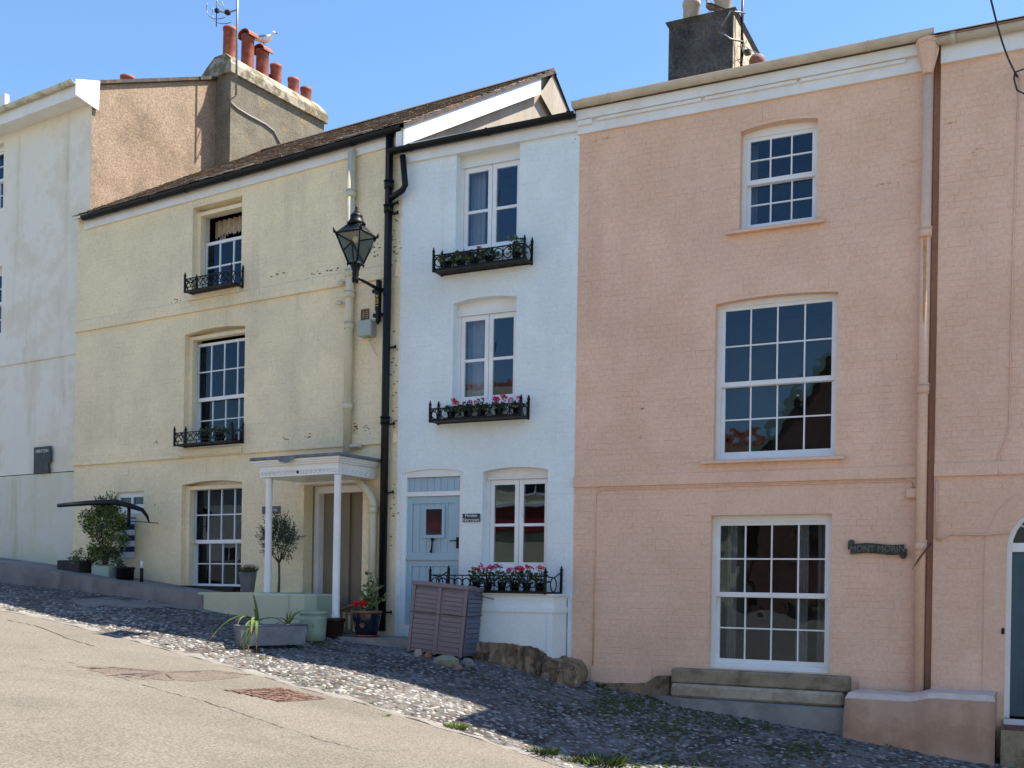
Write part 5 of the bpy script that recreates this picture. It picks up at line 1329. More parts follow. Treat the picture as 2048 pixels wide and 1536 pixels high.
# stone step and slabs under the big pink window
o = PH.empty('stone_step'); tag(o, 'weathered brown stone slabs stacked under the lowest pink-house window', 'step')
a0, a1 = P(1342, 1345, -.22), P(1697, 1350, -.22)
z0_, z1_, z2_ = P(1520, 1344, -.1)[1], P(1520, 1376, -.24)[1], P(1520, 1404, -.26)[1]
b = MB(); b.bbox(a0[0], a1[0], -.22, .08, z1_+.002, z0_, .02); b.build('upper_slab', STONE, o)
a0, a1 = P(1340, 1390, -.30), P(1690, 1395, -.30)
b = MB(); b.bbox(a0[0], a1[0]-.02, -.30, -.0, z2_, z1_, .03); b.build('lower_slab', STONEP, o)
o2 = PH.empty('concrete_base'); tag(o2, 'grey concrete base strip beneath the stone slabs', 'step')
a0, a1 = P(1285, 1420, -.45), P(1700, 1440, -.45)
zt = z2_-.005; b = MB(); b.slab([(a0[0], -.15), (a0[0]+.5, -.46), (a1[0]-.0, -.50), (a1[0]-.0, -.0), (a0[0], -.0)], zt-.8, zt); b.build('base', CONC, o2)
rk = rock('rubble_footing', ROCK, pink, P(1195, 1370)[0], P(1340, 1390)[0]+.02, -.10, 0, lambda f: -.2, lambda f: P(1200+140*f, 1368, -.08)[1]+(.0 if f < .72 else .10*(1 if f > .8 else .5)), 11, .035, 12, 4)
# pink buttress stub
o = RH.empty('buttress_wall'); tag(o, 'stubby pink rendered wall at the foot of the long downpipe', 'wall')
BY = -.62
a0, a1, a2 = R(1690, 1430, BY), R(1850, 1440, BY), R(1990, 1450, BY); zt0 = R(1770, 1389, BY+.1)[1]; zt1 = R(1920, 1387, BY+.1)[1]
rr = random.Random(21); b = MB(); nx = 16; nz = 5
cols = []
for i in range(nx+1):
    f = i/nx; x = a0[0]+(a2[0]-a0[0])*f; zt_ = zt0+(zt1-zt0)*min(1, max(0, (f-.45)*8)); y_ = BY + (.0 if f > .5 else .05) + rr.uniform(-.01, .01)
    xo = -.03*(1-1) if i else 0
    col = [(x + (rr.uniform(-.03, .02) - .06*(1-k/nz) if i == 0 else 0), y_+rr.uniform(-.008, .008), -1.0+(zt_-.06+1.0)*k/nz) for k in range(nz+1)] + [(x+(.02 if i == 0 else -.02 if i == nx else 0), y_+.05, zt_)]
    cols.append(col + [(x+(.02 if i == 0 else 0), -.0, zt_+rr.uniform(-.008, .008))])
n = nz+3
for c in cols: b.v.extend(c)
for i in range(nx):
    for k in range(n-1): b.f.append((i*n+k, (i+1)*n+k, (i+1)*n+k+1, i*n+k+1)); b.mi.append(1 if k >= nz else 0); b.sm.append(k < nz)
for e in (0, nx): b.f.append(tuple(e*n+k for k in range(n)) + ()); b.mi.append(0); b.sm.append(False)
b.add([cols[nx][0], cols[nx][nz], cols[nx][nz+1], cols[nx][n-1], (cols[nx][0][0], 0, -1.0)], [(0, 4, 3, 2, 1)]); b.add([cols[0][0], cols[0][nz], cols[0][nz+1], cols[0][n-1], (cols[0][0][0], 0, -1.0)], [(0, 1, 2, 3, 4)])
b.build('render', [BUTT, BUTTOP], o)
# tiled step at the teal door
o = RH.empty('tiled_step'); tag(o, 'red quarry-tiled doorstep below the teal door', 'step')
zt = dz0-.06; xs0 = R(2003, 1450, -.3)[0]
b = MB(); b.box(xs0, dr+.3, -.55, -.002, -1.2, zt-.012); b.build('step_block', STONE, o)
for i in range(6):
    for k in range(3):
        q = MB(); q.bbox(xs0+.03+i*.17, xs0+.03+i*.17+.165, -.53+k*.175, -.53+k*.175+.17, zt-.012, zt, .004); q.build('tile', TILE, o)
b = MB(); b.box(dl, dr, -.06, -.003, zt, dz0); b.build('threshold', WHITE, o)
# plastic storage box ------------------------------------------------
wA = ground_hit(868, 1322); wA = BH.w(B(868, 1318, -1.05)[0], -1.05, 0); zA_ = B(868, 1309, -1.05)[1]+BH.zb
o = place('storage_box', Vector((wA.x, wA.y, zA_)), 0.0); tag(o, 'mauve-brown plastic slatted storage box standing tilted on stones', 'storage box')
rz = -math.radians(23)
bw_, bd_, bh_ = .81, .50, .95
o.rotation_euler = (Matrix.Rotation(rz, 4, 'Z') @ Matrix.Rotation(math.radians(4.6), 4, 'Y') @ Matrix.Rotation(math.radians(-1), 4, 'X')).to_euler()
hw = bw_/2
b = MB(); b.box(-hw+.012, hw-.012, .012, bd_, .02, bh_-.05, 0); b.build('carcass', PLASS, o)
def slatted(x0, x1, z0, z1, n, y, m, parent, side=None):
    for i in range(n):
        q = MB(); h_ = (z1-z0)/n; za, zb = z0+i*h_+.003, z0+(i+1)*h_-.003
        if side is None: q.bbox(x0, x1, y, y+.014, za, zb, .005)
        else: q.bbox(side-.014, side, x0, x1, za, zb, .005)
        q.build('slat', m, parent)
for dx0, dx1 in ((-hw, -.02), (.02, hw)):
    q = MB(); q.box(dx0+.0, dx1, .004, .012, .02, bh_-.10); dd = q.build('door', PLASF, o)
    slatted(dx0+.045, dx1-.01 if dx0 < 0 else dx1-.045, .05, .52, 7, -.008, PLASF, dd); slatted(dx0+.045, dx1-.01 if dx0 < 0 else dx1-.045, .55, bh_-.11, 5, -.008, PLASF, dd)
b = MB(); b.box(-hw, -hw+.042, -.014, .004, .0, bh_-.06); b.box(hw-.042, hw, -.014, .004, 0, bh_-.06); b.box(-.028, .028, -.012, .003, .0, bh_-.06); b.box(-hw+.042, -.028, -.012, .003, 0.02, .046); b.box(.028, hw-.042, -.012, .003, 0.02, .046); b.box(-hw+.042, -.028, -.012, .003, .525, .545); b.box(.028, hw-.042, -.012, .003, .525, .545); b.build('front_frame', PLASF, o)
b = MB(); b.bbox(-hw-.02, hw+.02, -.03, bd_*.5, bh_-.06, bh_, .015); b.bbox(-hw-.02, hw+.02, bd_*.5+.002, bd_+.02, bh_-.07, bh_-.015, .015); b.build('lid', PLASF, o)
for xx in (-.2, .2):
    q = MB(); q.bbox(xx-.055, xx+.055, -.036, -.0301, bh_-.055, bh_-.04, .003); q.build('lid_handle', WOOD, o)
for xx in (-.2, .2):
    q = MB(); q.bbox(xx-.06, xx+.06, -.0145, -.012, .0, .025, .001); q.build('foot_notch', WOOD, o)
slatted(.03, bd_-.03, .05, .52, 7, 0, PLASS, o, hw+.012); slatted(.03, bd_-.03, .55, bh_-.11, 5, 0, PLASS, o, hw+.012)
b = MB(); b.tube([(-hw-.02, -.018, .535), (hw+.018, -.018, .545), (hw+.02, bd_, .57)], .004, 5); b.tube([(hw+.014, .2, bh_-.12), (hw+.05, .35, bh_-.125), (hw+.16, bd_, bh_-.15)], .006, 5); b.build('cord', CABLE, o)
# stones under it
def stone(name, label, px, py, L, Wd, H_, m, seed, rz=0.0, group=None):
    r = random.Random(seed); w = ground_hit(px, py); o = place(name, w, -TH_B+rz); b = MB(); n = 8; rings = []
    for zf, k in ((-.3, .75), (.2, 1.0), (.65, .9), (1.0, .45)):
        rings.append([(L/2*k*math.cos(2*math.pi*j/n)*r.uniform(.85, 1.12), Wd/2*k*math.sin(2*math.pi*j/n)*r.uniform(.85, 1.12), H_*zf*r.uniform(.92, 1.05)) for j in range(n)])
    for q in rings: b.v.extend(q)
    for i in range(3):
        for j in range(n): b.f.append((i*n+j, i*n+(j+1) % n, (i+1)*n+(j+1) % n, (i+1)*n+j)); b.mi.append(0); b.sm.append(False)
    b.f.append(tuple(3*n+j for j in range(n))); b.mi.append(0); b.sm.append(False)
    me = b.mesh(name, m); bpy.data.objects.remove(o); o = link(name, me); o.location = w; o.rotation_euler = (0, 0, -TH_B+rz); tag(o, label, 'stone', group); return o
stone('stone', 'round brown stone wedged under the left of the storage box', 836, 1313, .12, .12, .10, STONEP, 1)
stone('stone', 'reddish stone wedged under the middle of the storage box', 856, 1316, .10, .12, .08, TPOT, 2)
stone('stone', 'large flat grey-green stone propping the storage box', 893, 1331, .40, .22, .13, M('green_grey_stone', (0.22, 0.22, 0.15), 0.9, 0.2, 8, (0.30, 0.27, 0.18), 0.5, 6), 3)
stone('stone', 'small pink stone beside the large flat one under the storage box', 915, 1338, .14, .10, .06, M('pink_stone', (0.30, 0.14, 0.12), 0.9, 0.15, 8), 4)
stone('stone', 'grey stone at the right front corner of the storage box', 935, 1332, .20, .16, .10, COB[1], 5)
stone('stone', 'pale rounded cobble lying loose in the sunlit gutter strip', 683, 1389, .16, .12, .06, COB[2], 6, .2)
for i, (px, py) in enumerate(((1090, 1358), (1120, 1364), (1145, 1368), (1182, 1374))):
    stone('footing_stone', ('leftmost small brown', 'second small grey', 'third small pale', 'rightmost small blue-grey')[i]+' stone in the row below the brown rock', px, py, .13, .10, .09, (ROCK, COB[1], COB[2], COB[0])[i], 30+i, 0, 'small stones along the rock footing')
# galvanised trough with strap-leaved plants -------------------------
wl = ground_hit(480, 1297); 
o, w = gthing('galvanised_trough', 'rectangular galvanised trough standing on small stones on the cobbles', 'planter', 541, 1294, math.radians(19))
L_, D_, H_ = .90, .30, .26
o.location.z += .03; o.rotation_euler = (Matrix.Rotation(math.radians(30), 4, 'Z') @ Matrix.Rotation(math.radians(-1.0), 4, 'Y')).to_euler()
b = MB(); t_ = .012; k = .94
def tro(x, y, z): return (x, y, z)
b.add([(-L_/2*k, -D_/2*k, 0), (L_/2*k, -D_/2*k, 0), (L_/2*k, D_/2*k, 0), (-L_/2*k, D_/2*k, 0), (-L_/2, -D_/2, H_), (L_/2, -D_/2, H_), (L_/2, D_/2, H_), (-L_/2, D_/2, H_),
       (-L_/2+.03, -D_/2+.03, H_-.07), (L_/2-.03, -D_/2+.03, H_-.07), (L_/2-.03, D_/2-.03, H_-.07), (-L_/2+.03, D_/2-.03, H_-.07), (-L_/2+.015, -D_/2+.015, H_), (L_/2-.015, -D_/2+.015, H_), (L_/2-.015, D_/2-.015, H_), (-L_/2+.015, D_/2-.015, H_)],
      [(0, 3, 2, 1), (0, 1, 5, 4), (1, 2, 6, 5), (2, 3, 7, 6), (3, 0, 4, 7), (4, 5, 13, 12), (5, 6, 14, 13), (6, 7, 15, 14), (7, 4, 12, 15), (12, 13, 9, 8), (13, 14, 10, 9), (14, 15, 11, 10), (15, 12, 8, 11)])
b.add([(-L_/2+.03, -D_/2+.03, H_-.06), (L_/2-.03, -D_/2+.03, H_-.06), (L_/2-.03, D_/2-.03, H_-.06), (-L_/2+.03, D_/2-.03, H_-.06)], [(0, 1, 2, 3)], 1)
b.tube([(-L_/2, -D_/2, H_), (L_/2, -D_/2, H_), (L_/2, D_/2, H_), (-L_/2, D_/2, H_), (-L_/2, -D_/2, H_)], .011, 6, 0); b.build('trough', [GALV, SOIL], o)
trough_o = o
for i, (dx, dy) in enumerate(((-.38, -.10), (-.38, .10), (.36, .0))):
    v = o.matrix_basis @ Vector((dx, dy, 0)) if False else Matrix.LocRotScale(o.location, o.rotation_euler, None) @ Vector((dx, dy, -.035))
    q = MB(); q.lathe([(.03, 0), (.045, .02), (.03, .04)], 8); s_o = q.build('prop_stone', COB[0]); s_o.location = v; tag(s_o, 'small dark stone propping the '+('front left', 'rear left', 'right end')[i]+' of the galvanised trough', 'stone', 'stones under the trough')
def strap(b, p, az, L, rise, droop, w, mi=0, twist=0.0):
    p = Vector(p); n = 9; d = Vector((math.cos(az), math.sin(az), 0)); s_ = Vector((-math.sin(az), math.cos(az), 0)); prev = None
    for i in range(n+1):
        f = i/n; c_ = p + d*L*f*(1-.15*f*droop) + Vector((0, 0, rise*L*(f*1.7-droop*f*f*1.7))); ww = w*(1-f)**.6 if f > .3 else w*(.8+.2*f/.3)
        a_, m_, e_ = c_-s_*ww, c_-Vector((0, 0, ww*.5)), c_+s_*ww
        if prev: b.add([*prev, a_, m_, e_], [(0, 1, 4, 3), (1, 2, 5, 4)], mi if f < .88 else 3, True)
        prev = (a_, m_, e_)
def on_trough(dx, dy, dz=H_-.06): return Matrix.LocRotScale(trough_o.location, trough_o.rotation_euler, None) @ Vector((dx, dy, dz))
o = place('strap_leaf_plant', on_trough(-.17, 0), .0); tag(o, 'large drooping strap-leaved plant at the left of the galvanised trough', 'plant')
b = MB()
b.tube([(0, 0, 0), (.0, -.02, .14)], [.03, .022], 8, 4)
def strap2(b, p0, pm, p2, w, mi=0, tip=3):
    p0, pm, p2 = Vector(p0), Vector(pm), Vector(p2); n = 12; prev = None; s_ = (p2-p0).cross(Vector((0, 0, 1)))
    s_ = s_.normalized() if s_.length > .02 else Vector((1, 0, 0))
    if abs((p2-p0).z) > .9*(p2-p0).length or abs(s_.y) > .8: s_ = Vector((.95, -.3, 0))
    for i in range(n+1):
        f = i/n; c_ = p0*(1-f)**2+pm*2*f*(1-f)+p2*f*f; ww = w*(.75+.25*min(1, f/.25)) if f < .5 else w*((1-f)/.5)**.7
        q = (c_-s_*ww, c_-Vector((0, .4, .9))*ww*.45, c_+s_*ww)
        if prev: b.add([*prev, *q], [(0, 1, 4, 3), (1, 2, 5, 4)], mi if f < .86 else tip, True)
        prev = q
for p0, pm, p2, w, mi in (((0, 0, .1), (-.02, 0, .34), (-.09, 0, .52), .022, 0), ((-.01, -.01, .1), (-.03, 0, .24), (-.06, -.02, .30), .020, 0), ((0, -.01, .12), (-.30, -.05, .34), (-.62, -.12, -.16), .018, 0), ((0, -.01, .10), (-.22, -.06, .30), (-.24, -.16, .02), .015, 2),
                          ((0, 0, .12), (-.2, -.02, .24), (-.30, -.05, .10), .019, 0), ((.01, 0, .12), (.2, 0, .24), (.36, -.02, .08), .020, 0), ((.01, 0, .14), (.26, .02, .2), (.42, .0, .12), .016, 1), ((0, -.02, .12), (-.03, -.26, .22), (-.05, -.34, -.36), .022, 0), ((-.01, -.02, .12), (-.10, -.28, .18), (-.10, -.36, -.40), .019, 0), ((.01, -.02, .12), (.03, -.25, .2), (.06, -.30, -.30), .018, 0), ((-.02, -.01, .12), (-.14, -.2, .2), (-.16, -.30, -.26), .016, 2), ((0, 0, .1), (-.06, -.1, .3), (-.02, -.28, -.05), .02, 1)):
    strap2(b, p0, pm, p2, w, mi)
b.build('strap_leaves', [LEAF[0], LEAF[2], LEAF[2], LEAF[4], LEAF[2]], o)
o = place('strap_leaf_plant', on_trough(.25, .03), 0); tag(o, 'smaller upright strap-leaved plant at the right of the galvanised trough', 'plant')
b = MB(); b.tube([(0, 0, 0), (.0, 0, .07)], [.026, .022], 8, 4)
for p0, pm, p2, w, mi in (((0, 0, .05), (.1, 0, .30), (.32, -.02, .26), .016, 0), ((0, 0, .05), (.02, 0, .2), (.06, 0, .28), .015, 2), ((0, 0, .05), (-.02, 0, .16), (-.02, 0, .24), .014, 0), ((0, 0, .05), (-.04, 0, .16), (-.12, -.02, .16), .014, 0), ((0, 0, .05), (.08, -.04, .22), (.17, -.08, .10), .015, 0), ((0, 0, .05), (.05, 0, .22), (.14, .02, .27), .013, 1), ((0, 0, .05), (-.1, -.03, .16), (-.2, -.06, .02), .015, 0)):
    strap2(b, p0, pm, p2, w, mi)
b.build('strap_leaves', [LEAF[0], LEAF[2], LEAF[2], LEAF[4], WHITEP], o)
# pots ----------------------------------------------------------------
def lathe_pot(name, label, px, py, prof, m, soil_r, soil_z, group=None, dz=0.0):
    o, w = gthing(name, label, 'plant pot', px, py); o.location.z += dz
    b = MB(); b.lathe(prof, 28, 0, 0, 0, True, False); b.build('pot', m, o)
    b = MB(); b.lathe([(.002, soil_z), (soil_r, soil_z)], 20, 0, 0, 0, False, False); b.build('soil', SOIL, o); return o
o = lathe_pot('ceramic_pot', 'sage green glazed pot at the end of the trough', 626, 1282, [(.14, 0), (.165, .015), (.178, .12), (.185, .30), (.188, .325), (.182, .335), (.188, .36), (.20, .375), (.205, .40), (.195, .415), (.178, .41), (.17, .36)], SAGE, .17, .37)
q = MB(); pts = [(.06*math.cos(a_/12*2*math.pi), 0, .06*math.sin(a_/12*2*math.pi)) for a_ in range(13)]; q.tube(pts, .006, 5, caps=False); q.tube([(.03*math.cos(a_/9*5), 0, .03*math.sin(a_/9*5)) for a_ in range(9)], .006, 5)
e = q.build('pot_emblem', SAGE, o); e.location = (.075, -.168, .20); e.rotation_euler = (0, 0, .42)
YD0 = B(672, 1273, -.75)
o = lathe_pot('plant_pot', 'small dark brown empty pot behind the sage green pot', 668, 1276, [(.10, 0), (.12, .02), (.15, .24), (.17, .25), (.17, .285), (.15, .285), (.14, .24)], M('brown_glaze', (0.035, 0.018, 0.012), 0.3, 0.2), .14, .25)
wz_ = B(760, 1275, -.55)[1]+BH.zb
o = place('glazed_pot', Vector((0, 0, 0)), -TH_B); xq, _ = B(733, 1268, -.55); v = BH.w(xq, -.55, B(733, 1268, -.55)[1]); o.location = (v.x, v.y, wz_+.004); tag(o, 'dark navy glazed pot with leaf motifs on a terracotta saucer', 'plant pot')
b = MB(); b.lathe([(.14, .02), (.155, .03), (.19, .22), (.205, .31), (.20, .33), (.205, .345)], 28, 0, 0, 0, True, False); b.lathe([(.205, .335), (.225, .34), (.228, .365), (.21, .372), (.19, .365), (.185, .32)], 28, 0, 0, 1, True, False); b.lathe([(.16, .0), (.185, .012), (.185, .03), (.165, .03), (.15, .02)], 28, 0, 0, 2); b.lathe([(.002, .335), (.187, .335)], 20, 0, 0, 3, False, False)
b.build('pot', [NAVY, TPOT, TERRA, SOIL], o)
for a_ in (-115, -75):
    q = MB()
    for k in range(6):
        leaf(q, (0, 0, 0), (math.cos(k*1.05), 0, math.sin(k*1.05)), (0, 1, 0), .05, .022)
    e = q.build('leaf_motif', M('rust_glaze', (0.25, 0.10, 0.04), 0.4, 0.2), o); a2 = math.radians(a_); e.location = (.187*math.cos(a2), .187*math.sin(a2), .17); e.rotation_euler = (0, 0, a2+math.pi/2)
pv = Vector(o.location)
o = place('geranium', pv+Vector((-.02, -.03, .335)), -TH_B); tag(o, 'bright red geranium low in the navy glazed pot', 'flower')
r = random.Random(5); b = MB()
for _ in range(60):
    d = rdir(r); leaf(b, (d.x*.14, d.y*.14, .02+abs(d.z)*.08), d, rdir(r), .05, .05, r.choice((0, 1)))
b.build('foliage', [LEAF[0], LEAF[1]], o)
for hx, hz in ((-.10, .12), (.0, .13), (.05, .125)):
    q = MB(); flower_head(q, (hx, -.10, hz), r, .05, 45, 0); q.build('flower_head', [PETR], o)
o = place('leafy_plant', pv+Vector((.02, .03, .335)), -TH_B); tag(o, 'tall light green leafy plant growing from the navy glazed pot', 'plant')
b = MB(); r = random.Random(9)
for (tx, ty, tz) in ((-.02, 0, .62), (.06, .02, .50), (-.06, .02, .42), (.20, 0, .40), (.26, .02, .28), (.10, -.03, .38), (-.10, 0, .30)):
    pts = [(tx*.1, ty*.1, 0), (tx*.5, ty, tz*.5), (tx, ty, tz)]; b.tube(pts, [.006, .005, .003], 5, 1)
    for k in range(16):
        f = .3+.7*k/16; p = Vector(pts[0]).lerp(Vector(pts[2]), f); d = rdir(r); leaf(b, p, d+Vector((0, 0, .2)), rdir(r), .085, .05, r.choice((0, 0, 2)))
b.build('foliage', [LEAF[2], BARK, LEAF[0]], o)
# blue vase with crimson flowers at the foot of the cream wall
o, w = gthing('blue_vase', 'small cobalt blue vase beside the porch wall', 'vase', 492, 1232)
b = MB(); b.lathe([(.05, 0), (.085, .04), (.10, .11), (.085, .18), (.06, .21), (.066, .225), (.05, .22)], 20); b.build('vase', COBALT, o); vv = Vector(o.location)
o = place('flowering_plant', vv+Vector((0, 0, .21)), -TH_B); tag(o, 'crimson flowers growing from the cobalt blue vase', 'flower'); r = random.Random(12)
b = MB(); cloud(b, (-.03, 0, .06), (.13, .10, .08), 150, .05, .018, r, (0, 1)); b.build('foliage', [LEAF[1], LEAF[0]], o)
for k in range(6):
    q = MB(); flower_head(q, (-.13+.045*k, -.03+.02*math.sin(k*2), .12+.02*math.cos(k*3)), r, .026, 26, 0); q.build('flower_head', [PETC], o)
# bucket of grass on the forecourt wall
xq, zq = Y(495, 1186, -.55); v = YHS.w(xq, -.55, Y(495, 1184, -.6)[1])
o = place('metal_bucket', v, -YHS.th); tag(o, 'galvanised bucket on the forecourt wall by the porch column', 'bucket')
b = MB(); b.lathe([(.095, 0), (.10, .01), (.135, .28), (.142, .29), (.135, .30), (.125, .28)], 24, 0, 0, 0, True, False); b.lathe([(.002, .26), (.126, .26)], 16, 0, 0, 1, False, False); b.build('bucket', [GALV, SOIL], o)
o = place('tuft_of_grass', v+Vector((0, 0, .26)), -YHS.th); tag(o, 'tuft of fine pale grass growing in the metal bucket', 'grass plant'); b = MB(); r = random.Random(31)
for _ in range(260):
    a_ = r.uniform(0, 2*math.pi); R_ = r.uniform(0, .11); L_2 = r.uniform(.10, .2); lean = r.uniform(0, .10)
    p = Vector((R_*math.cos(a_), R_*math.sin(a_), 0)); leaf(b, p, Vector((math.cos(a_)*lean+.06, math.sin(a_)*lean, L_2)), rdir(r), L_2, .006, r.choice((0, 1)))
b.build('blades', [LEAF[3], M('dry_grass', (0.20, 0.20, 0.10), 0.8, 0.2)], o)
b = MB()
# olive standard
xq, _z = Y(557, 1186, -.5); v = YHS.w(xq, -.5, Y(557, 1188, -.55)[1]); hh = Y(553, 1035, -.5)[1]-Y(557, 1188, -.55)[1]
o = place('olive_tree', v, -YHS.th); tag(o, 'slender standard olive tree beside the left porch column', 'tree')
hb = hh*.42; b = MB(); r = random.Random(77)
b.tube([(0, 0, -.05), (.01, 0, hb*.5), (0.0, 0, hb)], [.022, .018, .016], 8)
tips = []
for k in range(9):
    a_ = k*2.4; e = Vector((math.cos(a_)*.22, math.sin(a_)*.18, hb+r.uniform(.16, .42))); b.tube([(0, 0, hb-.03*r.random()), (e.x*.45, e.y*.45, hb+(e.z-hb)*.4), e], [.010, .008, .004], 5); tips.append(e)
b.build('trunk', BARK, o)
b = MB(); cz = hb+(hh-hb)*.52
for _ in range(230):
    d = rdir(r); c0 = Vector((d.x*.30*r.uniform(.2, .95), d.y*.26*r.uniform(.2, .95), cz+d.z*(hh-hb)*.46*r.uniform(.2, .95)))
    dd = (c0-Vector((0, 0, cz-.1))).normalized()+Vector((0, 0, .35))+rdir(r)*.5; dd.normalize(); L_2 = r.uniform(.10, .22)
    for k in range(14):
        p = c0+dd*L_2*k/14; leaf(b, p, dd*.7+rdir(r)*.8, rdir(r), r.uniform(.045, .07), .012, r.choice((0, 0, 1)))
b.build('crown', [M('olive_leaf_dark', (0.035, 0.05, 0.022), 0.5, 0.25, 30), M('olive_leaf_pale', (0.09, 0.11, 0.06), 0.5, 0.2, 30)], o)
# big shrub in a pale trough behind the grey wall
xq, zq = Y(200, 1165, -.55); v = YHS.w(xq, -.45, Y(200, 1168, -.5)[1])
o = place('planter_trough', v, -YHS.th); tag(o, 'pale green rectangular planter behind the low grey wall', 'planter')
b = MB(); b.bbox(-.2, .26, -.14, .14, 0, .32, .02); b.build('planter_box', PALEGREEN, o)
o = place('garden_shrub', v+Vector((0, 0, .22)), -YHS.th); tag(o, 'tall loose green shrub growing against the white house corner', 'shrub')
b = MB(); r = random.Random(51); hh = Y(205, 1018, -.45)[1]-Y(200, 1150, -.5)[1]
for k in range(8):
    a_ = k*.9; b.tube([(0, 0, 0), (math.cos(a_)*.12, math.sin(a_)*.08, hh*.4), (math.cos(a_)*.3, math.sin(a_)*.15, hh*.85)], [.016, .011, .005], 5)
b.build('stems', BARK, o)
b = MB(); cloud(b, (.0, 0, hh*.62), (.54, .30, hh*.46), 3900, .06, .028, r, (0, 2, 2, 1), .2, .3, 34); cloud(b, (-.12, -.02, hh*.22), (.62, .26, .20), 1300, .05, .026, r, (0, 1, 2), .2, .3, 20); cloud(b, (.35, -.05, hh*.10), (.28, .2, .25), 500, .05, .026, r, (1, 3), .2, .3, 10)
b.build('foliage', [LEAF[0], LEAF[1], LEAF[2], LEAF[3]], o)
xq, zq = Y(130, 1150, -.55); v = YHS.w(xq, -.5, Y(130, 1150, -.5)[1])
o = place('planter_trough', v, -YHS.th); tag(o, 'dark brown planter box at the left of the shrub', 'planter'); b = MB(); b.bbox(-.12, .5, -.14, .14, 0, .26, .02); b.build('planter_box', M('dark_planter', (0.03, 0.02, 0.018), 0.8, 0.2), o)
xq, zq = Y(250, 1172, -.5); v = YHS.w(xq, -.5, Y(250, 1174, -.5)[1])
o = place('plant_pot', v, -YHS.th); tag(o, 'dark pot half hidden behind the wall right of the shrub', 'plant pot'); b = MB(); b.lathe([(.13, 0), (.15, .30), (.165, .31), (.165, .34), (.14, .33)], 18); b.build('pot', BLKPL, o)
# small dark post, striped banner, black curved canopy
xq, zq = Y(283, 1166, -.45); v = YHS.w(xq, -.45, zq-.03)
o = place('garden_light', v, -YHS.th); tag(o, 'thin black post light with a white top by the grey wall', 'post light'); b = MB(); b.tube([(0, 0, 0), (0, 0, .28)], .028, 10); b.lathe([(.07, -.0), (.07, .02), (.03, .03)], 12); b.build('post', BLKPL, o); b = MB(); b.tube([(0, 0, .281), (0, 0, .40)], .024, 10); b.build('post_head', WHITEP, o)
xa, zt = Y(238, 1038, -.06); xb, zb = Y(267, 1115, -.06)
o = thing(YHS, 'striped_banner', 'navy and white striped cloth hanging below the little window', 'banner', (xa+xb)/2, -.05, zb)
n = 7; hw = (xb-xa)/2; H_ = zt-zb
for k in range(n):
    q = MB(); q.box(-hw, hw, -.006, .004, H_*k/n, H_*(k+1)/n-.0005); q.build('stripe', (WHITEC, NAVYC)[k % 2], o)
q = MB(); q.tube([(-hw-.03, 0, H_+.01), (hw+.03, 0, H_+.01)], .012, 6); q.build('rod', BLKPL, o)
pts = [(117, 1011, -.75), (175, 1006, -.75), (232, 1004, -.7), (262, 1012, -.62), (285, 1020, -.5), (294, 1032, -.42), (298, 1044, -.40)]
cp = [(Y(px, py, y_)[0], y_, Y(px, py, y_)[1]) for px, py, y_ in pts]
o = YHS.empty('curved_awning'); tag(o, 'thin black curved awning edge above the shrub and little window', 'awning')
b = MB(); b.tube(cp, [.035, .045, .05, .045, .035, .025, .012], 8); b.build('awning_bar', BLKPL, o)
b = MB(); q = cp[3]; b.tube([(q[0]-.05, q[1], q[2]), (q[0]-.05, q[1], q[2]-.35)], .03, 6); b.tube([(q[0]-.05, q[1], q[2]-.25), (q[0]-.05, 0, q[2]-.25)], .008, 6); b.build('awning_support', BLKPL, o)
# wooden slatted stool beside the porch
xq, zq = B(702, 1262, -.35); o = place('wooden_trellis', BH.w(xq, -.35, B(702, 1266, -.35)[1]), -TH_B+.5); tag(o, 'small weathered wooden slatted chair back behind the navy pot', 'wooden chair')
for k in range(5):
    q = MB(); q.box(-.16+k*.075, -.125+k*.075, -.01, .01, 0, .36+.012*k); q.build('slat', WOOD, o)
q = MB(); q.tube([(-.17, -.02, .33), (0, -.03, .40), (.18, -.02, .43)], .02, 8); q.build('top_rail', WOOD, o)
# creeper twig by the pipe
xq, zq = P(1838, 1118, -.1); o = thing(PH, 'dry_twig', 'dry brown twig hanging across the pink downpipe', 'twig', xq, -.17, zq)
q = MB(); pp = [P(x, y_, -.17) for x, y_ in ((1862, 1086), (1848, 1105), (1836, 1120), (1824, 1140))]; q.tube([(a_[0]-xq, 0.0, a_[1]-zq) for a_ in pp], [.014, .011, .007, .002], 5); q.tube([(pp[1][0]-xq, 0, pp[1][1]-zq), (pp[3][0]-xq+.02, -.02, pp[3][1]-zq+.03)], [.008, .002], 5); q.build('twig', M('dry_brown', (0.12, 0.05, 0.03), 0.9, 0.2), o)
# weeds --------------------------------------------------------------
def weed(label, px, py, R_, n, L_2, seed, mats, group=None, name='weed_tuft'):
    r = random.Random(seed); w = ground_hit(px, py); o = place(name, w, 0); tag(o, label, 'weed', group); b = MB()
    for _ in range(n):
        a_ = r.uniform(0, 2*math.pi); q = R_*math.sqrt(r.random()); p = Vector((q*math.cos(a_), q*.6*math.sin(a_), -.01)); l = L_2*r.uniform(.5, 1.2)
        leaf(b, p, Vector((math.cos(a_)*.7, math.sin(a_)*.7, r.uniform(.4, 1.2))), rdir(r), l, l*.22, r.randrange(len(mats)))
    b.build('blades', mats, o)
GRS = M('bright_grass', (0.16, 0.26, 0.03), 0.6, 0.2)
weed('bright green grass tuft in the sunlit strip by the road', 912, 1457, .10, 200, .08, 1, [GRS, LEAF[2]])
weed('clump of dark weeds at the road edge, left of the bottom group', 1085, 1508, .14, 160, .10, 2, [LEAF[0], LEAF[1]])
weed('wide clump of green weeds at the bottom edge of the picture', 1205, 1528, .22, 340, .12, 3, [LEAF[0], LEAF[2], LEAF[1]])
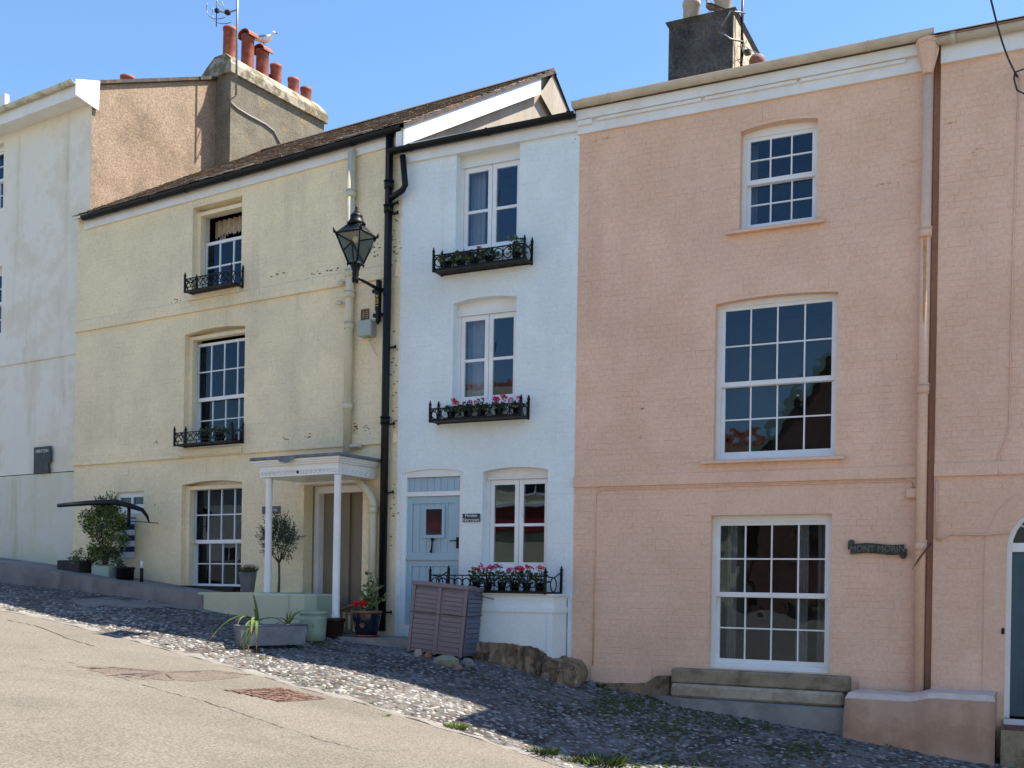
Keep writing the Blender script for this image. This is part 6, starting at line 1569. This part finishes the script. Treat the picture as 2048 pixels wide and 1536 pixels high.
weed('small green weed left of the wide clump at the bottom edge', 1140, 1522, .07, 80, .07, 4, [LEAF[2], LEAF[0]])
weed('reddish weed at the bottom road edge', 1165, 1516, .08, 90, .08, 5, [PETC, LEAF[1]])
weed('low weed under the pink buttress', 1790, 1494, .10, 120, .06, 6, [LEAF[0], LEAF[1]])
weed('round moss clump on the cobbles left of the pink buttress', 1672, 1503, .09, 160, .04, 7, [LEAF[1], MOSS])
weed('green weed by the rubble at the pink wall foot', 1206, 1375, .06, 90, .10, 8, [LEAF[1], LEAF[0]])
for i, (px, py) in enumerate(((432, 1293), (527, 1318), (600, 1362), (633, 1370), (655, 1378), (570, 1352), (1268, 1536), (735, 1408), (770, 1432))):
    weed('tiny green sprig between the sunlit cobbles', px, py, .05, 40, .045, 20+i, [GRS, LEAF[2]], 'sprigs between the sunlit cobbles', 'weed_sprig')
# moss between the stones on the right
r = random.Random(4); b = MB()
for (px, py, sp, n) in ((1250, 1410, 110, 420), (1450, 1440, 120, 260), (1600, 1500, 90, 160), (1320, 1460, 90, 160), (640, 1290, 20, 40), (1350, 1525, 140, 160)):
    for _ in range(n):
        w = ground_hit(px+r.gauss(0, sp*.5), py+r.gauss(0, sp*.13)); k = r.uniform(.012, .03)
        b.add([w+Vector((k*math.cos(q)*1.3, k*math.sin(q), .012)) for q in (0, 1.2, 2.4, 3.8, 5.1)] + [w+Vector((0, 0, .026))], [(0, 1, 5), (1, 2, 5), (2, 3, 5), (3, 4, 5), (4, 0, 5)])
o = b.build('moss', MOSS); o['kind'] = 'stuff'; tag(o, 'green moss between the shaded cobbles', 'moss')
# cement-smeared patch of the pavement
def patch(name, m, px_poly, dz, parent=None):
    pts = [ground_hit(px, py) for px, py in px_poly]; c0 = sum(pts, Vector())/len(pts); b = MB(); n = len(pts)
    mids = []
    for i in range(n):
        for k in range(10): mids.append(pts[i].lerp(pts[(i+1) % n], k/10))
    pts2 = []
    for p in mids:
        t_, s_ = tsof(Vector((p.x, p.y, 0))); pts2.append(gpoint(t_+random.uniform(-.05, .05), s_+random.uniform(-.05, .05), dz))
    t_, s_ = tsof(Vector((c0.x, c0.y, 0))); c2 = gpoint(t_, s_, dz); n = len(pts2)
    K = 7; rings = []
    for k in range(K):
        f = k/K; rr_ = []
        for p in pts2:
            t_, s_ = tsof(Vector((p.x+(c2.x-p.x)*f, p.y+(c2.y-p.y)*f, 0))); rr_.append(gpoint(t_, s_, dz if k else dz*.3))
        rings.append(rr_)
    b.v = [tuple(p) for rr_ in rings for p in rr_] + [tuple(c2)]
    for k in range(K-1):
        for i in range(n): b.f.append((k*n+i, k*n+(i+1) % n, (k+1)*n+(i+1) % n, (k+1)*n+i)); b.mi.append(0); b.sm.append(True)
    for i in range(n): b.f.append(((K-1)*n+i, (K-1)*n+(i+1) % n, K*n)); b.mi.append(0); b.sm.append(True)
    return b.build(name, m, parent)
patch('cement_patch', CEM, [(135, 1202), (200, 1196), (300, 1206), (395, 1214), (440, 1228), (330, 1216), (170, 1214)], .022, cobbled)
# road repairs: reddish patch, red setts, cracks
patch('asphalt_patch', PATCHR, [(160, 1333), (230, 1335), (330, 1343), (440, 1342), (505, 1350), (420, 1362), (300, 1360), (215, 1352)], .009, road)
q4 = [ground_hit(*p) for p in ((446, 1381), (560, 1376), (652, 1399), (560, 1405))]
sbase = [brick_mesh(300+k, REDSETT) for k in range(5)]; its = []
e1, e2 = q4[1]-q4[0], q4[3]-q4[0]
nu, nv = 15, 9
for i in range(nu):
    for j in range(nv):
        f, g = (i+.5+(.5 if j % 2 else 0))/nu, (j+.5)/nv
        if f > 1: continue
        p = q4[0]*(1-f)*(1-g)+q4[1]*f*(1-g)+q4[2]*f*g+q4[3]*(1-f)*g
        t_, s_ = tsof(Vector((p.x, p.y, 0))); p = gpoint(t_, s_, .002)
        ax = (q4[1]-q4[0]).normalized(); nz_ = Vector((0, 0, 1)); ay = nz_.cross(ax).normalized(); nz_ = ax.cross(ay)
        lx, ly_ = (q4[1]-q4[0]).length/nu*.92, (q4[3]-q4[0]).length/nv*.80*.9
        m = Matrix(((ax.x*lx, -nz_.x*.008, ay.x*ly_, p.x), (ax.y*lx, -nz_.y*.008, ay.y*ly_, p.y), (ax.z*lx, -nz_.z*.008, ay.z*ly_, p.z), (0, 0, 0, 1)))
        its.append((m, random.randrange(5)))
pieces('sett', road, its, sbase, 300)
def crack(px_pts, w):
    pts = []
    for (x0, y0), (x1, y1) in zip(px_pts, px_pts[1:]):
        n = max(2, int(abs(x1-x0)/9))
        for i in range(n): pts.append(ground_hit(x0+(x1-x0)*i/n, y0+(y1-y0)*i/n+random.uniform(-1.2, 1.2)))
    b = MB(); prev = None
    for p in pts:
        t_, s_ = tsof(Vector((p.x, p.y, 0))); h = w*random.uniform(.1, 1.5); a_, c_ = gpoint(t_, s_-h, .004), gpoint(t_, s_+h, .004)
        if prev: b.add([prev[0], prev[1], c_, a_], [(0, 1, 2, 3)])
        prev = (a_, c_)
    b.build('crack', TAR, road)
crack([(15, 1240), (70, 1252), (130, 1275), (200, 1297)], .012); crack([(60, 1318), (140, 1326), (210, 1345), (290, 1372), (410, 1404), (520, 1440), (640, 1480), (730, 1502)], .006); crack([(730, 1502), (800, 1502), (870, 1493)], .005)

# ================================================================== AERIALS, WIRE, BIRDS
def aerial_mast(name, label, h, pts, r, extra, m=ALU):
    o = h.empty(name, *pts[0]); tag(o, label, 'aerial'); base = Vector(pts[0])
    b = MB(); b.tube([Vector(p)-base for p in pts], r, 8); b.build('mast', m, o); extra(o, base); return o
y0_, z0_ = px_x(WH, 472, 190, .62); _y, z1_ = px_x(WH, 478, -60, .62)
def ex1(o, base):
    b = MB(); zt = px_x(WH, 476, 20, .62)[1]-base.z; xs_ = -.72
    b.tube([(0, 0, zt), (-.30, -.0, zt+.02), (-.62, -.02, zt+.14)], .016, 6); b.build('boom', ALU, o)
    for k in (0, 1):
        q = MB(); q.tube([(-.26-.58*math.sin(a_/10*1.9), -.08+.16*k, zt-.08-.03*k+.45*(1-math.cos(a_/10*1.9))*.75-.04) for a_ in range(11)], .009, 5); q.build('reflector_loop', ALU, o)
        q = MB(); q.tube([(-.30-.25*math.sin(a_/8*1.5), -.08+.16*k, zt+.06+.3*a_/8) for a_ in range(9)], .008, 5); q.build('reflector_loop', ALU, o)
    q = MB(); q.tube([(-.60, -.02, zt-.20), (-.60, -.02, zt+.45)], .010, 5); q.bbox(-.64, -.56, -.05, .03, zt+.10, zt+.18, .01); q.bbox(-.34, -.24, -.05, .05, zt-.02, zt+.06, .01); q.build('dipole', BLKPL, o)
    q = MB(); zc_ = px_x(WH, 472, 150, .62)[1]-base.z
    q.tube([(0, 0, zc_), (-.16, .02, zc_-.02), (-.18, .05, zc_-.10)], .012, 6); q.tube([(0, 0, zc_-.42), (-.16, .02, zc_-.45)], .012, 6); q.tube([(-.18, .03, zc_-.08), (-.2, .02, zc_-.42)], .010, 6); q.build('mast_clamp', ALU, o)
aerial_mast('tv_aerial', 'tall television aerial strapped to the long red-potted chimney', WH, [(.62, y0_, z0_), (.62, y0_, z1_)], .022, ex1)
xm_, zm_ = PH.p(1482, 150, CD+.15); _x, zt_ = PH.p(1486, -40, CD+.15)
def ex2(o, base):
    z_ = lambda py: PH.p(1482, py, CD+.15)[1]-base.z
    q = MB(); q.tube([(-.25, -.22, z_(60)), (-.12, -.2, z_(32)), (.05, .0, z_(28))], .014, 6); q.tube([(-.25, -.22, z_(72)), (-.12, -.2, z_(87)), (.02, 0, z_(84))], .014, 6); q.build('mast_clamp', ALU, o)
    r = random.Random(2)
    for k in range(12):
        q = MB(); p = Vector((0, 0, z_(90+k*4))); q.tube([p, p+Vector((r.uniform(-.16, .24), r.uniform(-.2, .2), r.uniform(-.12, .2)))], .006, 4); q.build('aerial_rod', ALU, o)
    q = MB(); q.bbox(.05, .14, -.05, .05, z_(112), z_(103), .01); q.build('amplifier', M('green_box', (0.02, 0.06, 0.05), 0.5, 0.1), o)
    q = MB(); q.tube([(.0, 0, z_(140)), (.04, 0, z_(95)), (-.03, .0, z_(30))], .008, 5); q.build('aerial_cable', CABLE, o)
aerial_mast('tv_aerial', 'bent television aerial tangle on the mossy black chimney', PH, [(xm_, CD+.15, zm_), (xm_+.01, CD+.15, zt_)], .020, ex2, BLKPL)
# terracotta cowl behind the black chimney
yk, zk = px_x(PH, 1514, 120, cB[0]+.25); o = PH.empty('clay_cowl', cB[0]+.25, yk, zk-.15); tag(o, 'rounded clay cowl peeping out behind the mossy black chimney', 'chimney cowl')
b = MB(); b.lathe([(.08, -.35), (.09, 0), (.12, .08), (.125, .14), (.10, .20), (.04, .23)], 16); b.build('cowl', M('weathered_clay', (0.22, 0.10, 0.07), 0.8, 0.2, 10), o)
# telephone wire
o = RH.empty('telephone_wire'); tag(o, 'thin black telephone wire crossing the top right corner', 'wire')
q = [R(1975, -30, -2.2), R(2030, 145, -.15)]; b = MB()
A_, B_ = Vector((q[0][0], -2.2, q[0][1])), Vector((q[1][0], -.15, q[1][1])); b.tube([A_.lerp(B_, k/8)+Vector((0, 0, -.10*math.sin(k/8*math.pi))) for k in range(9)], .010, 5)
q = [R(x, y_, -.1) for x, y_ in ((2030, 145), (2028, 160), (2034, 182), (2050, 190), (2075, 180))]; b.tube([(a_[0], -.12, a_[1]) for a_ in q], .010, 5); q = [R(x, y_, -.1) for x, y_ in ((2030, 146), (2042, 142), (2060, 135))]; b.tube([(a_[0], -.12, a_[1]) for a_ in q], .009, 5); b.tube([(q[0][0], -.12, q[0][1]), (q[0][0]+.02, 0, q[0][1])], .012, 5); b.build('wire', CABLE, o)
# birds: continuous lofted bodies
def bird(name, label, pos, rz, secs, body_m, wing, wing_m, beak, legs, scale=1.0):
    o = place(name, pos, rz); tag(o, label, 'bird'); b = MB(); n = 12; k0 = 0
    for (x, z, ry, rzz) in secs:
        for j in range(n):
            a_ = 2*math.pi*j/n; b.v.append((x*scale, ry*math.cos(a_)*scale, (z+rzz*math.sin(a_))*scale))
    for i in range(len(secs)-1):
        for j in range(n): b.f.append((i*n+j, i*n+(j+1) % n, (i+1)*n+(j+1) % n, (i+1)*n+j)); b.mi.append(0); b.sm.append(True)
    b.f.append(tuple(range(n))); b.mi.append(0); b.sm.append(True); e = (len(secs)-1)*n; b.f.append(tuple(e+j for j in range(n))); b.mi.append(0); b.sm.append(True)
    b.build('body', body_m, o)
    for sg in (-1, 1):
        q = MB(); vs = [(x*scale, sg*y*scale, z*scale) for x, y, z in wing]; m_ = len(vs)//2
        q.add(vs, [(i, i+1, m_+i+1, m_+i) for i in range(m_-1)], 0, True); q.build('wing', wing_m, o)
        q = MB(); q.tube([(legs[0]*scale, sg*.03*scale, legs[1]*scale), (legs[0]*scale, sg*.03*scale, 0)], .006*scale, 5); q.tube([(legs[0]*scale, sg*.03*scale, .003), ((legs[0]+.05)*scale, sg*.035*scale, .003)], .006*scale, 4); q.build('leg', LEG, o)
        q = MB(); ex, ez = beak[0][0]-.035, beak[0][1]+.012; q.lathe([(.001, -.004*scale), (.005*scale, 0), (.001, .004*scale)], 6); e = q.build('eye', BLACK, o); e.location = (ex*scale, sg*.028*scale, ez*scale)
    q = MB(); q.tube([(x*scale, 0, z*scale) for x, z in beak], [.013*scale, .010*scale, .003*scale], 6); q.build('beak', BEAK, o)
gull = [(-.30, .165, .006, .004), (-.24, .165, .022, .010), (-.15, .160, .045, .035), (-.06, .155, .072, .065), (.04, .155, .080, .075), (.12, .175, .066, .068), (.155, .215, .045, .045), (.175, .255, .036, .036), (.20, .285, .036, .034), (.225, .285, .028, .028), (.245, .278, .014, .014)]
wing = [(.10, .066, .20), (.0, .086, .215), (-.12, .066, .205), (-.24, .035, .195), (-.36, .012, .185), (.10, .055, .13), (.0, .070, .12), (-.12, .050, .145), (-.24, .028, .165), (-.36, .010, .175)]
ygp, zgp = px_x(WH, 528, 93, .10)
bird('seagull', 'white and grey gull perched on a hooded red chimney pot', WH.w(.10, ygp, zgp-.01), -WH.th+math.radians(25), gull, GULLW, wing, GULLG, [(.24, .277), (.275, .272), (.305, .262)], (.0, .10), 1.05)
xg, zg = PH.p(1417, 27, CD+.12)
bird('seagull', 'brown speckled young gull standing between the two buff chimney pots', PH.w(xg, CD+.10, cz1), -PH.th+math.radians(160), [(x, z+.03, a_, c_) for x, z, a_, c_ in gull], GULLB, [(x, y_, z+.03) for x, y_, z in wing], M('dark_wing', (0.05, 0.04, 0.035), 0.8, 0.2, 30), [(.24, .305), (.29, .295), (.345, .275)], (.0, .12), .72)
bpy.context.view_layer.objects[-1]
gb = [o for o in COL.objects if o.name.startswith('seagull')][-1]; gb.rotation_euler = (Matrix.Rotation(-PH.th+math.radians(165), 4, 'Z') @ Matrix.Rotation(math.radians(-28), 4, 'Y')).to_euler(); gb.location.z += .03

# ================================================================== THE OTHER SIDE OF THE STREET (seen in the panes)
OP = Plot(26.3, 0, 0, -2.6)
def opp(t, s): v = st(t, s); return v
def opp_house(label, t0, t1, s0, depth, base, eave, ridge, wm, rm, gable=False, sign=False, wins=(), bm=None):
    o = place('opposite_house', Vector((*opp((t0+t1)/2, s0)[:2], base)), -TH_B); tag(o, label, 'house'); hw = (t1-t0)/2; He = eave-base; Hr = ridge-base
    b = MB(); b.box(-hw, hw, -depth, 0, 0, He)
    if gable: b.add([(-hw, 0.0, He), (hw, 0.0, He), (0, 0.0, Hr)], [(0, 1, 2)])
    b.build('wall', wm, o)
    b = MB()
    if gable: b.add([(-hw-.3, .35, He-.25), (0, .35, Hr+.15), (0, -depth, Hr+.15), (-hw-.3, -depth, He-.25), (hw+.3, .35, He-.25), (hw+.3, -depth, He-.25)], [(0, 1, 2, 3), (1, 4, 5, 2)])
    else: b.add([(-hw-.1, .3, He-.1), (hw+.1, .3, He-.1), (hw+.1, -depth/2, Hr), (-hw-.1, -depth/2, Hr), (-hw-.1, -depth-.3, He-.1), (hw+.1, -depth-.3, He-.1)], [(0, 1, 2, 3), (3, 2, 5, 4)])
    rf = b.build('roof', rm, o)
    if gable:
        q = MB()
        for sg in (-1, 1): q.add([(sg*(hw+.3), .36, He-.6), (sg*(hw+.3), .36, He-.2), (0, .36, Hr+.2), (0, .36, Hr-.25)], [(0, 1, 2, 3)])
        q.build('bargeboard', bm or GREENB, o)
    else:
        k = int(2*hw/.3)
        for i in range(k):
            q = MB(); x = -hw+i*.3; q.add([(x, -depth/2-.1, Hr-.05), (x+.28, -depth/2-.1, Hr-.05), (x+.28, -depth/2, Hr+.12), (x+.14, -depth/2, Hr+.20), (x, -depth/2, Hr+.12), (x, -depth/2+.1, Hr-.05), (x+.28, -depth/2+.1, Hr-.05)], [(0, 1, 2, 3, 4), (4, 3, 2, 6, 5)]); q.build('ridge_tile', TERRA, rf)
    for (x, z, w, h_) in wins:
        q = MB(); frame_ring(q, x-w/2, x+w/2, z, z+h_, .0, .05, .09); q.box(x-.03, x+.03, .01, .05, z+.09, z+h_-.09); q.box(x-w/2+.09, x+w/2-.09, .01, .04, z+h_*.5-.03, z+h_*.5+.03); wn = q.build('window', WOOD if wm is REDB else WHITE, o)
        q = MB(); q.box(x-w/2+.09, x+w/2-.09, .002, .006, z+.09, z+h_-.09); q.build('pane', M('dark_pane', (0.02, 0.025, 0.03), 0.1, 0.1), wn)
    if sign:
        q = MB(); q.bbox(-hw+.2, hw-.2, .0, .12, sign[0], sign[1], .02); q.build('sign_board', SIGNRED, o)
        q = MB(); q.bbox(-hw+.1, hw-.1, .0, .25, sign[1]+.02, sign[1]+.16, .02); q.build('sign_cornice', WHITE, o)
    return o
opp_house('cream inn with a red signboard mirrored in the blue-house windows', -14.5, -5.4, 19.5, 7, -2.6, 4.4, 7.7, IVORY, SLATE[2], False, (4.5, 5.3), [(-3, .9, 1.3, 2.2), (-.6, .9, 1.3, 2.2), (2.2, .9, 1.3, 2.2), (-2.6, 5.7, 1.1, 1.1), (.4, 5.7, 1.1, 1.1), (2.9, 5.7, 1.1, 1.1)])
opp_house('low slate-roofed cottage mirrored in the pink-house window', -5.2, 0.2, 20.0, 6, -2.8, 2.8, 5.2, IVORY, SLATE[0], False, None, [(-1.2, 1.4, 1.1, 1.6), (1.2, 1.4, 1.1, 1.6)])
opp_house('brick house with a steep gable mirrored in the pink-house windows', .5, 6.6, 19.5, 9, -3.0, 4.2, 8.2, REDB, SLATE[1], True, None, [(-1.3, 4.0, 1.2, 1.6), (1.3, 4.0, 1.2, 1.6), (-1.3, 1.0, 1.2, 1.7), (1.3, 1.0, 1.2, 1.7)])
opp_house('slate-roofed white house behind the camera at the lower end', 7.2, 18, 19.5, 9, -4.2, 3.2, 6.4, WREND, SLATE[0], False, None, [(-3, 1.4, 1.2, 1.7), (0, 1.4, 1.2, 1.7), (3, 1.4, 1.2, 1.7)])
opp_house('white house behind the camera at the upper end of the street', -34, -24.5, 19.0, 8, -1.5, 4.6, 7.6, WREND, REDB, False, None, [(-3, 1.4, 1.2, 1.7), (0, 1.4, 1.2, 1.7), (3, 1.4, 1.2, 1.7)])
w = st(-19.5, 18.5); o = place('street_tree', Vector((w.x, w.y, gz(-19.5, 18.5))), 0); tag(o, 'leafy tree mirrored in the yellow-house windows', 'tree'); r = random.Random(3)
b = MB(); b.tube([(0, 0, 0), (.1, 0, 1.6), (0, .1, 3.2)], [.22, .17, .10], 8)
for k in range(7): a_ = k*.9; b.tube([(0, .05, 2.4+.1*k), (math.cos(a_)*1.0, math.sin(a_)*1.0, 4.2+.2*k)], [.07, .025], 6)
b.build('trunk', BARK, o)
b = MB(); cloud(b, (0, 0, 4.6), (2.0, 2.0, 2.2), 5000, .22, .13, r, (0, 1, 2), .2, .3, 40); b.build('crown', [LEAF[0], LEAF[1], LEAF[2]], o)
bpy.context.view_layer.update()
